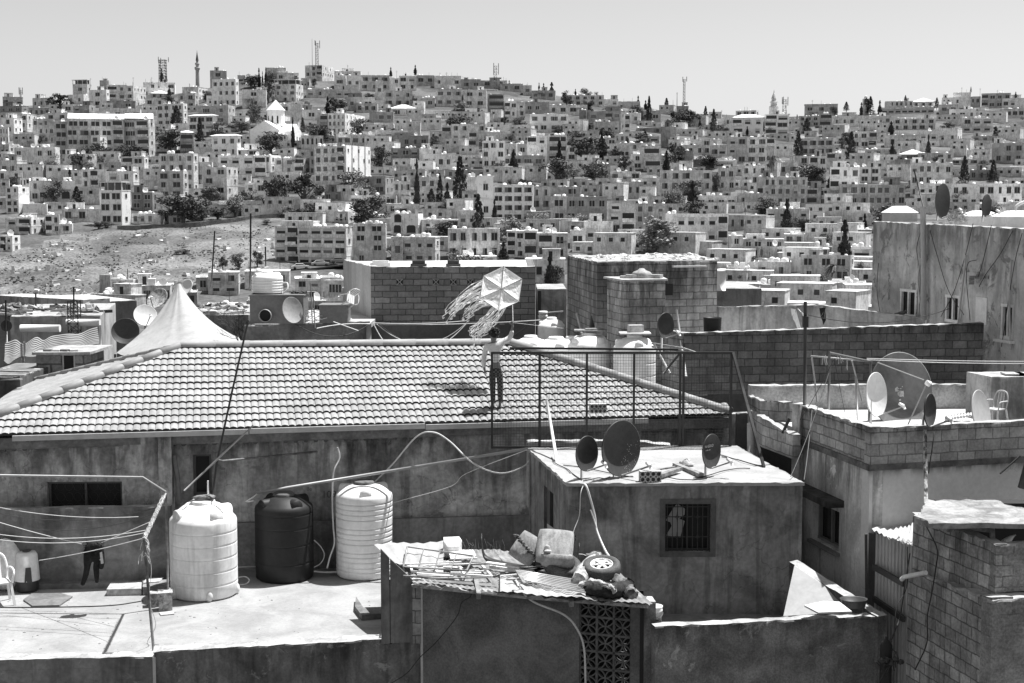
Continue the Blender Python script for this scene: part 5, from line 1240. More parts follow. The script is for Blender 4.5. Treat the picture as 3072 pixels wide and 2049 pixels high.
# junk on the shed roof; J(x, y, h) sits h above the sheets
def J(x, y, h=0): return G(x, y, -6.15 + h)
sc_o = lambda m, nm, mat, lab, cat, grp='scrap on the shed roof': tag(m.build(nm, mat), lab, cat, grp)
m = MB()
fr = [J(1210, 1700, .10), J(1222, 1640, .22), J(1420, 1668, .16), J(1400, 1712, .1)]
for a, b in zip(fr, fr[1:] + fr[:1]): m.tube([a, b], .016, 6)
for t in (.25, .5, .75): m.tube([fr[0].lerp(fr[3], t), fr[1].lerp(fr[2], t)], .010, 5)
m.tube([fr[0], fr[0] + Vector((0, 0, -.1))], .016, 5); sc_o(m, 'window_grating', steel, 'rusty tubular frame tilted over the pale torn sheets', 'frame')
m = MB(); fr = [J(1236, 1714, .03), J(1476, 1730, .03), J(1440, 1690, .03), J(1226, 1680, .03)]
for a, b in zip(fr, fr[1:] + fr[:1]): m.beam(a, b, .035, .035)
for t in (.33, .66): m.beam(fr[0].lerp(fr[1], t), fr[3].lerp(fr[2], t), .03, .03)
sc_o(m, 'window_grating', white_pl, 'flat pale window frame lying along the shed roof edge', 'frame')
m = MB(); c = J(1359, 1672, .02); M = Matrix.Translation(c) @ Matrix.Rotation(.15, 4, 'Z')
m.add([M @ Vector(p) for p in ((-.15, 0, 0), (.15, 0, 0), (.16, 0, .29), (-.16, 0, .29), (-.13, .25, 0), (.13, .25, 0), (.14, .25, .31), (-.14, .25, .31), (-.1, -.05, .05), (.1, -.05, .05), (.1, -.05, .2), (-.1, -.05, .2))], [(0, 1, 9, 8), (1, 2, 10, 9), (2, 3, 11, 10), (3, 0, 8, 11), (8, 9, 10, 11), (1, 5, 6, 2), (3, 2, 6, 7), (0, 3, 7, 4), (5, 4, 7, 6), (0, 4, 5, 1)])
sc_o(m, 'plastic_box', surf('stained_white_plastic', .75, var=.2, scale=5), 'upright white bevel-sided plastic box on the shed roof'.replace('bevel-sided', 'slope-sided'), 'box')
m = MB(); m.prism([(J(1352, 1700).x, J(1352, 1700).y), (J(1432, 1698).x, J(1432, 1698).y), (J(1420, 1672).x, J(1420, 1672).y), (J(1345, 1675).x, J(1345, 1675).y)], -6.03, -6.01); sc_o(m, 'board', wood_lt, 'pale square board lying in front of the white plastic box', 'board')
m = MB(); a, b, c = J(1320, 1700, .02), J(1390, 1704, .02), J(1352, 1675, .08); m.add([a, b, c, a + Vector((0, .01, -.02)), b + Vector((0, .01, -.02)), c + Vector((0, .01, -.02))], [(0, 1, 2), (5, 4, 3), (0, 3, 4, 1)]); sc_o(m, 'board', plain('white_panel', .66), 'small triangular offcut beneath the pale square board', 'board')
q = random.Random(12)
for k in range(16):
    x = q.uniform(1190, 1530); y = q.uniform(1672, 1740); a = J(x, y, .02 + .012 * k / 2); an = q.uniform(-.5, .35); L = q.uniform(.4, 1.2)
    m = MB(); m.beam(a, a + Vector((math.cos(an) * L, math.sin(an) * L * .6, q.uniform(-.02, .05))), q.uniform(.02, .05), q.uniform(.012, .03))
    o = sc_o(m, 'scrap_batten', q.choice([wood, wood_lt, steel, white_pl, rust]), '', 'batten'); o['label'] = ['weathered batten', 'pale lath', 'thin metal strip', 'short grey batten'][k % 4] + ' in the scrap pile, ' + ordinal(k) + ' from the shed doors'
# pipes bundle
for k in range(7):
    a = J(1556 + 2 * k, 1712 + 4.5 * k, .12 - .012 * k); b = J(1738 + 3 * k, 1742 + 6 * k, .06)
    m = MB().tube([a, b], .016, 8); o = sc_o(m, 'metal_tube', plain('bright_tube', .6, .3, .3), '', 'tube', 'bundle of tubes on the shed roof'); o['label'] = 'long pale tube in the bundle before the car seats, %s from the rear' % ordinal(k)
m = MB(); m.beam(J(1550, 1712, .14), J(1575, 1752, .08), .05, .03); sc_o(m, 'wood_block', wood, 'short dark batten laid across the near end of the tube bundle', 'batten')
# bumpers / curved panels
def curved(nm, pts, w, mat, lab, cat='panel'):
    m = MB(); pp = spline(pts, 5); base = len(m.v)
    for p in pp: m.v += [tuple(p), tuple(p + Vector((0, w[0], w[1])))]
    for i in range(len(pp) - 1): m.f.append((base + 2 * i, base + 2 * i + 2, base + 2 * i + 3, base + 2 * i + 1)); m.m.append(0); m.sm.append(True)
    o = m.build(nm, mat); sm = o.modifiers.new('t', 'SOLIDIFY'); sm.thickness = .02; return tag(o, lab, cat, 'scrap on the shed roof')
blk_pl = plain('black_plastic', .03, .5)
curved('car_bumper', [P(1446, 1616, 24.9), P(1449, 1655, 24.8), P(1462, 1684, 24.7), P(1520, 1702, 24.5), P(1640, 1722, 24.3)], (.1, .07), blk_pl, 'long curved black bumper sweeping up beside the torn seat')
curved('car_trim', [P(1729, 1614, 24.7), P(1719, 1650, 24.7), P(1716, 1690, 24.6)], (.1, .02), blk_pl, 'upright dark trim piece behind the two car seats')
curved('car_trim', [P(1740, 1640, 24.5), P(1734, 1675, 24.4), P(1722, 1705, 24.3)], (.06, .05), blk_pl, 'lower leaning dark trim piece close to the tyre')
m = MB(); a, b, c = P(1641, 1571, 25.4), P(1702, 1614, 25.4), P(1645, 1640, 25.4); m.add([a, b, c, a + Vector((0, .02, 0)), b + Vector((0, .02, 0)), c + Vector((0, .02, 0))], [(0, 2, 1), (3, 4, 5), (0, 1, 4, 3)]); sc_o(m, 'board', wood_lt, 'pale triangular board rising behind the whole car seat', 'board')
m = MB(); m.beam(J(1460, 1688, .16), J(1560, 1702, .12), .10, .03); m.beam(J(1470, 1700, .06), J(1600, 1716, .06), .06, .05); sc_o(m, 'plank', wood_lt, 'white plank lying along the curved black bumper', 'plank')
# car seats
seat_m = surf('faded_seat_fabric', .26, var=.25, scale=5, fine=.15, fs=40, rough=.95, wave=(.07, 0), bump=.13); seat_d = surf('torn_foam', .10, var=.6, scale=14, fine=.3)
def cushion(m, M, w, h, t, bulge=.25, n=10, k=10):
    base = len(m.v)
    for side in (1, -1):
        for i in range(k + 1):
            for j in range(n + 1):
                u = -1 + 2 * j / n; v = -1 + 2 * i / k
                ed = (1 - abs(u) ** 4) * (1 - abs(v) ** 4)
                cx = u * w / 2 * (1 - .08 * abs(v) ** 3); cz = v * h / 2 * (1 - .06 * abs(u) ** 3)
                d = t / 2 * (ed ** .35) * (1 + bulge * (abs(u) ** 2) * (1 if abs(u) < .9 else .6)) if side == 1 else -t / 2 * ed ** .35
                m.v.append(tuple(M @ Vector((cx, cz, d))))
        for i in range(k):
            for j in range(n):
                a = base + (0 if side == 1 else (k + 1) * (n + 1)) + i * (n + 1) + j
                f = (a, a + 1, a + n + 2, a + n + 1); m.f.append(f if side == 1 else f[::-1]); m.m.append(m.mat); m.sm.append(True)
    return m
def basis(x, y, z, c):
    x, y = Vector(x).normalized(), Vector(y).normalized(); z = x.cross(y).normalized(); y = z.cross(x)
    return Matrix(((x.x, y.x, z.x, c.x), (x.y, y.y, z.y, c.y), (x.z, y.z, z.z, c.z), (0, 0, 0, 1)))
so1 = thing('car_seating', 'whole padded car seat with pale upholstery lying on a tyre', 'car seat', tuple(J(1665, 1700)), 0, 'old car seats on the shed roof')
m = MB(); cushion(m, basis((1, -.1, -.06), (.05, .75, .65), 0, P(1665, 1640, 24.15)), .62, .72, .2); world(m.build('backrest', seat_m), so1)
m = MB(); cushion(m, basis((1, -.1, -.06), (0, .45, -.9), 0, P(1672, 1682, 23.95)), .58, .26, .17); world(m.build('seat_cushion', seat_m), so1)
m = MB(); m.smooth = True; c = P(1640, 1643, 23.98); m.blob(c, (.05, .03, .045), 8, 6, .25, 2); m.blob(c + Vector((.02, -.04, -.05)), (.06, .03, .025), 8, 6, .25, 3); world(m.build('torn_patch', plain('torn_pale', .55)), so1)
so2 = thing('car_seating', 'torn car seat on its side with stuffing showing', 'car seat', tuple(J(1560, 1690)), 0, 'old car seats on the shed roof')
m = MB(); cushion(m, basis((.8, -.35, -.45), (-.15, .5, .8), 0, P(1580, 1645, 24.3)), .46, .52, .2); world(m.build('backrest', seat_m), so2)
m = MB(); m.smooth = True
for k in range(9): c = P(1548 + 7 * k, 1606 + 8 * k, 24.15); m.blob(c, (.05, .03, .02), 7, 5, .4, k)
world(m.build('torn_stuffing', seat_d), so2)
m = MB(); m.beam(P(1590, 1690, 24.3), P(1630, 1690, 24.2), .05, .05); m.tube([P(1602, 1698, 24.25), P(1610, 1680, 24.25)], .02, 6); world(m.build('seat_bracket', steel_dk), so2)
rub = surf('worn_tyre_rubber', .085, var=.25, scale=6, fine=.3, fs=50, rough=.85)
def wheel(label, c, tilt, rim=True, s=1):
    o = thing('spare_tyre_set', label, 'tyre', tuple(c), 0, 'car wheels on the shed roof'); M = Matrix.Rotation(tilt[0], 3, 'X') @ Matrix.Rotation(tilt[1], 3, 'Y')
    m = MB(); m.smooth = True; m.lathe([(.185 * s, -.06), (.2 * s, -.095), (.27 * s, -.1), (.305 * s, -.08), (.315 * s, -.03), (.315 * s, .03), (.305 * s, .08), (.27 * s, .1), (.2 * s, .095), (.185 * s, .06)], 40, (0, 0, .1), M, fn=lambda a, z: 1 + (.006 * (int(a * 30) % 2) if abs(z) < .05 else 0)); m.build('tyre', rub, o)
    if rim:
        m = MB(); m.smooth = True; m.lathe([(.19 * s, .085), (.175 * s, .09), (.165 * s, .06), (.15 * s, .04)], 32, (0, 0, .1), M)
        for k in range(6):
            a = k * 1.047; p = lambda r, z, b: M @ Vector((r * math.cos(b), r * math.sin(b), z)) + Vector((0, 0, .1))
            m.beam(p(.03, .075, a), p(.165, .065, a), .06, .02)
        m.lathe([(.165 * s, .06), (.145 * s, .07), (.13 * s, .06)], 32, (0, 0, .1), M); m.lathe([(.06, .08), (.055, .095), (.0, .097)], 16, (0, 0, .1), M); m.build('wheel_rim', plain('alloy_rim', .6, .4), o)
    m = MB(); m.lathe([(.185, -.05), (0, -.05)], 20, (0, 0, .1), M); m.build('wheel_hollow', dark_in, o)
    return o
wheel('wheel with pale pressed rim lying on the rolled carpets', P(1805, 1722, 23.7), (.26, -.05))
wheel('dark tyre half hidden beneath the whole car seat', P(1688, 1716, 24.1), (.35, .2), False, 1.0)
car_m = surf('fraying_carpet', .15, var=.7, scale=7, fine=.3, fs=30)
def roll(lab, pts, r, mat, nm='carpet_roll'):
    m = MB(); m.smooth = True; m.tube(spline(pts, 6), r, 14); o = m.build(nm, mat); me = o.data; q = random.Random(int(r * 1000))
    for v in me.vertices: v.co += Vector((q.gauss(0, .012), q.gauss(0, .012), q.gauss(0, .012)))
    return tag(o, lab, 'carpet', 'rolled carpets on the shed roof')
roll('pale matted carpet roll under the rimmed wheel', [J(1735, 1745, .1), J(1755, 1712, .16), J(1775, 1690, .16), J(1790, 1672, .14)], .13, surf('pale_carpet', .36, var=.5, scale=8, fine=.3, fs=30))
roll('dark carpet roll hanging over the shed roof edge', [J(1770, 1768, .0), J(1830, 1772, .06), J(1870, 1768, .04), J(1893, 1760, .06)], .12, surf('dark_carpet', .03, var=.5, scale=8, fine=.3, fs=30))
roll('frayed pale fringe of carpet draped between the two rolls', [J(1740, 1755, .12), J(1780, 1745, .2), J(1830, 1760, .16), J(1843, 1775, .08)], .035, plain('carpet_fringe', .4))
roll('brown carpet roll at the outer corner beneath the wheel', [J(1850, 1740, .08), J(1880, 1765, .04), J(1895, 1786, .0)], .10, car_m)
m = MB(); c = P(1778, 1685, 24.4); m.box(-.11, .11, -.07, .07, 0, .13, Matrix.Translation(c) @ Matrix.Rotation(.1, 4, 'Z')); sc_o(m, 'electric_box', plain('grey_box', .12), 'small grey electrical box behind the rimmed wheel', 'box')
m = MB(); m.tube(spline([P(1737, 1662, 24.4), P(1752, 1664, 24.4), P(1768, 1674, 24.3), P(1756, 1680, 24.3), P(1775, 1684, 24.2)], 5), .009, 5); sc_o(m, 'wire_coil', cable_lt, 'tangle of pale wire in front of the small electrical box', 'wire')
cable('hose', 'thick pale hose trailing off the shed roof down its front wall', [J(1556, 1760, .1), J(1548, 1742, .15), P(1560, 1765, 23.25), P(1600, 1805, 23.2), P(1690, 1843, 23.1), P(1730, 1885, 23.05), P(1752, 1945, 23.0), P(1757, 2060, 22.95)], .019, cable_lt)
cable('cable', 'thin black wire drooping over the shed front wall to the kerb', [P(1414, 1770, 23.7), P(1411, 1790, 23.7), P(1385, 1808, 23.72), P(1370, 1850, 23.75), P(1310, 1925, 23.85), P(1262, 1970, 23.92), P(1220, 2020, 23.9), P(1165, 2055, 23.9)], .007)
m = MB()
for k in range(14): a = J(1395 + 9 * k, 1660 - 1.5 * (k % 3), .1); m.tube([a, a + Vector((.03 * math.sin(k), 0, .12)), a + Vector((-.03, .02, .2 + .05 * math.sin(k * 2)))], .003, 3)
sc_o(m, 'barbed_wire', steel, 'short spikes of rusty wire along the rear of the shed roof', 'wire')

# ---- low yard wall to the right, yard things
Y0, Y1, Y2 = P(1966, 1880, 22.5), P(2662, 1846, 23.1), P(2392, 1680, 24.85)
yw = thing('yard_wall', 'low rough plastered yard wall with bright worn top', 'wall', (Y0.x, Y0.y, GR))
m = MB(); rwall(m, [Y0, Y1], GR, .19, .014); m.face([(Y0.x, Y0.y, GR), (Y1.x, Y1.y, GR), (Y1.x, Y1.y, -9), (Y0.x, Y0.y, -9)]); world(m.build('front_wall', pl_low), yw)
m = MB(); rwall(m, [Y1 + Vector((.0, .02, -.003)), Vector((P(2500, 1748, 24.2))), Y2], GR, .2, .01); world(m.build('side_wall', pl_low), yw)
ZY = -7.05
m = MB(); m.prism([(Y0.x + .3, Y0.y + .7), (Y1.x - .05, Y1.y + .1), (Y2.x, Y2.y), (1.1, 25.3)], ZY - .2, ZY); world(m.build('yard_floor', surf('yard_floor', .2, var=.25, scale=2)), yw)
m = MB(); pts = [P(2383, 1697, 24.5), P(2523, 1790, 23.85), P(2515, 1838, 23.6), P(2350, 1848, 23.7)]; m.add(pts + [p + Vector((.02, .03, 0)) for p in pts], [(3, 2, 1, 0), (4, 5, 6, 7), (0, 1, 5, 4), (3, 0, 4, 7), (1, 2, 6, 5)]); tag(m.build('melamine_board', plain('white_melamine', .36, .6)), 'large white panel leaning in the corner of the yard', 'panel')
m = MB(); pts = [G(2413, 1817, -6.35), G(2455, 1839, -6.35), G(2556, 1832, -6.33), G(2518, 1803, -6.33), G(2470, 1801, -6.33)]; m.prism([(p.x, p.y) for p in pts], -6.37, -6.34); tag(m.build('sheet_board', plain('pale_board_flat', .6)), 'flat white board resting on the yard wall beside the basin', 'board')
c = G(2560, 1825, -6.5); m = MB(); m.smooth = True; m.lathe([(.17, -.02), (.19, .1), (.205, .11), (.18, .1), (.15, .0), (0, .0)], 24, c + Vector((0, 0, .05)), fn=lambda a, z: 1 + .12 * math.cos(2 * a)); tag(m.build('basin', plain('dark_basin', .06, .4)), 'dark oval plastic basin in the yard corner', 'basin')
m = MB(); m.beam(P(2565, 1803, 23.9), P(2598, 1832, 23.8), .04, .04); m.beam(P(2560, 1808, 23.85), P(2592, 1836, 23.75), .02, .03); tag(m.build('window_rail', steel), 'short metal rails leaning beside the dark basin', 'rail')
c = P(1958, 1868, 22.95); o = thing('paint_bucket', 'white plastic bucket with lettering and loose handle by the shed corner', 'bucket', (c.x + .02, c.y, ZY)); hb_ = c.z - ZY
m = MB(); m.smooth = True; zt_ = P(1958, 1817, 22.95).z - ZY; m.lathe([(0, .0), (.10, .0), (.128, zt_ - .09), (.138, zt_ - .09), (.138, zt_ - .06), (.13, zt_ - .05), (.14, zt_ - .01), (.14, zt_), (.125, zt_), (.12, .1), (0, .1)], 28); m.build('bucket_body', white_pl, o)
m = MB(); m.tube([(.14 * math.cos(a), -.14 * abs(math.sin(a)) - .01, zt_ - .10 - .07 * math.sin(a)) for a in [math.pi * i / 10 for i in range(11)]], .004, 4); m.build('handle', steel, o)
m = MB(); m.box(-.06, -.03, -.134, -.126, zt_ - .3, zt_ - .14); 
for k in range(4): m.box(.02 + .0, .07, -.128, -.12, zt_ - .18 - .03 * k, zt_ - .17 - .03 * k)
m.build('printed_mark', plain('ink', .06), o)

# ---- box room
CZ = -4.78
C0, C1 = G(1706, 1456, CZ), G(2408, 1454, CZ); C2, C3 = G(2206, 1345, CZ), G(1588, 1352, CZ)
cr = thing('box_room', 'grey plastered rooftop box room with barred window and dishes on top', 'building', (C0.x, C0.y, GR))
wh_ = hole(C0, C1, 1996, 1512, 2131, 1655)
m = MB(); wopen(m, C0, C1, GR, CZ - .02, .22, [wh_]); world(m.build('wall', pl_c), cr)
M_, L_ = frame_at(C3, C0); hs_ = hole(C3, C0, 1632, 1455, 1660, 1640)
m = MB(); wopen(m, C3, C0, GR, CZ - .03, .2, [hs_]); world(m.build('wall', pl_c), cr)
m = MB(); M2, L2 = frame_at(C1, C2); m.box(.22, L2, 0, .2, GR, CZ - .03, M2); M2, L2 = frame_at(C2, C3); m.box(0, L2, 0, .2, GR, CZ - .03, M2); world(m.build('wall', pl_c), cr)
m = MB(); m.prism([(p.x, p.y) for p in (C0 + (C1 - C0) * .02 + Vector((0, .25, 0)), C1 + Vector((-.3, .25, 0)), C2 + Vector((-.2, -.2, 0)), C3 + Vector((.25, -.2, 0)))], GR, CZ - .3); world(m.build('dark_room', dark_in), cr) if False else None
m = MB(); rt = [Vector((p.x, p.y, CZ + .04)) for p in (C0 + Vector((-.03, -.03, 0)), C1 + Vector((.03, -.03, 0)), C2 + Vector((.03, .1, 0)), C3 + Vector((-.04, .1, 0)))]
q = random.Random(3); ring = []
for a, b in zip(rt, rt[1:] + rt[:1]):
    n = int((b - a).length / .1)
    for i in range(n): p = a.lerp(b, i / n) + Vector((q.uniform(-.015, .015), q.uniform(-.015, .015), 0)); ring.append((p.x, p.y))
m.prism(ring, CZ - .015, [CZ + .04 + q.uniform(-.012, .012) for _ in ring]); world(m.build('roof_slab', roof_c), cr)
x0, x1, z0, z1 = wh_; M_, L_ = frame_at(C0, C1)
fo, M_ = window(cr, C0, C1, wh_, plain('dark_window_frame', .05), 1, depth=.15, fw=.03)
m = MB()
for i in range(9): x = lerp(x0, x1, (i + .5) / 9); m.beam(M_ @ Vector((x, .05, z0)), M_ @ Vector((x, .05, z1)), .012)
for z in (z0 + .04, lerp(z0, z1, .3), lerp(z0, z1, .72), z1 - .06): m.beam(M_ @ Vector((x0, .05, z)), M_ @ Vector((x1, .05, z)), .014)
for cx in (.27, .72):
    for cz in (.3, .72):
        X, Z = lerp(x0, x1, cx), lerp(z0, z1, cz)
        for s in range(4): a = s * math.pi / 2; m.tube(spline([M_ @ Vector((X + .09 * math.cos(a), .04, Z + .09 * math.sin(a))), M_ @ Vector((X + .02 * math.cos(a + .78), .04, Z + .02 * math.sin(a + .78))), M_ @ Vector((X + .09 * math.cos(a + 1.57), .04, Z + .09 * math.sin(a + 1.57)))], 4), .005, 4)
g_ = m.build('grille', steel_dk); g_.parent = fo
m = MB()
for (pts) in ([(.28, .98), (.46, .86), (.45, .74), (.2, .56), (.03, .62), (.2, .88)], [(.18, .72), (.46, .6), (.36, .25), (.05, .30), (.17, .5), (.12, .62)]):
    m.face([M_ @ Vector((lerp(x0, x1, u), .12 + .004 * len(pts) * (1 if pts[0][0] > .2 else 2), lerp(z0, z1, v))) for u, v in pts])
pn = m.build('broken_pane', plain('milky_glass', .30, .4)); pn.parent = fo
m = MB(); M3, L3 = frame_at(C0, C1); fw = .09
for (a, b, c, d) in ((x0 - fw, x0 - .003, z0 - fw, z1 + fw), (x1 + .003, x1 + fw, z0 - fw, z1 + fw), (x0 - .003, x1 + .003, z1 + .003, z1 + fw), (x0 - .003, x1 + .003, z0 - fw, z0 - .003)): m.box(a, b, -.012, -.001, c, d, M3)
world(m.build('window_surround', surf('smooth_surround', .10, var=.2, scale=3)), cr)
x0, x1, z0, z1 = hs_; M3, L3 = frame_at(C3, C0); m = MB(); m.box(x0, x1, .12, .15, z0, z1, M3); m.mat = 1; m.box(x0 + .05 * (x1 - x0), lerp(x0, x1, .35), .05, .11, z0, z1, M3); world(m.build('narrow_window', [dark_in, plain('dull_shutter', .08)]), cr)
# things on the box room roof
def RZc(x, y, h=.04): return G(x, y, CZ + h)
hbm = surf('hollow_block', .42, var=.15, scale=6, fine=.2)
def hollow_block(label, c, rz, sx=.4, group='hollow concrete blocks'):
    m = MB(); H_ = .19; Wd = .17; base = Matrix.Translation(c) @ Matrix.Rotation(rz, 4, 'Z'); nx, nz = 4, 2; cw = sx / nx; ch = H_ / nz
    N = 12
    for i in range(nx):
        for j in range(nz):
            cx = -sx / 2 + cw * (i + .5); cz = ch * (j + .5); r = min(cw, ch) * .38
            inner = [(cx + r * math.cos(2 * math.pi * k / N), cz + r * math.sin(2 * math.pi * k / N)) for k in range(N)]
            outer = []
            for k in range(N):
                a = 2 * math.pi * k / N; s = max(abs(math.cos(a)) / (cw / 2), abs(math.sin(a)) / (ch / 2)); outer.append((cx + math.cos(a) / s, cz + math.sin(a) / s))
            for k in range(N):
                k2 = (k + 1) % N
                m.face([base @ Vector((outer[k][0], 0, outer[k][1])), base @ Vector((outer[k2][0], 0, outer[k2][1])), base @ Vector((inner[k2][0], 0, inner[k2][1])), base @ Vector((inner[k][0], 0, inner[k][1]))])
                m.face([base @ Vector((inner[k][0], 0, inner[k][1])), base @ Vector((inner[k2][0], 0, inner[k2][1])), base @ Vector((inner[k2][0], .1, inner[k2][1])), base @ Vector((inner[k][0], .1, inner[k][1]))])
            # corners
            for sx_ in (-1, 1):
                for sz_ in (-1, 1):
                    pass
    m.box(-sx / 2, sx / 2, .1, Wd, 0, H_, base); m.face([base @ Vector(p) for p in ((-sx / 2, 0, H_), (sx / 2, 0, H_), (sx / 2, .1, H_), (-sx / 2, .1, H_))]); m.face([base @ Vector(p) for p in ((sx / 2, 0, 0), (sx / 2, .1, 0), (sx / 2, .1, H_), (sx / 2, 0, H_))]); m.face([base @ Vector(p) for p in ((-sx / 2, .1, 0), (-sx / 2, 0, 0), (-sx / 2, 0, H_), (-sx / 2, .1, H_))])
    return tag(m.build('hollow_block', hbm), label, 'block', group)
hollow_block('hollow concrete block lying before the large dish on the box room', RZc(1952, 1447), .05, .37)
beams = [((1978, 1428, .1), (2040, 1406, .12), .09, 'dark timber beam slanting up behind the hollow block'), ((2025, 1394, .06), (2104, 1426, .08), .1, 'squared timber beam crossing toward the small rock'), ((1930, 1416, .05), (2030, 1400, .05), .04, 'thin plank lying behind the other timbers'), ((1985, 1426, .02), (2255, 1427, .02), .03, 'long dark metal rod lying across the box room roof'), ((2010, 1420, .02), (2228, 1420, .02), .02, 'shorter thin rod parallel to the long rod')]
for a, b, w_, lab in beams: m = MB(); m.beam(RZc(*a), RZc(*b), w_, w_ * .7); tag(m.build('timber_beam' if w_ > .035 else 'metal_rod', wood if w_ > .035 else steel_dk), lab, 'beam' if w_ > .035 else 'rod')
m = MB(); m.blob(RZc(2060, 1392, .08), (.135, .1, .09), 9, 6, .18, 5); tag(m.build('rock', conc), 'pale rough rock resting among the timbers', 'rock')
q = random.Random(31)
for k, (a, b) in enumerate([((1655, 1372), (1745, 1440)), ((1690, 1395), (1900, 1430)), ((2165, 1370), (2290, 1398)), ((1960, 1440), (2120, 1436)), ((1750, 1442), (1830, 1430)), ((2080, 1434), (2250, 1405))]):
    A, B = RZc(*a, .055), RZc(*b, .055); pts = [A] + [A.lerp(B, t) + Vector((q.uniform(-.06, .06), q.uniform(-.15, .15), q.uniform(0, .02))) for t in (.25, .5, .75)] + [B]
    cable('cable', 'loose black cable over the box room roof, %s from the mesh fence pole' % ordinal(k), pts, .009, None, 5, 5, 'cable', 'cables lying on the box room roof')
cable('cable', 'thick pale cable hanging from the small dish down to the shed roof', [RZc(1752, 1452, .02), P(1762, 1466, 24.8), P(1784, 1545, 24.8), P(1790, 1590, 24.7), P(1815, 1650, 24.4), P(1836, 1680, 24.1)], .02, cable_lt)
cable('cable', 'thin grey cable looping down from the small dish', [RZc(1752, 1452, .02), P(1742, 1480, 24.8), P(1738, 1545, 24.8), P(1722, 1590, 24.7), P(1712, 1630, 24.6)], .008, cable_lt)
cable('cable', 'short stiff pale cable beside the thick hanging cable', [P(1772, 1530, 24.75), P(1782, 1560, 24.75), P(1792, 1592, 24.7)], .012, cable_lt)
m = MB().tube([P(1640, 1200, 28.6), P(1672, 1392, 27.0)], .03, 8); tag(m.build('leaning_pole', white_pl), 'white plastic pole leaning against the mesh fence', 'pole')
# ---- mesh fence
fd = 28.78
def fp(x, y): return P(x, y, fd + (x - 1475) * .0001)
FZB = fp(1800, 1341).z
fen = thing('mesh_fence', 'dark framed wire mesh fence panels standing behind the box room', 'fence', (fp(1475, 1340).x, fd, FZB))
ztop = fp(1800, 1058).z; xa, xb = fp(1476, 1200).x, fp(2191, 1200).x
for x in (1476, 1619, 1760, 1901, 2039, 2049, 2191):
    p = fp(x, 1200); m = MB(); m.beam((p.x, fd, FZB), (p.x, fd, ztop), .045 if x not in (2039, 2049) else .05, .045); world(m.build('post', steel_dk), fen)
for z, x1_ in ((ztop, xb), (FZB, xb)):
    m = MB(); m.beam((xa - .02, fd, z), (x1_ + .02, fd, z), .05, .045); world(m.build('rail', steel_dk), fen)
m = MB(); m.beam((xa + .35, fd + .06, ztop + .09), (fp(2035, 1000).x, fd + .06, ztop + .06), .05, .04); world(m.build('rail', steel_dk), fen)
m = MB(); z = FZB + .05
while z < ztop: m.beam((xa, fd + .015, z), (xb, fd + .015, z), .0045); z += .056
x = xa
while x < xb: m.beam((x, fd + .01, FZB), (x, fd + .01, ztop), .0045); x += .054
world(m.build('wire_mesh', plain('mesh_wire', .05, .5)), fen)
a = Vector((xb + .03, fd, ztop)); b = RZc(2292, 1402); m = MB(); m.beam(a, b, .05, .05); world(m.build('brace', surf('light_edge_steel', .06, rough=1, spec=0)), fen)
# ledge under the fence left of the box room
m = MB(); a, b = P(1585, 1352, 27.7), P(1700, 1352, 27.8); rwall(m, [P(1583, 1325, 28.95), P(1890, 1322, 29.1), P(2010, 1338, 29.0)], -6, .3, .02); tag(m.build('parapet_ledge', surf('pale_ledge', .45, var=.2, scale=3)), 'low bright plaster ledge behind the mesh fence', 'ledge')
hollow_block('hollow concrete block lying on the tiled roof edge behind the mesh', P(1795, 1240, 29.6) + Vector((0, 0, 0)), .1, .34)
# ================================================================ dishes
dish_w = plain('dish_white', .62, .5); dish_g = surf('dish_grey', .30, var=.12, scale=4, rough=.5, bump=.05); dish_d = surf('dish_dark_grey', .055, var=.12, scale=4, rough=.5, bump=.05, spots=.4)
def dish(label, c, rv, n, mat, foot=None, asp=1.0, arm=(1, -1), mesh=False, depth=.27, name='satellite_dish', text=None, offs=.12):
    n = Vector(n).normalized(); upv = (Vector((0, 0, 1)) - n * n.z).normalized(); x = upv.cross(n).normalized()
    M3 = Matrix(((x.x, upv.x, n.x), (x.y, upv.y, n.y), (x.z, upv.z, n.z)))      # local x right, y up, z out
    o = thing(name, label, 'satellite dish', tuple(foot if foot is not None else c), 0, 'satellite dishes on the near roofs')
    S = Matrix.Diagonal((asp, 1, 1)); h = rv * depth
    prof = [(rv * t, h * t * t - h) for t in [i / 12 for i in range(13)]]
    m = MB(); m.smooth = True; m.lathe(prof, 40, c, M3 @ S); m.lathe([(r, z - .012) for r, z in prof[::-1]], 40, c, M3 @ S); world(m.build('reflector', mat), o)
    m = MB(); m.smooth = True; m.lathe([(rv, .0), (rv * 1.02, -.004), (rv * 1.015, -.02), (rv * .99, -.018)], 40, c, M3 @ S); world(m.build('rim', mat), o)
    L = lambda a, b, d: Vector(c) + M3 @ Vector((a, b, d))
    if arm:
        e = L(rv * .25 * arm[0], -rv * .55, rv * 1.15); m = MB(); m.tube([L(0, -rv * .98, 0), e], .012 + rv * .012, 6); world(m.build('feed_arm', steel), o)
        m = MB(); m.tube([e, e + M3 @ Vector((0, .05, -.09))], [.035, .028], 10); m.tube([e, e + M3 @ Vector((.0, -.06, .02))], .025, 8); world(m.build('receiver', white_pl), o)
    bk = L(0, -.05, -h - .05)
    if foot is not None:
        foot = Vector((bk.x, bk.y, foot[2]))
        m = MB(); m.tube([Vector(foot), Vector((foot[0], foot[1], bk.z)), bk], .02 + rv * .015, 8); world(m.build('mount', steel), o)
    if text:
        for (s, sz, u, v, mt) in text:
            M = Matrix.Translation(L(u, v, h * ((abs(v) / rv) ** 2) - h + .035)) @ M3.to_4x4()
            t = text_obj(s, sz, mt, M); t.parent = o; t.matrix_world = M; t.matrix_parent_inverse = Matrix.Translation(o.location).inverted(); t.matrix_basis = M
    return o
nC = (.70, -.70, .03)
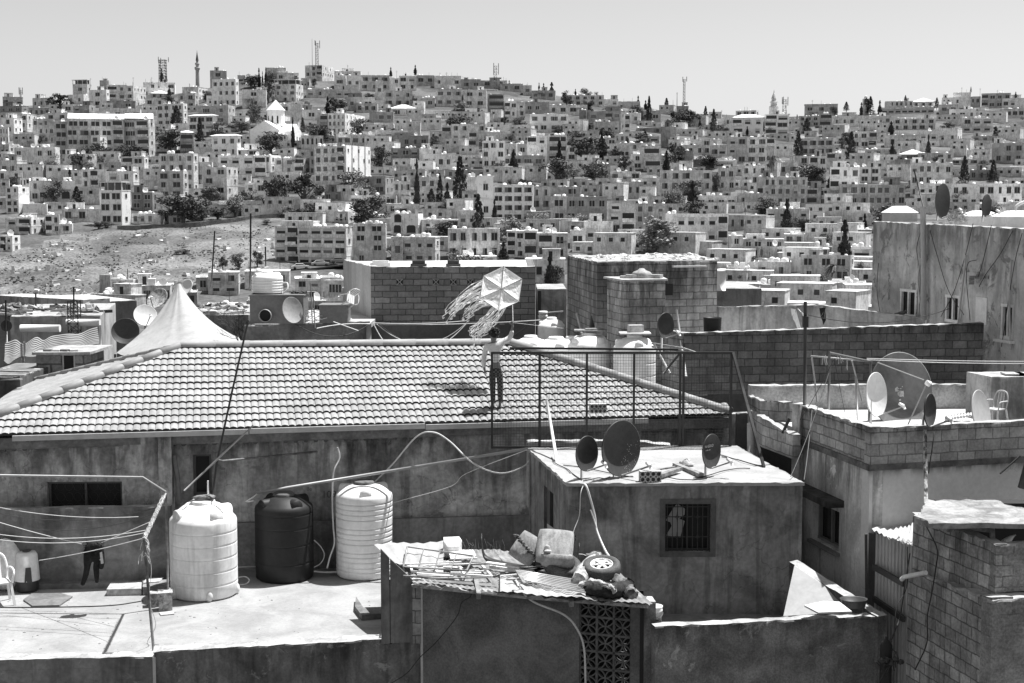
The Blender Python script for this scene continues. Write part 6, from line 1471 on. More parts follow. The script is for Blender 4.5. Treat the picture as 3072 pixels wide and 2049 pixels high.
dish('small dark-faced dish by the front corner of the box room', P(1762, 1361, 25.3), .308, nC, dish_d, RZc(1745, 1440), .92)
dish('largest dish on the box room, dark face speckled white along its edge', P(1865, 1345, 25.4), .487, (.66, -.74, .03), dish_d, RZc(1880, 1432), .98)
dish('lettered dish near the far corner of the box room roof', P(2136, 1354, 25.5), .303, (.74, -.66, .03), dish_d, RZc(2120, 1440), .92, text=[('N·GOLD', .068, -.15, .07, plain('pale_ink', .62)), ('satellite dish', .030, -.13, .015, plain('pale_ink', .62))])
q = random.Random(4); m = MB()
n = Vector((.66, -.74, .03)).normalized(); upv = (Vector((0, 0, 1)) - n * n.z).normalized(); x = upv.cross(n).normalized(); cc = P(1865, 1345, 25.4)
for k in range(90):
    a = -1.2 + 1.5 * q.random() ** 1.2 - .1; r = .487 * (1 - .5 * q.random() ** 2) * .97; s = q.uniform(.002, .006); p = cc + x * r * math.cos(a) + upv * r * math.sin(a) + n * (.1315 * ((r / .487) ** 2 - 1) + .004)
    m.face([p - x * s - upv * s, p + x * s - upv * s, p + x * s + upv * s, p - x * s + upv * s])
ob = m.build('paint_speckle', plain('white_fleck', .7)); dd = [o for o in bpy.data.objects if o.get('label', '').startswith('largest dish on')][0]; world(ob, dd)

# ================================================================ kite
KD = 30.9
def kp(x, y, off=0): return P(x, y, KD + off)
kt = thing('kite', 'pale six-sided plastic kite with long streaming tails held above the tiled roof', 'kite', tuple(kp(1505, 866)))
ng = NG('kite_plastic'); ng.t.nodes.remove(ng.b)
df = ng.n('ShaderNodeBsdfDiffuse'); tl = ng.n('ShaderNodeBsdfTranslucent'); tp = ng.n('ShaderNodeBsdfTransparent'); mx1 = ng.n('ShaderNodeMixShader'); mx2 = ng.n('ShaderNodeMixShader')
df.inputs[0].default_value = g(.75); tl.inputs[0].default_value = g(.95); mx1.inputs[0].default_value = .3; mx2.inputs[0].default_value = .05
ng.l(df.outputs[0], mx1.inputs[1]); ng.l(tl.outputs[0], mx1.inputs[2]); ng.l(mx1.outputs[0], mx2.inputs[1]); ng.l(tp.outputs[0], mx2.inputs[2]); ng.l(mx2.outputs[0], ng.out.inputs[0]); kite_m = ng.m
geo = ng.n('ShaderNodeNewGeometry'); nn_ = ng.noise(ng.mapping(geo.outputs['Position'], (6, 6, 2)), 2.5, 5); bpn = ng.n('ShaderNodeBump'); bpn.inputs['Strength'].default_value = .9; bpn.inputs['Distance'].default_value = .05; ng.l(nn_, bpn.inputs['Height']); ng.l(bpn.outputs[0], df.inputs['Normal']); ng.l(bpn.outputs[0], tl.inputs['Normal'])
kc = ng.n('ShaderNodeCombineColor'); kv = ng.ramp(ng.noise(geo.outputs['Position'], 5, 3), .3, .7, .75, .93)
for i in range(3): ng.l(kv, kc.inputs[i])
ng.l(kc.outputs[0], df.inputs[0])
hub = kp(1505, 866, -.012); hexv = [(1510, 800, .30), (1566, 837, .22), (1556, 904, -.08), (1496, 931, -.26), (1442, 893, -.18), (1450, 829, .10)]
hx = [kp(*h) for h in hexv]; m = MB(); m.smooth = True; q = random.Random(2)
for i in range(6):
    a, b = hx[i], hx[(i + 1) % 6]; n = 6; grid = []
    for r in range(n + 1):
        row = []
        for s in range(r + 1):
            e0 = hub.lerp(a, r / n); e1 = hub.lerp(b, r / n); p = e0.lerp(e1, s / r if r else 0)
            if 0 < r < n and 0 < s < r: p = p + Vector((0, .045 + q.uniform(-.015, .015), 0))
            row.append(p)
        grid.append(row)
    for r in range(n):
        for s in range(r + 1):
            m.face([grid[r][s], grid[r + 1][s], grid[r + 1][s + 1]])
            if s < r: m.face([grid[r][s], grid[r + 1][s + 1], grid[r][s + 1]])
world(m.build('sail', kite_m), kt)
for i in range(3): world(MB().tube([hx[i] + (hx[i] - hx[i + 3]) * .02 + Vector((0, -.012, 0)), hub + Vector((0, -.015, 0)), hx[i + 3] + (hx[i + 3] - hx[i]) * .02 + Vector((0, -.012, 0))], .008, 6).build('spar', plain('kite_cane', .22)), kt)
m = MB()
for i in range(6): m.tube([hx[i] + Vector((0, -.01, 0)), hx[(i + 1) % 6] + Vector((0, -.01, 0))], .0045, 4)
world(m.build('edge_cord', plain('kite_edge', .6)), kt)
rib_m = kite_m
def tails(starts, mids, ends, n, seed):
    q = random.Random(seed); m = MB(); m.smooth = False
    for k in range(n):
        t = q.random(); a = Vector(starts[0]).lerp(Vector(starts[1]), t); b = Vector(ends[0]).lerp(Vector(ends[1]), t + q.uniform(-.25, .25)); mm_ = Vector(mids[0]).lerp(Vector(mids[1]), t + q.uniform(-.3, .3))
        f = q.uniform(.72, 1.0); pts = [a]
        for i in range(1, 9):
            s = i / 8 * f; p = a * (1 - s) ** 2 + mm_ * 2 * s * (1 - s) + b * s * s
            w = s * 7; pts.append(Vector((p.x + q.gauss(0, w * .55), p.y + q.gauss(0, w * .5), q.gauss(0, .03))))
        pp = spline([kp(a.x, a.y, .0)] + [P(p.x, p.y, KD + p.z * 2 + .1) for p in pts[1:]], 4)
        if q.random() < .5:
            e = pp[-1]; r = .025
            pp += [e + Vector((-r * math.sin(j) , 0, -r + r * math.cos(j))) for j in range(1, 6)]
        w = q.uniform(.008, .014); base = len(m.v)
        for i, p in enumerate(pp):
            an = i * .35 + k; d = Vector((math.cos(an) * .4, math.sin(an) * .6, 1)).normalized() * w; m.v += [tuple(p - d), tuple(p + d)]
        for i in range(len(pp) - 1): m.f.append((base + 2 * i, base + 2 * i + 2, base + 2 * i + 3, base + 2 * i + 1)); m.m.append(0); m.sm.append(False)
    return m
V3 = lambda x, y: (x, y, 0)
world(tails((V3(1449, 838), V3(1443, 890)), (V3(1400, 860), V3(1395, 905)), (V3(1322, 945), V3(1345, 965)), 20, 1).build('tail_streamers', rib_m), kt)
world(tails((V3(1443, 893), V3(1475, 918)), (V3(1415, 895), V3(1420, 930)), (V3(1385, 960), V3(1405, 962)), 13, 2).build('tail_streamers', rib_m), kt)
world(tails((V3(1478, 920), V3(1528, 922)), (V3(1455, 960), V3(1505, 985)), (V3(1392, 1005), V3(1430, 1028)), 24, 3).build('tail_streamers', rib_m), kt)
world(tails((V3(1425, 1000), V3(1432, 1010)), (V3(1420, 1035), V3(1425, 1040)), (V3(1405, 1072), V3(1425, 1095)), 5, 4).build('tail_streamers', rib_m), kt)
world(MB().tube([P(1538, 914, 30.8), P(1539, 965, 29.22)], .004, 4).build('string', rib_m), kt)
world(MB().tube([hub, P(1538, 914, 30.8)], .003, 4).build('bridle', rib_m), kt)
cable('thin_string', 'thin cord stretched from the raised hand over the white tanks', [P(1540, 968, 29.2), P(1600, 975, 30.5), P(1690, 985, 33)], .004, cable_lt)

# ================================================================ person (seen from behind, kite arm raised)
feet = None
def roof_z_at(x, y):
    r = ray(x, y); nrm = fn_; k = (FL - Vector((0, 0, 0))).dot(nrm) / r.dot(nrm); return r * k
fo_l, fo_r = roof_z_at(1479, 1228), roof_z_at(1501, 1230)
pd_ = (fo_l.y + fo_r.y) / 2
pe = thing('person', 'slim figure seen from behind in pale sweater raising one arm to the kite string', 'person', tuple((fo_l + fo_r) / 2))
def q_(x, y, off=0): return P(x, y, pd_ + off)
skin_m = surf('skin', .20, var=.08, scale=8, rough=.6, fine=.04, bump=.02); sweat = surf('pale_sweater', .66, var=.10, scale=6, fine=.08, fs=40, rough=.95, bump=.4); hair_m = surf('dark_curly_hair', .012, var=.5, scale=14, fine=.4, fs=60, rough=.7)
# body: one continuous surface
pts = [q_(1487, 1102), q_(1485, 1070), q_(1481, 1042), q_(1480, 1026), q_(1481, 1014, .01), q_(1483, 1001, .02), q_(1461, 1038), q_(1452, 1072, .03), q_(1453, 1106, .0), q_(1500, 1030), q_(1531, 1012, .05), q_(1537, 984, .0),
       q_(1477, 1108), q_(1478, 1162, .02), q_(1479, 1214, .02), q_(1497, 1108), q_(1500, 1160, .0), q_(1500, 1214, .0), q_(1476, 1224, -.06), q_(1497, 1225, -.05), q_(1454, 1113, .0), q_(1538, 975, -.01)]
ed = [(0, 1), (1, 2), (2, 3), (3, 4), (4, 5), (2, 6), (6, 7), (7, 8), (2, 9), (9, 10), (10, 11), (0, 12), (12, 13), (13, 14), (0, 15), (15, 16), (16, 17), (14, 18), (17, 19), (8, 20), (11, 21)]
rad = [(.11, .085), (.105, .08), (.12, .085), .045, .075, .085, .052, .038, .026, .052, .038, .026, .072, .05, .032, .072, .05, .032, .03, .03, .030, .028]
skin('body', pts, ed, rad, skin_m, 2, parent=pe)
# sweater, trousers, hair, shoes
sp = [q_(1487, 1096), q_(1485, 1066), q_(1481, 1044), q_(1480, 1032), q_(1460, 1038), q_(1451, 1072, .03), q_(1452, 1104), q_(1501, 1030), q_(1531, 1013, .05), q_(1537, 990)]
skin('sweater', sp, [(0, 1), (1, 2), (2, 3), (2, 4), (4, 5), (5, 6), (2, 7), (7, 8), (8, 9)], [(.125, .10), (.122, .092), (.13, .10), .066, .07, .056, .042, .074, .060, .042], sweat, 2, parent=pe)
ng = NG('checked_trousers'); geo = ng.n('ShaderNodeNewGeometry'); ck = ng.n('ShaderNodeTexChecker'); ck.inputs['Scale'].default_value = 26; ck.inputs[1].default_value = g(.012); ck.inputs[2].default_value = g(.13); ng.l(geo.outputs['Position'], ck.inputs[0]); ng.l(ck.outputs[0], ng.b.inputs['Base Color']); ng.b.inputs['Roughness'].default_value = .95
tp_ = [q_(1487, 1097), q_(1487, 1108), q_(1477, 1120), q_(1478, 1162, .02), q_(1479, 1208, .02), q_(1498, 1120), q_(1501, 1160), q_(1501, 1208)]
skin('trousers', tp_, [(0, 1), (1, 2), (2, 3), (3, 4), (1, 5), (5, 6), (6, 7)], [(.125, .095), (.13, .10), .084, .064, .052, .084, .064, .052], ng.m, 2, parent=pe)
m = MB(); m.smooth = True; q = random.Random(4); hc = q_(1483, 1001, .01)
m.blob(hc + Vector((0, 0, .012)), (.100, .105, .115), 16, 12, .05, 1)
for k in range(46):
    a = q.uniform(0, 6.28); z = q.uniform(-.35, 1); s = math.sqrt(1 - z * z); m.blob(hc + Vector((.095 * s * math.cos(a), .1 * s * math.sin(a), .02 + .10 * z)), (.03, .03, .025), 7, 5, .3, k)
world(m.build('hair', hair_m), pe)
m = MB(); m.smooth = True                          # face, turned away towards the hill
fc = q_(1483, 1006, .10); m.blob(fc, (.062, .03, .075), 14, 10)
for sx in (-1, 1): m.blob(fc + Vector((sx * .026, .026, .018)), (.012, .01, .007), 8, 6); m.blob(q_(1483, 1007, .02) + Vector((sx * .083, 0, 0)), (.012, .02, .03), 8, 6)
m.blob(fc + Vector((0, .035, -.008)), (.011, .018, .016), 8, 6); m.blob(fc + Vector((0, .028, -.036)), (.024, .008, .007), 8, 6)
world(m.build('face', skin_m), pe)
def hand(root, dirv, palmn, curl, mirror=1):
    d = Vector(dirv).normalized(); n = Vector(palmn).normalized(); s = d.cross(n).normalized() * mirror
    P_ = [root, root + d * .04, root + d * .075]; E = [(0, 1), (1, 2)]; Rr = [.022, (.034, .018), (.034, .014)]
    for k in range(4):
        b = root + d * .078 + s * (-.027 + .018 * k); L = [.075, .085, .08, .062][k] * .85; i0 = len(P_); pr = 2; pos = b; dv = d.copy()
        for j in range(4):
            P_.append(pos.copy()); Rr.append(.0085 - .001 * j); E.append((pr, len(P_) - 1)); pr = len(P_) - 1
            dv = (dv + n * curl * (j * .5 + .4)).normalized(); pos = pos + dv * L / 3
    b = root + d * .02 - s * .02; pr = 0
    for j in range(3):
        P_.append(b + (-s * .7 + d * .6 + n * .3).normalized() * .028 * (j + 1)); Rr.append(.010 - .001 * j); E.append((pr if j else 1, len(P_) - 1)); pr = len(P_) - 1
    return P_, E, Rr
for (rt, dv, pn_, cu, mr) in ((q_(1538, 978, -.01), (.02, 0, 1), (-.2, -1, 0), 1.1, 1), (q_(1454, 1110), (.06, 0, -1), (1, .2, 0), .35, -1)):
    a, b, c = hand(rt, dv, pn_, cu, mr); skin('hand', a, b, c, skin_m, 1, parent=pe)
for c in (q_(1478, 1225, .0), q_(1499, 1226, .0)):
    m = MB(); m.smooth = True; m.blob(c + Vector((0, .06, .0)), (.045, .13, .035), 12, 8); m.blob(c + Vector((0, -.01, .03)), (.04, .06, .045), 12, 8); world(m.build('shoe', plain('dark_shoe', .04)), pe)
m = MB()                                              # debris by the feet
q = random.Random(6)
for k in range(7): m.blob(roof_z_at(1340 + 22 * k, 1232 - q.uniform(0, 8)) + Vector((0, 0, .01)), (.05, .03, .012), 6, 4, .4, k)
# ================================================================ mid-distance roofs behind the tiled house
blk_g = surf('grey_block_wall', .21, var=.2, scale=.8, fine=.14, fs=18, brick=(.42, .163, .38, .013), bump=.5, top=(-1.6, .35, .3))
blk_j = surf('stained_block_wall', .36, var=.3, scale=.7, fine=.15, fs=16, brick=(.38, .178, .5, .014), bump=.5, top=(-1.35, 1.6, .75), streak=.3)
blk_k = surf('dark_block_wall', .19, var=.3, scale=.9, fine=.16, fs=18, brick=(.36, .185, .5, .013), bump=.5, top=(-2.85, .35, .5), streak=.2)
pl_k = surf('dark_lower_plaster', .10, var=.25, scale=.7, fine=.1, streak=.25, bump=.3)
def block(name, label, cat, foot, zb, zt, mat, roofmat=None, par=0, group=None, faces=None, jit=.01):
    """building on a footprint (front corner points in order), walls one mesh, roof a child"""
    o = thing(name, label, cat, (foot[0][0], foot[0][1], zb), 0, group); m = MB(); pts = [Vector((p[0], p[1], zt)) for p in foot]
    rwall(m, pts + [pts[0]], zb, .2, jit) ; world(m.build('wall', mat), o)
    c = Vector((sum(p[0] for p in foot) / len(foot), sum(p[1] for p in foot) / len(foot), 0)); m = MB(); m.prism([((p[0] - c.x) * .985 + c.x, (p[1] - c.y) * .985 + c.y) for p in foot], zt - par - .2, zt - par - (.0 if par else -.006))
    world(m.build('roof', roofmat or roof_near), o); return o
roof_near = surf('near_flat_roof', .46, var=.25, scale=1.2, fine=.12)
# G: long block wall building
g0, g1 = P(1112, 800, 40), P(1606, 800, 40.3); ZG = P(1300, 801, 40).z
gb = thing('block_building', 'long grey block building with four small pierced vents behind the tiled roof', 'building', (g0.x, g0.y, GR))
m = MB(); rwall(m, [Vector((g0.x, g0.y, ZG)), Vector((g1.x, g1.y, ZG))], -3.3, .2, .01); world(m.build('wall', blk_g), gb)
m = MB(); rwall(m, [Vector((g0.x - .02, g0.y - .04, -3.2)), Vector((g1.x, g1.y - .04, -3.2))], GR, .2, .006); world(m.build('lower_wall', surf('smooth_lower_wall', .14, var=.25, scale=.8, fine=.1, streak=.2)), gb)
m = MB(); m.box(g1.x - .2, g1.x, g1.y + .2, g1.y + 6, GR, ZG - .01); world(m.build('side_wall', blk_g), gb)
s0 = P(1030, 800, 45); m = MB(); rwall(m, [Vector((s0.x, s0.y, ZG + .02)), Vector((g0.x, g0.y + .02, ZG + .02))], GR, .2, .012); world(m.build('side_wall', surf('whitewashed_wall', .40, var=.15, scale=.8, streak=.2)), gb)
m = MB(); m.prism([(g0.x, g0.y + .15), (g1.x, g1.y + .15), (g1.x, g1.y + 6), (s0.x, s0.y)], ZG - .12, ZG - .03); world(m.build('roof', surf('pale_roof_screed', .5, var=.2, scale=1)), gb)
for x in (1199, 1308, 1360, 1411):
    c = on(g0, g1, x, 846, .005); vm = MB(); vm.box(c.x - .085, c.x + .085, c.y - .01, c.y, c.z - .08, c.z + .08)
    vm.mat = 1; vm.box(c.x - .095, c.x + .095, c.y - .03, c.y - .01, c.z + .07, c.z + .09); vm.box(c.x - .095, c.x + .095, c.y - .03, c.y - .01, c.z - .09, c.z - .07)
    for s in (-1, 1): vm.beam((c.x - .08, c.y - .02, c.z - .08 * s), (c.x + .08, c.y - .02, c.z + .08 * s), .02, .025)
    world(vm.build('vent_block', [dark_in, plain('vent_cement', .3)]), gb)
for (x0, x1, y, lab) in ((1128, 1158, 790, 'pale box unit'),): pass
for (x, lab, t, w_) in ((1142, 'small white roof box standing on the long block building', .7, .28), (1256, 'low dark box on the roof of the long block building', .04, .22), (1360, 'dark square flue on the roof of the long block building', .05, .2)):
    c = P(x, 797, 41); m = MB(); m.box(-w_, w_, -.15, .15, 0, .11 if t > .5 else .08, Matrix.Translation(Vector((c.x, c.y, ZG - .03)))); m.box(-w_ * .8, w_ * .8, -.1, .1, .11 if t > .5 else .08, .17, Matrix.Translation(Vector((c.x, c.y, ZG - .03)))); tag(m.build('roof_box', plain('roofbox_%d' % int(t * 100), t)), lab, 'box')
# pipe and cables on it
m = MB().tube([P(1106, 970, 38.2), P(1106, 1050, 38.2)], .07, 10); tag(m.build('down_pipe', plain('pipe_grey', .35)), 'grey down pipe on the plaster band below the block building', 'pipe')
for i, (a, b, dr, lt) in enumerate([((1110, 968, 39.2), (1400, 962, 39.4), .05, 1), ((1110, 973, 39.2), (1620, 960, 39.6), .05, 1), ((1130, 972, 39), (1400, 968, 39.2), .55, 1), ((1120, 970, 39), (1170, 1042, 38.5), .08, 1), ((1400, 970, 39), (1315, 1040, 38.5), .06, 1), ((1135, 972, 39), (1580, 980, 39.5), .8, 0), ((950, 985, 36.6), (1110, 972, 38), -.05, 1), ((880, 968, 36.7), (1105, 975, 38), .32, 0), ((1000, 965, 36.8), (1075, 992, 37), .0, 1)]):
    o = MB().tube(sag(P(*a), P(*b), dr, 14), .012, 5).build('cable', cable_lt if lt else cable_dk); o['group'] = 'cables strung over the rear roofs'; tag(o, ['pale', 'long pale', 'deeply sagging pale', 'short steep pale', 'slanting pale', 'deeply sagging black', 'nearly level pale', 'drooping black', 'short slanting pale'][i] + ' cable below the block building, %s from the pipe' % ordinal(i), 'cable', 'cables strung over the rear roofs')
# F: parapet roof with metal box and tank
f0, f1 = P(738, 972, 36.8), P(1110, 970, 38.3); ZF = -2.98
fb = thing('flat_roof_building', 'low flat building with cracked parapet behind the tiled ridge', 'building', (f0.x, f0.y, GR))
m = MB(); rwall(m, [Vector((f0.x, f0.y, ZF)), Vector((f1.x, f1.y, ZF))], GR, .15, .015); world(m.build('wall', surf('patched_parapet', .2, var=.35, scale=1.2, fine=.15, brick=(.5, .22, .6, .015), patch=(.9, .75), bump=.4)), fb)
m = MB(); m.prism([(f0.x, f0.y + .1), (f1.x, f1.y + .1), (f1.x, f1.y + 6), (f0.x, f0.y + 6)], ZF - .2, ZF - .06); world(m.build('roof', roof_near), fb)
def metal_box(nm, lab, x0, x1, y0, y1, d, mat, dep=1.0, tilt=0):
    a = P(x0, y1, d); b = P(x1, y1, d); zt = P(x0, y0, d).z; m = MB(); m.box(a.x, b.x, d, d + dep, a.z - .03, zt); m.box(a.x - .02, b.x + .02, d - .02, d + dep + .02, zt, zt + .03); return tag(m.build(nm, mat), lab, 'box'), a, b, zt
bx = surf('painted_metal_box', .17, var=.08, scale=1, rough=.5, bump=.03)
ob, a, b, zt = metal_box('cooler_box', 'large grey metal box with a round flue hole under the ribbed tank', 750, 911, 888, 968, 37.1, bx, .9)
c = P(800, 946, 37.06); m = MB(); m.smooth = True; m.lathe([(.16, 0), (.16, .16), (.15, .16), (.15, 0)], 28, c + Vector((-.02, 0, 0)), Matrix.Rotation(math.pi / 2, 3, 'X') @ Matrix.Rotation(.0, 3, 'Z')); m.mat = 1; m.lathe([(.152, .02), (0, .02)], 28, c + Vector((-.02, 0, 0)), Matrix.Rotation(math.pi / 2, 3, 'X'))
oo = m.build('flue_pipe', [plain('flue_tin', .4), dark_in]); oo.parent = ob
tk = P(802, 886, 37.6); lobed_tank('pale closely ribbed tank on top of the large metal box', tk.x, 37.62, .40, .42, .53, tk_w2, [.06, .13, .20, .27, .34], 2, zb=zt + .03, group='tanks on the rear roofs', rib_h=.03)
metal_box('duct_box', 'smaller grey metal box on the parapet beside the chair', 958, 1042, 918, 966, 37.7, bx, .8)
dish('tall narrow dish leaning against the grey metal box', P(878, 930, 36.75), .335, (.5, -.8, .3), dish_g, None, .8, None, depth=.18)
o = thing('broken_chair', 'overturned broken plastic chair on the smaller metal box', 'chair', tuple(P(1034, 914, 38.0))); plastic_chair(o, white_pl); o.rotation_euler = (R(70), R(20), R(40)); o.scale = (.6, .6, .6); o.location = P(1034, 905, 38.0)
cable('bent_hose', 'pale hose hooped beside the ribbed tank on the metal box', [P(848, 880, 37.4), P(862, 868, 37.4), P(862, 850, 37.5), P(848, 848, 37.6)], .02, cable_lt)
m = MB(); q = random.Random(5)
for k in range(26): c = P(q.uniform(915, 955), q.uniform(932, 965), 37.4 + q.uniform(0, .6)); m.beam(c, c + Vector((q.uniform(-.25, .25), q.uniform(-.2, .2), q.uniform(-.06, .12))), .014)
setting(m.build('wire_rubble', plain('wire_rubble', .5)), 'stuff', 'tangle of pale wire and lath between the two metal boxes', 'rubble')
m = MB()
for k in range(9): c = P(878 + 5 * k, 876 + (k % 3) * 2, 37.6); m.blob(c, (.07, .1, .04), 7, 5, .4, k)
setting(m.build('rag_litter', plain('dark_rags', .06)), 'stuff', 'dark rags heaped on the metal box', 'rags')
for i, (x, y0, y1, lab) in enumerate([(935, 850, 970, 'thin rusty rod standing beside the leaning narrow dish'), (943, 880, 985, 'second rusty rod behind the wire tangle')]):
    tag(MB().tube([P(x - 3, y0, 37.0), P(x + 2, y1, 36.7)], .015, 5).build('iron_rod', rust), lab, 'rod')
# bare shrub beside it
m = MB(); q = random.Random(15)
def twig(p, d, l, r, k):
    e = p + d * l; m.tube([p, p.lerp(e, .5) + Vector((q.gauss(0, .02), 0, q.gauss(0, .02))), e], [r, r * .8, r * .55], 4, False)
    if k:
        for _ in range(3): twig(p.lerp(e, q.uniform(.4, 1)), (d + Vector((q.gauss(0, .55), q.gauss(0, .5), q.gauss(.1, .4)))).normalized(), l * q.uniform(.55, .85), r * .6, k - 1)
for k in range(6): twig(P(738 - 4 * k, 1035, 37.5), Vector((q.uniform(-.7, .1), 0, 1)).normalized(), .42, .012, 4)
tag(m.build('bare_shrub', plain('twig_dark', .05)), 'leafless dark shrub between the white tent and the metal box', 'shrub')
# H: white tent
tn = thing('tent', 'white peaked canvas tent spreading behind the tiled roof', 'tent', tuple(P(520, 1050, 39)))
ap = P(535, 850, 40.0); base = [(345, 1062, 38.2), (420, 1068, 37.3), (500, 1072, 36.6), (620, 1052, 36.6), (716, 1032, 38.2), (700, 1010, 41), (560, 1005, 43), (420, 1020, 42)]
m = MB(); m.smooth = True; nb = 64; rows = 14; bp_ = spline([P(*b) for b in base] + [P(*base[0])], 8); nb = len(bp_)
for r in range(rows + 1):
    t = r / rows
    for i, b in enumerate(bp_):
        p = ap.lerp(b, t); sagz = -.42 * math.sin(math.pi * t) * (1 - .3 * t); f = math.sin(i * .95 + 1.2 * math.sin(i * .37)) * .045 * t * (1.3 - t); hor = Vector((b.x - ap.x, b.y - ap.y, 0)).normalized()
        tight = .05 + .95 * (t ** 1.15); p = Vector((lerp(ap.x, b.x, tight), lerp(ap.y, b.y, tight), lerp(ap.z, b.z, t))) + Vector((0, 0, sagz * .5)) + hor * (f - .04 * (1 - t))
        if r == rows: p.z += .03 * math.sin(i * 1.7)
        m.v.append(tuple(p))
for r in range(rows):
    for i in range(nb - 1): a = r * nb + i; m.f.append((a, a + nb, a + nb + 1, a + 1)); m.m.append(0); m.sm.append(True)
world(m.build('canvas', surf('white_canvas', .38, var=.08, scale=1.5, fine=.05, streak=.12, bump=.15)), tn)
for k in range(4):
    b = P(*base[k if k < 3 else 4]); world(MB().tube([b, Vector((b.x, b.y, b.z - 1.2))], .03, 6).build('pole', steel), tn)
for i in range(3): world(MB().tube([P(700, 1030, 38), P(640 - 30 * i, 1062, 36.5 + .2 * i)], .008, 4).build('guy_rope', cable_lt), tn)
# big rear dishes by the tent
dish('speckled rusty dish beside the tent peak', P(471, 894, 44), .34, (-.35, -.75, .55), surf('speckled_dish', .36, var=.5, scale=9, fine=.4), None, 1, (1, -1), depth=.2)
dish('bright white dish behind the left slope of the tent'.replace('left ', ''), P(436, 945, 42), .33, (.35, -.8, .5), dish_w, P(440, 990, 42.2), 1, (1, -1), depth=.2)
dish('big grey dish with ribbed struts below the white dish', P(376, 993, 40.5), .36, (.1, -.95, .3), dish_d, P(385, 1040, 40.8), 1.05, None, depth=.3)
dish('pale dish peeping behind the tent peak', P(556, 862, 47), .28, (-.5, -.7, .5), dish_w, None, 1, None, depth=.2)
dish('small dark dish on a post at the western edge', P(19, 977, 40), .155, (.3, -.95, .1), plain('dark_dish', .06), P(18, 1030, 40), .95, None)
# striped awning
aw = thing('striped_awning', 'striped cloth awning sagging over a pale yard', 'awning', tuple(P(150, 1100, 39)))
ng = NG('striped_cloth'); uvn = ng.n('ShaderNodeAttribute'); uvn.attribute_name = 'stripe'; sn = ng.math('SINE', ng.math('MULTIPLY', uvn.outputs['Fac'], 100.0)); cv = ng.ramp(sn, -.1, .5, .03, .30)
c3 = ng.n('ShaderNodeCombineColor')
for i in range(3): ng.l(cv, c3.inputs[i])
ng.l(c3.outputs[0], ng.b.inputs['Base Color']); ng.b.inputs['Roughness'].default_value = .9
top = spline([P(15, 1026, 40), P(45, 1020, 40), P(72, 1030, 40), P(112, 1012, 40.3), P(135, 1020, 40.3), P(165, 1004, 40.5), P(210, 1003, 40.5), P(250, 996, 41), P(292, 980, 41)], 5)
bot = spline([P(12, 1082, 38.6), P(30, 1092, 38.6), P(45, 1076, 38.6), P(75, 1070, 38.6), P(120, 1066, 38.8), P(170, 1056, 39), P(220, 1050, 39), P(260, 1048, 39.2), P(306, 1042, 39.4)], 5)
m = MB(); m.smooth = True; rows = 10; n = len(top); st = []
for r in range(rows + 1):
    t = r / rows
    for i in range(n): p = top[i].lerp(bot[i], t); p.z -= .12 * math.sin(math.pi * t) + .02 * math.sin(i * .8); m.v.append(tuple(p)); st.append(t)
for r in range(rows):
    for i in range(n - 1): a = r * n + i; m.f.append((a, a + n, a + n + 1, a + 1)); m.m.append(0); m.sm.append(True)
oc = m.build('cloth', ng.m); at = oc.data.attributes.new('stripe', 'FLOAT', 'POINT'); at.data.foreach_set('value', st); world(oc, aw)
for x, y0, y1, d in ((64, 1030, 1105, 38.7), (73, 1026, 1105, 38.7), (300, 975, 1060, 40)): world(MB().tube([P(x, y0, d), P(x + 2, y1, d)], .03, 6).build('pole', plain('awning_pole', .5)), aw)
# huts, pale roofs on the left
def simple(nm, lab, cat, x0, x1, y0, d, dep, zb, mat, rm=None, par=0, yaw=0, grp=None):
    a = P(x0, y0, d); b = P(x1, y0, d + yaw); zt = a.z; t = Vector((b.x - a.x, b.y - a.y, 0)).normalized(); nn = Vector((-t.y, t.x, 0)) * dep
    return block(nm, lab, cat, [(a.x, a.y), (b.x, b.y), (b.x + nn.x, b.y + nn.y), (a.x + nn.x, a.y + nn.y)], zb, zt, mat, rm, par, grp, jit=.012)
hut_blk = surf('hut_blocks', .30, var=.3, scale=1.5, fine=.2, brick=(.55, .28, .4, .03)); wht = surf('worn_whitewash', .38, var=.25, scale=.9, fine=.1, streak=.35); gry = surf('grey_far_plaster', .22, var=.3, scale=.8, fine=.12, streak=.4); drk = surf('dark_far_plaster', .12, var=.3, scale=.8, fine=.12, streak=.3)
prof_r = surf('bright_torn_roof', .32, var=.25, scale=2, fine=.2)
hut = simple('block_hut', 'small block hut with pale slab roof under the striped awning', 'hut', 108, 258, 1062, 36.6, 1.6, GR, hut_blk, prof_r)
h0 = P(108, 1062, 36.6); h1 = P(258, 1062, 36.6); hh_ = (uz(h0, h1, 192, 1070)[0], uz(h0, h1, 222, 1070)[0], P(192, 1108, 36.6).z, P(192, 1066, 36.6).z)
M_, L_ = frame_at(h0, h1); m = MB(); m.box(hh_[0], hh_[1], -.02, -.004, hh_[2], hh_[3], M_); m.mat = 1
for (a, b, c, d) in ((hh_[0] - .03, hh_[0], hh_[2], hh_[3]), (hh_[1], hh_[1] + .03, hh_[2], hh_[3]), (hh_[0] - .03, hh_[1] + .03, hh_[3], hh_[3] + .03), (hh_[0] - .03, hh_[1] + .03, hh_[2] - .03, hh_[2])): m.box(a, b, -.04, -.004, c, d, M_)
world(m.build('window', [dark_in, plain('pale_window_frame', .5)]), hut)
q = random.Random(9); m = MB()
a = P(95, 1050, 36.3); b = P(270, 1040, 36.4); m.prism([(a.x, a.y), (b.x, b.y), (b.x + .05, b.y + 1.9), (a.x + .15, a.y + 1.9)], h0.z + .005, h0.z + .07); world(m.build('slab_roof', prof_r), hut)
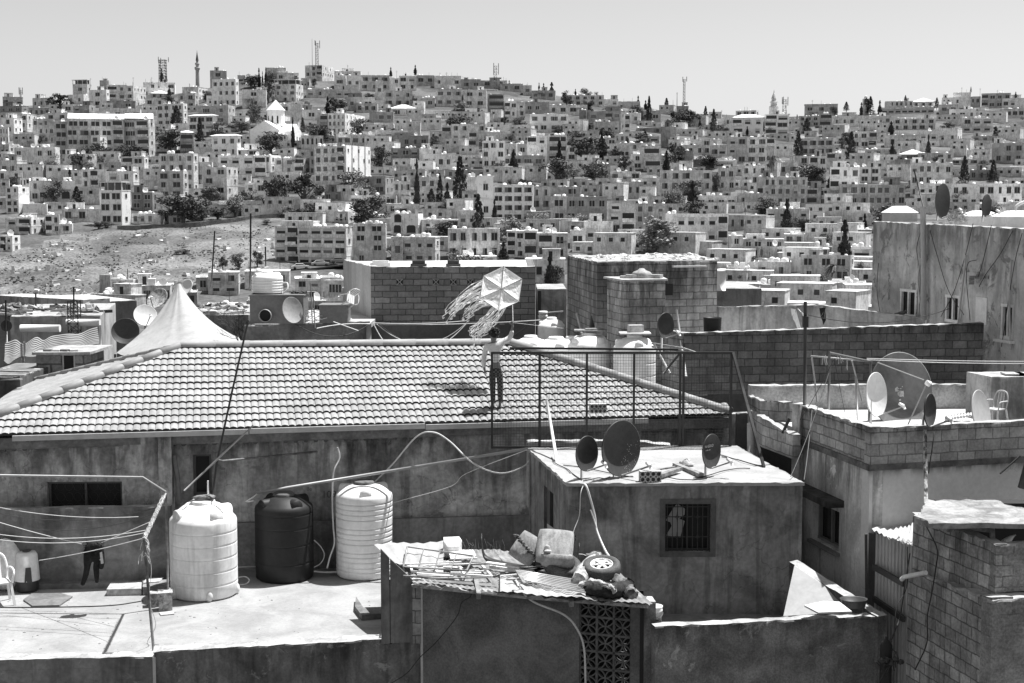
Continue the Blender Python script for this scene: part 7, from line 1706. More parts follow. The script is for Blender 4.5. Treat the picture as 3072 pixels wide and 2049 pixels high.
for k in range(4): c = P(140 + 26 * k, 1048, 36.5); m = MB(); m.box(-.1, .1, -.08, .08, 0, .05, Matrix.Translation((c.x, 36.6, h0.z + .07)) @ Matrix.Rotation(q.uniform(-.4, .4), 4, 'Z')); tag(m.build('brick', plain('loose_brick_%d' % (k % 2), (.15, .5)[k % 2])), '%s loose %s brick along the roof edge of the block hut' % (ordinal(k), ('dark', 'pale')[k % 2]), 'brick', 'loose bricks on the hut roof')
simple('flat_house', 'long whitewashed house with torn bright roof sheets behind the awning', 'house', 30, 300, 950, 46, 6, GR, wht, prof_r, 0, .5)
simple('flat_house', 'lower pale roofed house at the western edge beside the antenna', 'house', -80, 110, 940, 50, 5, GR, gry, prof_r, 0, 0)
simple('flat_house', 'grey house with dark doorway below the grassy slope', 'house', 250, 330, 900, 52, 5, GR, gry, roof_near, 0, 1)
simple('flat_house', 'dark plastered house between the lattice tower and tent', 'house', 290, 410, 906, 56, 5, GR, drk, roof_near, 0, 1)
simple('flat_house', 'pale house wall rising east of the tent foot', 'house', 600, 745, 945, 46, 5, GR, gry, prof_r, 0, 0)
simple('flat_house', 'dark sheet roofed lean-to at the western edge by the hut', 'shed', -80, 60, 1130, 34.5, 3, GR, drk, surf('dull_sheet_roof', .16, var=.3, scale=2, wave=(.1, 1)), 0, 0)
m = MB()
for k in range(3): a = P(-10, 1112 + 14 * k, 34.2 + .2 * k); m.beam(a, a + Vector((.85 - .1 * k, -.2, .02 * k)), .12, .03)
tag(m.build('scrap_planks', wood), 'weathered planks heaped at the western edge below the awning', 'planks')
for k, (x0, x1, y, d) in enumerate([(62, 180, 985, 43), (200, 300, 968, 44)]):
    c0, c1_ = P(x0, y, d), P(x1, y, d); m = MB(); m.smooth = True; m.tube([c0, c1_], .11, 14); tag(m.build('lying_tank', tank_mat), ['long white barrel tank lying behind the awning peak', 'second white barrel tank nearer the big grey dish'][k], 'water tank')
# lattice tower and poles near left
def thin(label, pts, r=.02, nm='aerial_pole', mat=None): return tag(MB().tube([P(*p) for p in pts], r, 6).build(nm, mat or steel_dk), label, 'aerial')
lt = thing('lattice_tower', 'small square lattice tower with whip aerial near the striped awning', 'mast', tuple(P(224, 1020, 44))); m = MB()
zt_, zb_ = P(224, 903, 44).z, P(224, 1015, 44).z; xa_, xb_ = P(208, 950, 44).x, P(238, 950, 44).x; n = 5
for sx in (xa_, xb_):
    for sy in (43.85, 44.15): m.beam((sx, sy, zb_ - .3), (sx, sy, zt_), .025)
for k in range(n):
    z0 = lerp(zb_, zt_, k / n); z1 = lerp(zb_, zt_, (k + 1) / n)
    for sy in (43.85, 44.15): m.beam((xa_, sy, z0), (xb_, sy, z1), .016); m.beam((xb_, sy, z0), (xa_, sy, z1), .016); m.beam((xa_, sy, z1), (xb_, sy, z1), .016)
world(m.build('lattice', steel_dk), lt); world(MB().tube([P(222, 960, 44), P(221, 860, 44)], .025, 6).build('whip_aerial', steel_dk), lt)
thin('tall thin aerial leaning over the grassy slope east of its middle', [(644, 693, 60), (634, 860, 60)], .03)
thin('tall straight mast crossing the upper edge of the grassy slope', [(752, 640, 60), (751, 865, 60)], .035)
thin('short dark pole at the western edge with the dark dish', [(17, 900, 40), (18, 1040, 40)], .025)
thin('thin pole carrying a small box above the pale roofs', [(107, 880, 50), (108, 945, 50)], .03)
thin('thin pole before the grassy slope by the shop block', [(796, 740, 60), (797, 800, 60)], .03)
# I: white tanks behind the ridge on the right
def Tk(lab, x, ytop, wpx, d, ht, ribs, lobes, mat=tk_w2, lid=None):
    r = wpx / 2 / F * d; p = P(x, ytop, d); lobed_tank(lab, p.x, d, r, ht * .84, ht, mat, ribs, lobes, zb=p.z - ht, group='white tanks behind the tiled roof', rib_h=.02, lidmat=lid); return p, r
Tk('round shouldered white tank with boards on its lid', 1768, 1003, 130, 35.0, 1.6, [.3, .5, .9, 1.1], 4)
Tk('rightmost white tank with concrete block on its lid'.replace('rightmost ', 'plain '), 1904, 1010, 128, 34.2, 1.6, [.4, .7, 1.0], 3)
Tk('white tank half hidden behind the raised arm and ridge', 1592, 1012, 110, 34.5, 1.5, [.5, .9], 3)
Tk('wide white tank between the arm and the boarded tank', 1668, 1016, 130, 36, 1.5, [.5], 3)
Tk('higher white tank beside the tall leaning block wall', 1655, 957, 84, 39, 1.3, [.5, .8], 3)
Tk('low white tank squeezed between the wide tank and the boarded tank', 1715, 1014, 100, 36.6, 1.5, [.5], 3)
Tk('white tank behind the gap beside the plain tank', 1842, 1018, 100, 36.2, 1.5, [.5, .9], 3)
p = P(1904, 1008, 34.2); m = MB(); m.box(-.36, .36, -.3, .3, 0, .03, Matrix.Translation(p + Vector((0, 0, .06)))); tag(m.build('board', wood_lt), 'flat board across the lid of the plain white tank', 'board')
m = MB(); m.box(-.17, .17, -.12, .12, 0, .17, Matrix.Translation(p + Vector((.02, 0, .09))) @ Matrix.Rotation(.2, 4, 'Z')); tag(m.build('concrete_block', conc), 'concrete block weighing down the board on the plain tank', 'block')
p = P(1768, 1000, 35); m = MB(); m.box(-.35, .35, -.2, .2, 0, .03, Matrix.Translation(p + Vector((0, 0, .06))) @ Matrix.Rotation(.2, 4, 'Y') @ Matrix.Rotation(.3, 4, 'Z')) if False else m.box(-.36, .36, -.2, .2, .06, .09, Matrix.Translation(p)); m.box(-.1, .34, -.12, .1, .092, .12, Matrix.Translation(p) @ Matrix.Rotation(.2, 4, 'Z')); tag(m.build('board', wood), 'two old boards stacked on the boarded white tank', 'board')
# pale sheet shelter between G and J
simple('sheet_shelter', 'stained pale sheet shelter between the two block buildings', 'shed', 1612, 1700, 868, 44, 3, GR, surf('stained_sheet', .36, var=.4, scale=1.6, streak=.4), prof_r)
m = MB(); m.beam(P(1618, 872, 43.5), P(1618, 945, 43.5), .1, .08); tag(m.build('dark_post', steel_dk), 'dark upright post at the end of the long block building', 'post')
for k in range(3): m = MB(); m.smooth = True; c = P(1629, 938 + 11 * k, 41); m.lathe([(0, 0), (.12, 0), (.13, .05), (.12, .095), (0, .095)], 16, c + Vector((0, 0, -.05))); tag(m.build('plastic_tub', tank_mat), 'stacked white tub by the dark post, %s from the top' % ordinal(k), 'tub', 'stack of white tubs')
m = MB(); a = [P(1638, 970, 41.5), P(1638, 938, 41.5), P(1690, 934, 41.5)]; m.tube(a, .02, 6); tag(m.build('bent_pipe_loop', cable_lt), 'pale bent pipe frame above the white tanks', 'pipe')
# J: block room group
ZJ = -1.36
j0, j1, j2, j3 = P(1702, 765, 41), P(1792, 775, 36.3), P(2152, 780, 37.4), P(2080, 765, 42.5)
jb = block('block_house', 'tall unplastered block house with rough bright slab roof', 'house', [(j0.x, j0.y), (j1.x, j1.y), (j2.x, j2.y), (j3.x, j3.y)], GR, ZJ, blk_j, prof_r, 0, None, None, .012)
q = random.Random(8); m = MB()
for k in range(90):
    t, s = q.random(), q.random(); a = j1.lerp(j2, t); b = j0.lerp(j3, t); p = a.lerp(b, s * .95 + .02); m.blob((p.x, p.y, ZJ + .01), (q.uniform(.03, .16), q.uniform(.05, .15), q.uniform(.01, .05)), 7, 4, .4, k)
setting(m.build('roof_rubble', surf('roof_rubble', .5, var=.4, scale=6)), 'stuff', 'loose rubble strewn over the slab roof of the block house', 'rubble')
M_, L_ = frame_at(j1, j2); x0, z0 = uz(j1, j2, 1992, 886); x1, z1 = uz(j1, j2, 2018, 851); m = MB(); m.box(x0, x1, -.012, -.003, z0, z1, M_); world(m.build('window', dark_in), jb)
m = MB(); x0, z0 = uz(j1, j2, 2015, 800); x1, z1 = uz(j1, j2, 2115, 803); m.box(x0, x1, -.12, -.002, z0 - .02, z0 + .02, M_); world(m.build('ledge_strip', plain('pale_strip', .6)), jb)
k0, k1, k2 = P(1822, 840, 36.0), P(1872, 843, 34.6), P(1996, 843, 34.9)
kb = block('block_annex', 'small square block annex with flat slab before the block house', 'building', [(k0.x, k0.y), (k1.x, k1.y), (k2.x, k2.y), (k2.x - .1, 36.2)], GR, -1.76, surf('annex_blocks', .42, var=.35, scale=.9, fine=.15, brick=(.34, .18, .5, .014), top=(-1.8, 1.3, .7), streak=.35, bump=.5), prof_r, 0)
m = MB(); m.prism([(k0.x - .1, k0.y), (k1.x - .05, k1.y - .1), (k2.x + .05, k2.y - .1), (k2.x + .05, 36.3)], -1.755, -1.71); world(m.build('slab', conc), kb)
q = random.Random(3)
for k in range(6): c = P(1880 + 17 * k, 838 - (k % 3) * 3, 35.3); m = MB(); m.box(-.16, .16, -.1, .1, 0, .05 + .03 * (k % 2), Matrix.Translation((c.x, 35.2, -1.70)) @ Matrix.Rotation(q.uniform(-.5, .5), 4, 'Z')); tag(m.build('stone_slab', conc), 'broken stone slab on the block annex roof, %s from its stained corner' % ordinal(k), 'slab', 'stones on the annex roof')
m = MB(); m.smooth = True; c = P(1925, 834, 35.3); m.lathe([(.24, .0), (.24, .06), (.2, .1), (.1, .14), (.06, .18), (0, .19)], 18, Vector((c.x, 35.3, -1.66))); tag(m.build('round_lid', surf('dusty_lid', .3, var=.3, scale=5)), 'round domed cement lid in the middle of the annex roof', 'lid')
# K: long retaining wall
kk0, kk1, kk2 = P(1792, 955, 38.0), P(2052, 1000, 33.9), P(2952, 968, 34.7); ZK = -2.92
kk0.z = P(1792, 955, 38).z; kk1.z = P(2052, 1000, 33.9).z; kk2.z = P(2952, 968, 34.7).z
kw = thing('block_wall', 'long dark block wall crossing below the eastern buildings', 'wall', (kk1.x, kk1.y, GR))
m = MB(); rwall(m, [kk1, kk2], -4.4, .2, .014); world(m.build('upper_wall', blk_k), kw)
m = MB(); rwall(m, [Vector((kk1.x, kk1.y - .03, -4.35)), Vector((kk2.x, kk2.y - .03, -4.35))], GR, .25, .008); world(m.build('lower_wall', pl_k), kw)
m = MB(); rwall(m, [kk0, kk1 + Vector((-.02, .02, 0))], GR, .2, .014); world(m.build('side_wall', surf('streaked_blocks', .34, var=.3, scale=.9, fine=.15, brick=(.3, .17, .5, .014), top=(-2.8, .6, .7), streak=.3, bump=.5)), kw)
u0, u1, u2 = P(2158, 921, 38), P(2452, 914, 39.2), P(2842, 963, 37.4)
uw = thing('parapet_wall', 'streaked inner parapet with bright top rising to a corner', 'wall', (u0.x, u0.y, GR))
up_m = surf('pale_streaked_parapet', .36, var=.3, scale=1.1, fine=.12, streak=.4, top=(-2.5, .35, .8))
m = MB(); rwall(m, [u0, u1], GR, .2, .014); world(m.build('wall', up_m), uw)
m = MB(); rwall(m, [u1, u2], GR, .2, .014); world(m.build('wall', up_m), uw)
m = MB(); m.prism([(kk1.x, kk1.y + .3), (kk2.x, kk2.y + .2), (u2.x, u2.y), (u1.x, u1.y + .1), (u0.x, u0.y + .1)], -4.0, -3.8); world(m.build('roof', roof_near), uw)
c = P(2137, 990, 34.6); m = MB(); m.smooth = True; m.lathe([(0, 0), (.20, 0), (.21, .12), (.205, .14), (.21, .16), (.215, .34), (.22, .36), (.2, .36), (.19, .1), (0, .1)], 24, Vector((c.x, c.y, c.z - .06))); tag(m.build('black_barrel', tk_b), 'open black barrel standing behind the long block wall', 'barrel')
simple('flat_house', 'plain grey house with white tank beyond the block house', 'house', 2150, 2285, 866, 50, 5, GR, gry, prof_r, 0, 0)
m = MB(); m.smooth = True; c = P(2162, 850, 46); m.tube([P(2162, 872, 46), P(2162, 812, 46)], .16, 16); tag(m.build('standing_tank', tank_mat), 'slim white wrapped cylinder beside the tall block house', 'water tank')
dish('dark-faced dish on a post before the sloping block wall', P(1998, 977, 33), .292, (.66, -.75, .02), dish_d, P(1990, 1060, 33), .92)
for i, (a, b, lt_) in enumerate([((2030, 930, 35), (2058, 1130, 33), 1), ((1960, 1030, 33.5), (2010, 1120, 33), 1), ((1730, 940, 37), (1745, 1000, 36), 1), ((1990, 1120, 33), (2040, 1060, 33), 0), ((1785, 920, 37.5), (1775, 1000, 36.5), 0)]):
    tag(MB().tube([P(*a), P(*b)], .028 if i != 4 else .08, 6).build('prop_pole', plain('prop_pale', .4) if lt_ else steel_dk), ['long pale pole leaning on the sloping block wall', 'pale stick slanting near the dark-faced dish', 'short pale stick against the tall block house', 'dark diagonal brace behind the mesh fence', 'thick dark drain pipe at the corner of the block house'][i], 'pole')
m = MB()
for a, b in (((1955, 1040), (2100, 1062)), ((2100, 1062), (2050, 1045)), ((2050, 1045), (1955, 1030))): m.beam(P(a[0], a[1], 33.5), P(b[0], b[1], 33.8), .05, .04)
tag(m.build('trestle', wood), 'low timber trestle under the dark-faced dish', 'trestle')
# torn cloths on the parapets
def rag(lab, pts, mat, d):
    m = MB(); m.smooth = False; pp = [P(x, y, d) for x, y in pts]; q = random.Random(len(lab))
    for i in range(0, len(pp) - 2): m.face([pp[i], pp[i + 1] + Vector((.02, q.uniform(-.03, .03), 0)), pp[i + 2]])
    tag(m.build('torn_cloth', mat), lab, 'cloth')
rag('torn white cloth strip hanging inside the parapet', [(2372, 925), (2385, 928), (2376, 950), (2392, 985), (2383, 960), (2402, 990), (2388, 930)], white_pl, 37.4)
rag('thin white shreds blowing beside the dark pole', [(2392, 924), (2398, 930), (2404, 938), (2410, 940), (2417, 962), (2408, 942)], white_pl, 37.4)
rag('dark shreds of cloth hanging by the parapet corner', [(2458, 925), (2476, 922), (2462, 950), (2470, 975), (2474, 935), (2478, 960)], cloth_dk, 38)
o = thing('bird', 'small bird perched on the sloping parapet top', 'bird', tuple(P(2706, 947, 38.3))); m = MB(); m.smooth = True; m.blob((0, 0, .07), (.10, .045, .05), 12, 8); m.blob((.09, 0, .12), (.035, .03, .03), 10, 7); m.tube([(-.08, 0, .07), (-.2, 0, .05)], [.03, .012], 6); m.tube([(.12, 0, .12), (.15, 0, .115)], [.008, .002], 5); m.tube([(.01, .01, .04), (.01, .01, -.02)], .005, 4); m.build('bird_body', plain('pigeon_grey', .15), o)

# L: tall stained building on the right
ZL = -.40
l0, l1 = P(2620, 668, 40.5), P(3150, 690, 32.6); l0.z = P(2620, 664, 40.5).z; l1.z = P(3150, 690, 32.6).z
lm = surf('tall_stained_plaster', .52, var=.38, scale=.55, fine=.08, fs=14, streak=.3, patch=(.36, .32), top=(-.45, .9, .55), bump=.3)
lb = thing('stained_house', 'tall pale plastered house with dark rain stains and outside pipes', 'house', (l0.x, l0.y, GR))
wins = [(2700, 865, 2746, 954, 1), (2836, 883, 2876, 970, 1), (2930, 890, 2960, 975, 0), (3003, 910, 3038, 1020, 1)]
hs2 = [hole(l0, l1, w[0], w[1], w[2], w[3]) for w in wins]
m = MB(); wopen(m, l0, l1, GR, min(l0.z, l1.z) - .06, .25, hs2); world(m.build('wall', lm), lb)
M_, L_ = frame_at(l0, l1); m = MB(); rwall(m, [l0 + Vector((.002, -.004, 0)), l1 + Vector((.002, -.004, 0))], min(l0.z, l1.z) - .061, .25, .016); world(m.build('wall_top', lm), lb)
m = MB(); m.prism([(l0.x + .1, l0.y), (l1.x + .1, l1.y), (l1.x + 8, l1.y + 3), (l0.x + 8, l0.y + 3)], -1.2, -.6); world(m.build('roof', roof_near), lb)
m = MB(); Mx, Lx = frame_at(l0 + Vector((8, 3, 0)), l0); m.box(0, Lx, 0, .2, GR, l0.z - .02, Mx); world(m.build('end_wall', lm), lb)
fr_m = plain('pale_sash', .75)
for i, h in enumerate(hs2):
    if i == 2:
        M_, L_ = frame_at(l0, l1); m = MB(); n = 5
        for k in range(n): x = lerp(h[0], h[1], (k + .5) / n); m.box(x - .05, x + .05, -.02, .01, h[2], h[3], M_)
        m.mat = 1; m.box(h[0], h[1], .02, .04, h[2], h[3], M_); world(m.build('slatted_shutter', [white_pl, dark_in]), lb)
    else: window(lb, l0, l1, h, fr_m, wins[i][4], depth=.045, fw=.07)
    M_, L_ = frame_at(l0, l1); m = MB(); m.box(h[0] - .1, h[1] + .1, -.12, -.003, h[2] - .08, h[2] - .02, M_) if i in (0, 3) else None
    if i in (0, 3): world(m.build('window_sill', fr_m), lb)
m = MB(); a = on(l0, l1, 2927, 830, .1); b = on(l0, l1, 2965, 850, .45); m.beam(a, b, .12, .05); m.beam(on(l0, l1, 2927, 832, .0), on(l0, l1, 2967, 832, .0), .06); tag(m.build('small_awning', wood), 'short tilted wooden hood above the slatted shutter', 'hood')
pp_ = on(l0, l1, 2786, 960, .14); pt = on(l0, l1, 2784, 620, .14); tag(MB().tube([pp_, pt], .075, 12).build('waste_pipe', plain('waste_pipe', .42)), 'thick pale waste pipe rising past the roof of the stained house', 'pipe')
for i, pts in enumerate([[(2775, 670), (2758, 740), (2760, 800), (2758, 955)], [(2772, 680), (2768, 730), (2766, 850), (2764, 950)], [(2795, 690), (2820, 770), (2850, 870), (2900, 945)], [(2934, 780), (2912, 790), (2905, 840), (2918, 960)], [(3045, 690), (3010, 760), (2965, 820), (2945, 860)], [(2980, 675), (2955, 790), (2940, 830)], [(2640, 790), (2638, 870), (2645, 940)], [(3072, 700), (3050, 800), (3010, 1040)], [(2925, 670), (2900, 780), (2865, 880), (2830, 950)]]):
    cable('cable', 'black cable on the stained house wall, %s from its outer corner' % ordinal(i), [on(l0, l1, x, y, .05 + .02 * (j % 2)) for j, (x, y) in enumerate(pts)], .009, None, 6, 5, 'cable', 'cables on the stained house wall')
for i, pts in enumerate([[(2768, 775), (2762, 850), (2775, 950)], [(2905, 765), (2896, 850), (2880, 985)], [(3042, 780), (3036, 900), (3040, 1050)]]):
    cable('conduit', 'pale curved conduit on the stained house wall, %s from the waste pipe' % ordinal(i), [on(l0, l1, x, y, .07) for x, y in pts], .025, plain('pale_conduit', .45), 6, 6, 'conduit', 'conduits on the stained house wall')
dish('tall dark-faced dish on the roof of the stained house', P(2829, 603, 37.5), .44, (.55, -.83, .0), dish_d, P(2835, 660, 38.5), .62)
dish('smaller dark-faced dish farther along the stained house roof', P(2961, 617, 36.5), .28, (.55, -.83, .0), dish_d, P(2930, 665, 36.6), .62)
for i, (x0, x1, y0, y1, d) in enumerate([(2672, 2752, 618, 662, 41.5), (2905, 3010, 632, 668, 40), (3018, 3110, 632, 672, 38)]):
    a, b = P(x0, y1, d), P(x1, y1, d); zt_ = P(x0, (y0 + y1) / 2 - 2, d).z; zp = P(x0, y0, d).z; o = thing('roof_tank', ['square white tank with sloped lid nearest the waste pipe', 'square white tank behind the smaller roof dish', 'square white tank under the curved white pipe'][i], 'water tank', (a.x, d, a.z), 0, 'square tanks on the stained house')
    m = MB(); m.box(a.x, b.x, d, d + 1, a.z - .6, zt_); world(m.build('tank_body', plain('tank_side', .5)), o)
    m = MB(); cx = (a.x + b.x) / 2; ba = [(a.x - .03, d - .03, zt_), (b.x + .03, d - .03, zt_), (b.x + .03, d + 1.03, zt_), (a.x - .03, d + 1.03, zt_)]; tp2 = [(cx - .17, d + .35, zp), (cx + .17, d + .35, zp), (cx + .17, d + .65, zp), (cx - .17, d + .65, zp)]; m.add(ba + tp2, [(0, 1, 5, 4), (1, 2, 6, 5), (2, 3, 7, 6), (3, 0, 4, 7), (4, 5, 6, 7), (3, 2, 1, 0)]); world(m.build('sloped_lid', tank_mat), o)
cable('bent_pipe', 'white pipe curving over the outer square tank', [P(3045, 632, 37.8), P(3050, 618, 37.8), P(3072, 606, 37.8), P(3100, 602, 37.8)], .04, cable_lt)
m = MB(); q = random.Random(8)
for k in range(220): c = P(q.uniform(2848, 2895), q.uniform(628, 664), 38.8 + q.uniform(0, .5)); v = Vector((q.gauss(0, .09), q.gauss(0, .05), q.gauss(.04, .06))); s = Vector((.02, 0, .012)); m.face([c - s, c + s, c + v])
tag(m.build('roof_plant', leaf('light', .17)), 'straggly dry plant on the roof beside the tall dish', 'plant')
thin('thin leaning wire aerial above the stained house', [(2742, 510, 40), (2775, 640, 39)], .02)

# M: right-hand terrace house
ZM = -3.73
m0, mK, mR = P(2398, 1216, 27.55), P(2612, 1288, 24.6), P(3160, 1268, 25.6)
for p in (m0, mK, mR): p.z = ZM
mh = thing('terrace_house', 'house with block parapet roof terrace crowded with dishes', 'house', (mK.x, mK.y, GR))
bp_m = surf('terrace_parapet_blocks', .36, var=.25, scale=1.3, fine=.18, fs=22, brick=(.34, .172, .5, .014), top=(ZM, .32, .8), streak=.25, bump=.5)
m = MB(); rwall(m, [m0, mK], -4.42, .2, .018); world(m.build('parapet', bp_m), mh)
bp_l = surf('pale_parapet_blocks', .40, var=.25, scale=1.3, fine=.18, fs=22, brick=(.34, .2, .5, .012), top=(ZM, .25, .75), bump=.5)
m = MB(); rwall(m, [mK + Vector((-.004, -.012, 0)), mR], -4.42, .2, .010); world(m.build('parapet', bp_l), mh)
ml = surf('stained_side_plaster', .62, var=.3, scale=.8, fine=.12, fs=18, streak=.5, top=(-4.4, 1.2, .6), patch=(1.5, .15), bump=.35); mr_m = surf('smooth_pale_plaster', .66, var=.08, scale=.8, fine=.06, fs=14, top=(-4.4, .25, .75), crack=.3, bump=.2)
wm = hole(Vector((m0.x, m0.y, 0)), Vector((mK.x, mK.y, 0)), 2440, 1500, 2516, 1656)
m = MB(); wopen(m, m0, mK, GR, -4.40, .25, [wm]); world(m.build('wall', ml), mh)
m = MB(); M_, L_ = frame_at(mK, mR); m.box(-.002, L_, -.004, .25, GR, -4.40, M_); world(m.build('wall', mr_m), mh)
m = MB(); M2, L2 = frame_at(m0, mK); m.box(0, L2 + .04, -.05, .0, -4.46, -4.36, M2); m.box(-.04, L_, -.05, .0, -4.46, -4.36, M_); world(m.build('cornice', surf('dark_cornice', .14, var=.4, scale=3, fine=.2)), mh)
window(mh, m0, mK, wm, plain('grey_sash', .22), 1, depth=.15, fw=.05, pane=plain('dim_glass', .03, .2))
m = MB(); a0_, z0 = uz(m0, mK, 2412, 1490); a1_, z1 = uz(m0, mK, 2533, 1480); z0 = P(2470, 1478, 26.4).z; m.box(a0_, a1_, -.32, .0, z0 - .10, z0 + .02, M2); world(m.build('window_hood', surf('black_stained_hood', .05, var=.5, scale=4)), mh)
m = MB(); m.box(wm[0] - .06, wm[1] + .06, -.09, .0, wm[2] - .07, wm[2] - .01, M2); world(m.build('window_sill', plain('sill_grey', .2)), mh)
bk0, bk1 = P(2252, 1157, 30.3), P(2985, 1153, 30.6); flz = -4.22
m = MB(); m.prism([(m0.x, m0.y + .1), (mK.x, mK.y + .1), (mR.x, mR.y + .1), (mR.x, 30.8), (bk0.x, 30.5)], flz - .2, flz); world(m.build('terrace_floor', surf('terrace_floor_pale', .45, var=.15, scale=2)), mh)
m = MB(); rwall(m, [bk0, bk1], GR, .2, .014); world(m.build('rear_parapet', surf('rear_parapet_plaster', .42, var=.2, scale=1.5, fine=.25, fs=20, top=(-3.6, .35, .55), bump=.3)), mh)
# cistern block at the far right
a, b = P(2974, 1130, 29.0), P(3140, 1130, 29.3); o = thing('cement_cistern', 'tall stained cement cistern at the eastern end of the dish terrace', 'cistern', (a.x, a.y, flz)); m = MB(); rwall(m, [a, b], flz, .9, .008); world(m.build('cistern_body', surf('cistern_plaster', .42, var=.35, scale=1.5, streak=.5)), o)
for k, x in enumerate((3045, 3085)): m = MB(); c = P(x, 1128, 29.3); m.box(-.2, .2, -.15, .2, 0, .03, Matrix.Translation((c.x, 29.4, a.z))); world(m.build('cover_plate', conc), o)
# balcony wing on the left
b0, b1, b2 = P(2244, 1186, 29.9), P(2282, 1212, 28.8), P(2378, 1216, 28.6)
for p, y in ((b0, 1186), (b1, 1204), (b2, 1206)): p.z = P(1536, y, p.y).z
bw2 = thing('balcony_wing', 'narrow balcony wing with low block walls and barred opening', 'balcony', (b0.x, b0.y, GR)); bwm = surf('balcony_blocks', .34, var=.3, scale=1.3, fine=.18, brick=(.36, .2, .5, .012), top=(-3.9, .4, .6), streak=.3)
m = MB(); rwall(m, [b0, b1, b2], flz - 1.2, .12, .018); world(m.build('upper_wall', bwm), bw2)
c0, c1_ = P(2288, 1256, 28.2), P(2378, 1304, 26.9); m = MB(); rwall(m, [P(2246, 1225, 29.5), c0, c1_], P(2330, 1360, 27.5).z, .14, .016); world(m.build('lower_wall', bwm), bw2)
m = MB(); m.prism([(b0.x, b0.y), (c0.x, c0.y), (c1_.x, c1_.y), (m0.x, m0.y + .3), (b0.x + .4, b0.y + .5)], flz - 1.6, flz - 1.4); world(m.build('slab', pl_k), bw2)
dz = P(2330, 1362, 27.5).z; m = MB(); m.mat = 0; m.face([(c0.x, c0.y + .4, GR), (c1_.x + .1, c1_.y + .6, GR), (c1_.x + .1, c1_.y + .6, dz), (c0.x, c0.y + .4, dz)]); m.mat = 1
for k in range(26): t = k / 25; p = c0.lerp(c1_, t); m.beam((p.x, p.y + .1, dz), (p.x, p.y + .1, dz - .75), .012)
world(m.build('barred_opening', [dark_in, steel_dk]), bw2)
pr0, pr1 = P(2377, 1212, 27.4), P(2400, 1212, 27.3); m = MB(); rwall(m, [pr0, pr1], GR, .3, .01); world(m.build('corner_pier', ml), bw2)
d0_, d1_ = P(2205, 1236, 30.6), P(2246, 1236, 30.2); m = MB(); m.box(d0_.x, d1_.x, 30.3, 30.5, GR, P(2220, 1240, 30.4).z); tag(m.build('recessed_wall', pl_k), 'dark recessed wall and doorway beside the balcony wing', 'wall')
tag(MB().tube([P(2252, 1270, 28.9), P(2253, 1400, 28.6)], .075, 10).build('down_pipe', plain('pale_downpipe', .42)), 'thick pale down pipe below the balcony wing', 'pipe')
tag(MB().beam(P(2368, 1255, 27.3), P(2348, 1300, 27.3), .05, .05).build('prop', steel_dk), 'dark slanting prop inside the balcony wing', 'prop')
# washing-line gallows on the terrace
wl = thing('washing_gallows', 'rickety pipe gallows for washing beside the giant dish', 'frame', tuple(P(2486, 1240, 28)))
for a, b, r in (((2432, 1068, 28.6), (2618, 1085, 28.4), .018), ((2487, 1058, 27.6), (2610, 1085, 28.4), .026), ((2435, 1068, 28.6), (2452, 1205, 28.8), .018), ((2488, 1060, 27.6), (2486, 1242, 27.3), .026), ((2556, 1082, 28.3), (2586, 1202, 28.6), .016), ((2567, 1130, 28.3), (2574, 1262, 27.8), .02), ((2612, 1085, 28.4), (2612, 1275, 27.2), .024)):
    world(MB().tube([P(*a), P(*b)], r, 6).build('pipe_leg', plain('gallows_pipe', .14) if r > .02 else steel), wl)
m = MB(); q = random.Random(3)
for k in range(10): c = P(q.uniform(2440, 2560), q.uniform(1066, 1076), 28.5); m.tube([c, c + Vector((q.uniform(-.05, .05), 0, q.uniform(-.3, -.05)))], .008, 4)
world(m.build('rope_ends', plain('rope_pale', .4)), wl)
dp = P(2414, 1215, 27.2); tag(MB().tube([P(2416, 905, 27.2), P(2414, 1216, 27.2)], .032, 8).build('dark_pole', steel_dk), 'tall dark upright pole at the corner of the dish terrace', 'pole')
tag(MB().beam(P(2408, 965, 27.2), P(2424, 965, 27.2), .1, .2).build('pole_clamp', steel_dk), 'dark clamp box on the tall upright pole', 'clamp')
for i, (a, b, dr, r) in enumerate([((2600, 1075, 28.5), (3200, 1084, 28), .02, .008), ((2600, 1079, 28.3), (3200, 1090, 28), .03, .008), ((2486, 1120, 27), (2372, 1430, 25.2), .1, .008), ((2436, 1230, 26.8), (2412, 1440, 25.2), .1, .01), ((2500, 1080, 27.5), (2400, 1260, 27.1), .05, .006), ((2505, 1090, 28), (2535, 1240, 28), .0, .005), ((2424, 945, 30), (2850, 925, 36), .25, .008)]):
    o = MB().tube(sag(P(*a), P(*b), dr, 12), r, 5).build('cable', cable_lt if i < 2 else cable_dk); tag(o, ['upper', 'lower', 'long dark', 'steep dark', 'thin dark', 'shortest dark', 'barbed'][i] + [' pale wire running east from the gallows', ' pale wire running east from the gallows', ' wire falling from the gallows past the parapet', ' wire down the corner of the dish terrace', ' wire from the gallows to the tall pole', ' wire dangling inside the gallows', ' wire stretched from the tall pole to the stained house'][i], 'wire', 'wires over the dish terrace')
dish('giant grey dish with pale chipped patch on the terrace', P(2704, 1172, 28.9), .76, (.30, -.93, .18), surf('giant_dish_grey', .15, var=.4, scale=1.2, fine=.08, rough=.5), P(2690, 1262, 28.6), .93, None, depth=.28)
m = MB(); c = P(2704, 1172, 28.9); n = Vector((.30, -.93, .18)).normalized()
m.tube([P(2632, 1087, 28.2), P(2772, 1140, 28.1)], .012, 5); m.tube([P(2780, 1150, 28.1), P(2722, 1278, 28.2)], .014, 5); gd = [o for o in bpy.data.objects if o.get('label', '').startswith('giant grey dish')][0]; world(m.build('strut', plain('strut_grey', .3)), gd)
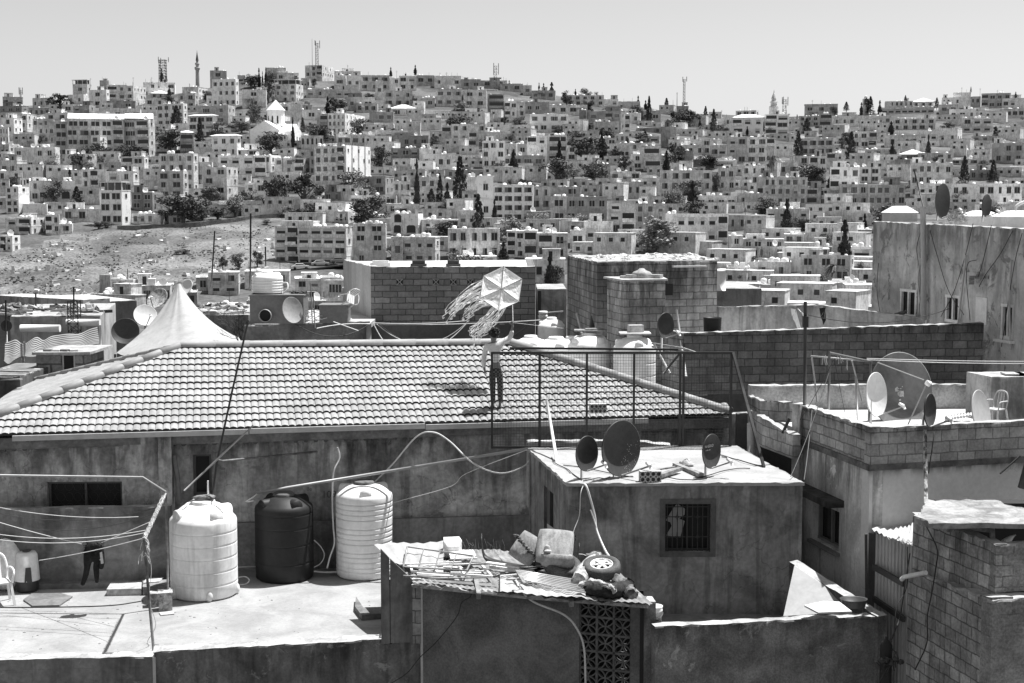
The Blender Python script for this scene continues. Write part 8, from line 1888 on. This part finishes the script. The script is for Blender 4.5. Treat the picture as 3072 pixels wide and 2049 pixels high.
m = MB(); m.smooth = True; m.tube([P(2778, 1146, 28.0), P(2790, 1153, 28.0)], [.05, .06], 10); world(m.build('receiver', white_pl), gd)
m = MB(); q = random.Random(14); x_ = Vector((0, 0, 1)).cross(n).normalized(); x_ = -x_; u_ = n.cross(-x_) if False else Vector((0, 0, 1))
for k in range(26):
    px_, py_ = 2693 + q.gauss(0, 9), 1176 + q.gauss(0, 9); p = P(px_, py_, 28.9); r2 = (p - c).length / .76; p = P(px_, py_, 28.9 + (-n.y * 0) + .76 * .28 * (1 - r2 * r2) * .93 - .02 - .3 * (px_ - 2704) / F * 28.9 / -.93 * -1); s = q.uniform(.01, .04)
    m.face([p + Vector((-s, -s * .32, -s * .5)), p + Vector((s, s * .32, -s)), p + Vector((s * .6, s * .2, s)), p + Vector((-s, -s * .3, s * .6))])
world(m.build('chipped_patch', plain('chip_white', .55)), gd)
dish('bright white dish overlapping the giant grey dish', P(2631, 1184, 27.6), .42, (.72, -.68, .10), dish_w, P(2612, 1278, 27.0), .9)
dish('dark-faced dish on the paint-flaked pole', P(2792, 1231, 23.9), .275, (.78, -.6, .04), dish_d, P(2775, 1275, 24.0), .9)
dish('pale grey dish rising behind the parapet by the chair', P(2945, 1238, 26.2), .41, (.72, -.66, .2), plain('dish_mid', .42), P(2950, 1290, 26.3), .85, None, depth=.1)
o = thing('plastic_chair', 'pale plastic chair against the cement cistern on the dish terrace', 'chair', (P(2990, 1262, 28.2).x, 28.3, flz), -.9); plastic_chair(o, plain('greyed_plastic', .45)); o.scale = (.72,) * 3
m = MB(); a = P(2840, 1262, 28.6)
for k in range(9): m.tube([P(2838 + 9 * k, 1258 - 1.3 * k, 28.6), P(2842 + 9 * k, 1240 + (8 - k), 28.8)], .03, 6)
tag(m.build('folded_tarp', plain('pleated_tarp', .5)), 'pleated pale tarpaulin lying on the dish terrace floor', 'tarpaulin')
fp0 = P(2775, 1290, 23.8); fp1 = P(2778, 1512, 23.3); tag(MB().tube([fp0, fp1], .032, 10).build('flaked_pole', surf('flaked_paint_pole', .28, var=.9, scale=9, fine=.5, fs=14)), 'paint-flaked pole carrying a dish before the pale wall', 'pole')
cable('cable', 'black cable dropping from the dish beside the flaked pole', [P(2802, 1290, 23.8), P(2800, 1320, 23.7), P(2788, 1400, 23.6), P(2786, 1420, 23.6)], .009)
tag(MB().tube([P(3060, 1368, 25), P(3000, 1421, 24.9)], .016, 5).build('short_rod', steel_dk), 'short dark rod leaning on the pale wall at the eastern edge', 'rod')
m = MB(); c = P(3074, 1435, 24.8); m.beam(P(3064, 1465, 24.9), P(3090, 1370, 24.9), .1, .1); tag(m.build('dark_shutter', drk), 'dark shutter edge on the pale wall at the eastern margin', 'shutter')

# N: front right block structure, metal lean-to, utility pole
ZN = -4.83
n0, n1, n2 = P(2740, 1543, 22.9), P(2990, 1635, 20.7), P(3180, 1628, 20.9)
for p in (n0, n1, n2): p.z = ZN
nb_ = thing('block_shaft', 'half plastered block structure with ragged pale top at the front corner', 'building', (n1.x, n1.y, GR))
nm_ = surf('mouldy_blocks', .38, var=.35, scale=1.3, fine=.22, fs=20, brick=(.30, .19, .45, .012), streak=.4, top=(ZN, .9, .5), spots=.3, bump=.6); nm_r = surf('coarse_cement_blocks', .30, var=.25, scale=1.5, fine=.3, fs=26, brick=(.34, .16, .6, .012), patch=(.9, .6), bump=.6, spots=.3)
m = MB(); rwall(m, [n0, n1], ZN - .95, .16, .02); world(m.build('upper_wall', nm_), nb_)
m = MB(); rwall(m, [n1 + Vector((-.01, -.02, 0)), n2], ZN - .7, .16, .012); world(m.build('upper_wall', nm_r), nb_)
off = Vector((-.14, -.06, 0)); l0_, l1_ = P(2726, 1700, 22.8), P(2978, 1790, 20.4); l0_.z = ZN - .92; l1_.z = ZN - .72; l2_ = P(3180, 1780, 20.6); l2_.z = ZN - .72
m = MB(); rwall(m, [l0_, l1_], GR, .3, .03); world(m.build('lower_wall', nm_), nb_)
m = MB(); rwall(m, [l1_ + Vector((-.01, -.03, 0)), l2_], GR, .3, .02); world(m.build('lower_wall', nm_r), nb_)
m = MB(); rf = [G(2738, 1552, -4.55), G(2760, 1540, -4.55), G(2780, 1503, -4.55), G(2975, 1498, -4.55), G(3010, 1512, -4.55), G(3150, 1545, -4.55), G(3150, 1572, -4.55), G(2790, 1571, -4.55)]; q = random.Random(2); ring = []
for a, b in zip(rf, rf[1:] + rf[:1]):
    for i in range(8): p = a.lerp(b, i / 8) + Vector((q.uniform(-.02, .02), q.uniform(-.03, .03), 0)); ring.append((p.x, p.y))
m.prism(ring, -4.62, [-4.54 + q.uniform(-.02, .02) for _ in ring]); world(m.build('slab_roof', surf('crumbling_white_slab', .25, var=.4, scale=3, fine=.15, fs=20, bump=.9)), nb_)
m = MB(); a = P(2840, 1575, 22.2); m.box(a.x, a.x + 2.4, 22.6, 22.9, GR, -4.62); world(m.build('dark_recess', dark_in), nb_)
m = MB(); m.beam(P(2855, 1578, 21.9), P(2975, 1592, 22), .12, .05); m.beam(P(2848, 1572, 21.9), P(2850, 1590, 21.8), .08, .1); m.beam(P(2975, 1570, 22), P(2978, 1640, 22), .07, .07); world(m.build('timber_rail', wood), nb_)
m = MB(); m.smooth = True; c = P(3020, 1626, 21.3); m.tube(spline([P(3012, 1630, 21.5), P(3035, 1612, 21.6), P(3048, 1604, 21.6)], 4), [.06, .055, .05, .04, .03, .02, .015, .01, .008][:9], 8); tag(m.build('plastic_scoop', plain('scoop', .6)), 'pale curved plastic piece inside the block structure', 'plastic piece')
tag(MB().tube([P(2833, 1566, 22.6), P(2832, 1516, 22.6)], .02, 8).build('tap_pipe', steel), 'short upright tap pipe on the crumbling white slab', 'pipe')
tag(MB().beam(P(2833, 1520, 22.6), P(2842, 1522, 22.6), .03, .03).build('tap', steel), 'small tap handle on the upright pipe', 'tap')
m = MB(); m.smooth = True; m.blob(P(3048, 1517, 23), (.09, .07, .07), 10, 8, .1, 3); m.beam(P(3030, 1522, 23), P(3070, 1522, 23.2), .05, .04); tag(m.build('rubble_piece', conc), 'lump of pale rubble at the far end of the white slab', 'rubble')
tag(MB().tube([P(2705, 1738, 21.9), P(2712, 1731, 21.8), P(2778, 1718, 21.3)], .034, 10).build('white_pipe', white_pl), 'white pipe elbow jutting from the mouldy block wall', 'pipe')
cable('cable', 'black cable wandering down the mouldy block wall', [P(2762, 1548, 22.4), P(2790, 1600, 22.0), P(2812, 1650, 21.8), P(2808, 1700, 21.5), P(2795, 1780, 21.3), P(2782, 1850, 21.3), P(2780, 1930, 21.2), P(2745, 2010, 21.2)], .010)
ng_ = thing('metal_lean_to', 'tall corrugated metal lean-to between the pale house and block structure', 'lean-to', tuple(P(2670, 1900, 24)))
cs = surf('grey_profiled_sheet', .42, var=.12, scale=1, fine=.06, streak=.25, rough=.5, bump=.1); e0, e1 = P(2628, 1590, 24.1), P(2740, 1660, 22.9); m = MB(); base = len(m.v); nn2 = 44
for i in range(nn2 + 1):
    t = i / nn2; p = e0.lerp(e1, t); o_ = .03 * (1 if (i // 2) % 2 else 0); top_ = P(2628 + 112 * t, 1598 + 38 * t, p.y).z; m.v += [(p.x - o_ * .6, p.y - o_, GR), (p.x - o_ * .6, p.y - o_, top_)]
for i in range(nn2): m.f.append((base + 2 * i, base + 2 * i + 2, base + 2 * i + 3, base + 2 * i + 1)); m.m.append(0); m.sm.append(False)
world(m.build('sheet_wall', cs), ng_)
m = MB(); corr(m, P(2612, 1588, 24.2), P(2738, 1648, 22.9), P(2745, 1568, 24.6), P(2680, 1572, 25.4), .02, .16); world(m.build('sheet_roof', plain('bright_sheet', .4, .6)), ng_)
for y0, y1 in ((1700, 1752), (1795, 1858)): world(MB().beam(P(2620, y0, 24.0), P(2712, y1, 22.9), .05, .09).build('beam', steel_dk), ng_)
m = MB(); m.beam(P(2598, 1602, 24.3), P(2602, 2060, 24.3), .04, .04); m.box(P(2604, 1600, 24.5).x, P(2632, 1600, 24.5).x, 24.4, 24.45, GR, P(2610, 1600, 24.4).z); world(m.build('side_strip', pl_k), ng_)
up_ = thing('utility_pole', 'dark capped utility pole tangled with cable clamps', 'pole', tuple(P(2660, 2100, 21.5)))
m = MB(); m.smooth = True; a = P(2659, 1935, 21.5); m.lathe([(.095, -3.5), (.09, 0), (.05, .07), (.02, .09), (.02, .13), (0, .13)], 16, a); world(m.build('pole_shaft', surf('black_pole', .02, var=.3, scale=4, rough=.5)), up_)
m = MB(); q = random.Random(7)
for k in range(5): c = P(2645 + 14 * k * 1.0, 1985 + q.uniform(-8, 8), 21.3); m.blob(c, (.05, .05, .04), 8, 6, .3, k)
for k in range(9): c = P(q.uniform(2635, 2690), q.uniform(1965, 2030), 21.3); m.tube(spline([c, c + Vector((q.uniform(-.1, .1), 0, q.uniform(-.1, .1))), c + Vector((q.uniform(-.15, .15), 0, q.uniform(-.2, .2)))], 4), .008, 4)
world(m.build('cable_clamps', steel_dk), up_)
cable('cable', 'pair of thin black cables looping beside the utility pole', [P(2730, 1660, 22.6), P(2715, 1750, 22.4), P(2700, 1850, 22.2), P(2672, 1930, 21.8), P(2690, 1960, 21.6), P(2695, 1975, 21.4)], .01)
cable('cable', 'second thin cable on the metal lean-to', [P(2722, 1640, 22.7), P(2720, 1760, 22.4), P(2690, 1820, 22.2), P(2682, 1900, 22.0), P(2668, 1932, 21.7)], .008)
for i, (x, y, lt_) in enumerate([(2665, 1225, 27.9)]): pass
m = MB(); q = random.Random(23)          # litter over the pale roofs in the west
for k in range(150):
    x, y, d = q.choice([(q.uniform(35, 300), q.uniform(952, 975), q.uniform(46.2, 50)), (q.uniform(0, 105), q.uniform(940, 950), q.uniform(50.2, 54)), (q.uniform(605, 740), q.uniform(946, 960), q.uniform(46, 50))])
    zt_ = P(150, 950, 46).z if x < 310 and y > 951 else P(50, 940, 50).z if x < 310 else P(670, 945, 46).z
    c = Vector((P(x, y, d).x, d, zt_ + .01)); m.mat = q.choice([0, 1, 2])
    if q.random() < .6: m.beam(c, c + Vector((q.uniform(-.7, .7), q.uniform(-.4, .4), q.uniform(0, .1))), q.uniform(.04, .16), q.uniform(.03, .12))
    else: m.blob(c, (q.uniform(.08, .3), .15, q.uniform(.05, .18)), 7, 4, .35, k)
setting(m.build('roof_litter', [plain('dark_rags', .06), wood, conc]), 'stuff', 'planks, sheets and rubble littering the pale western roofs', 'litter')
write_labels()
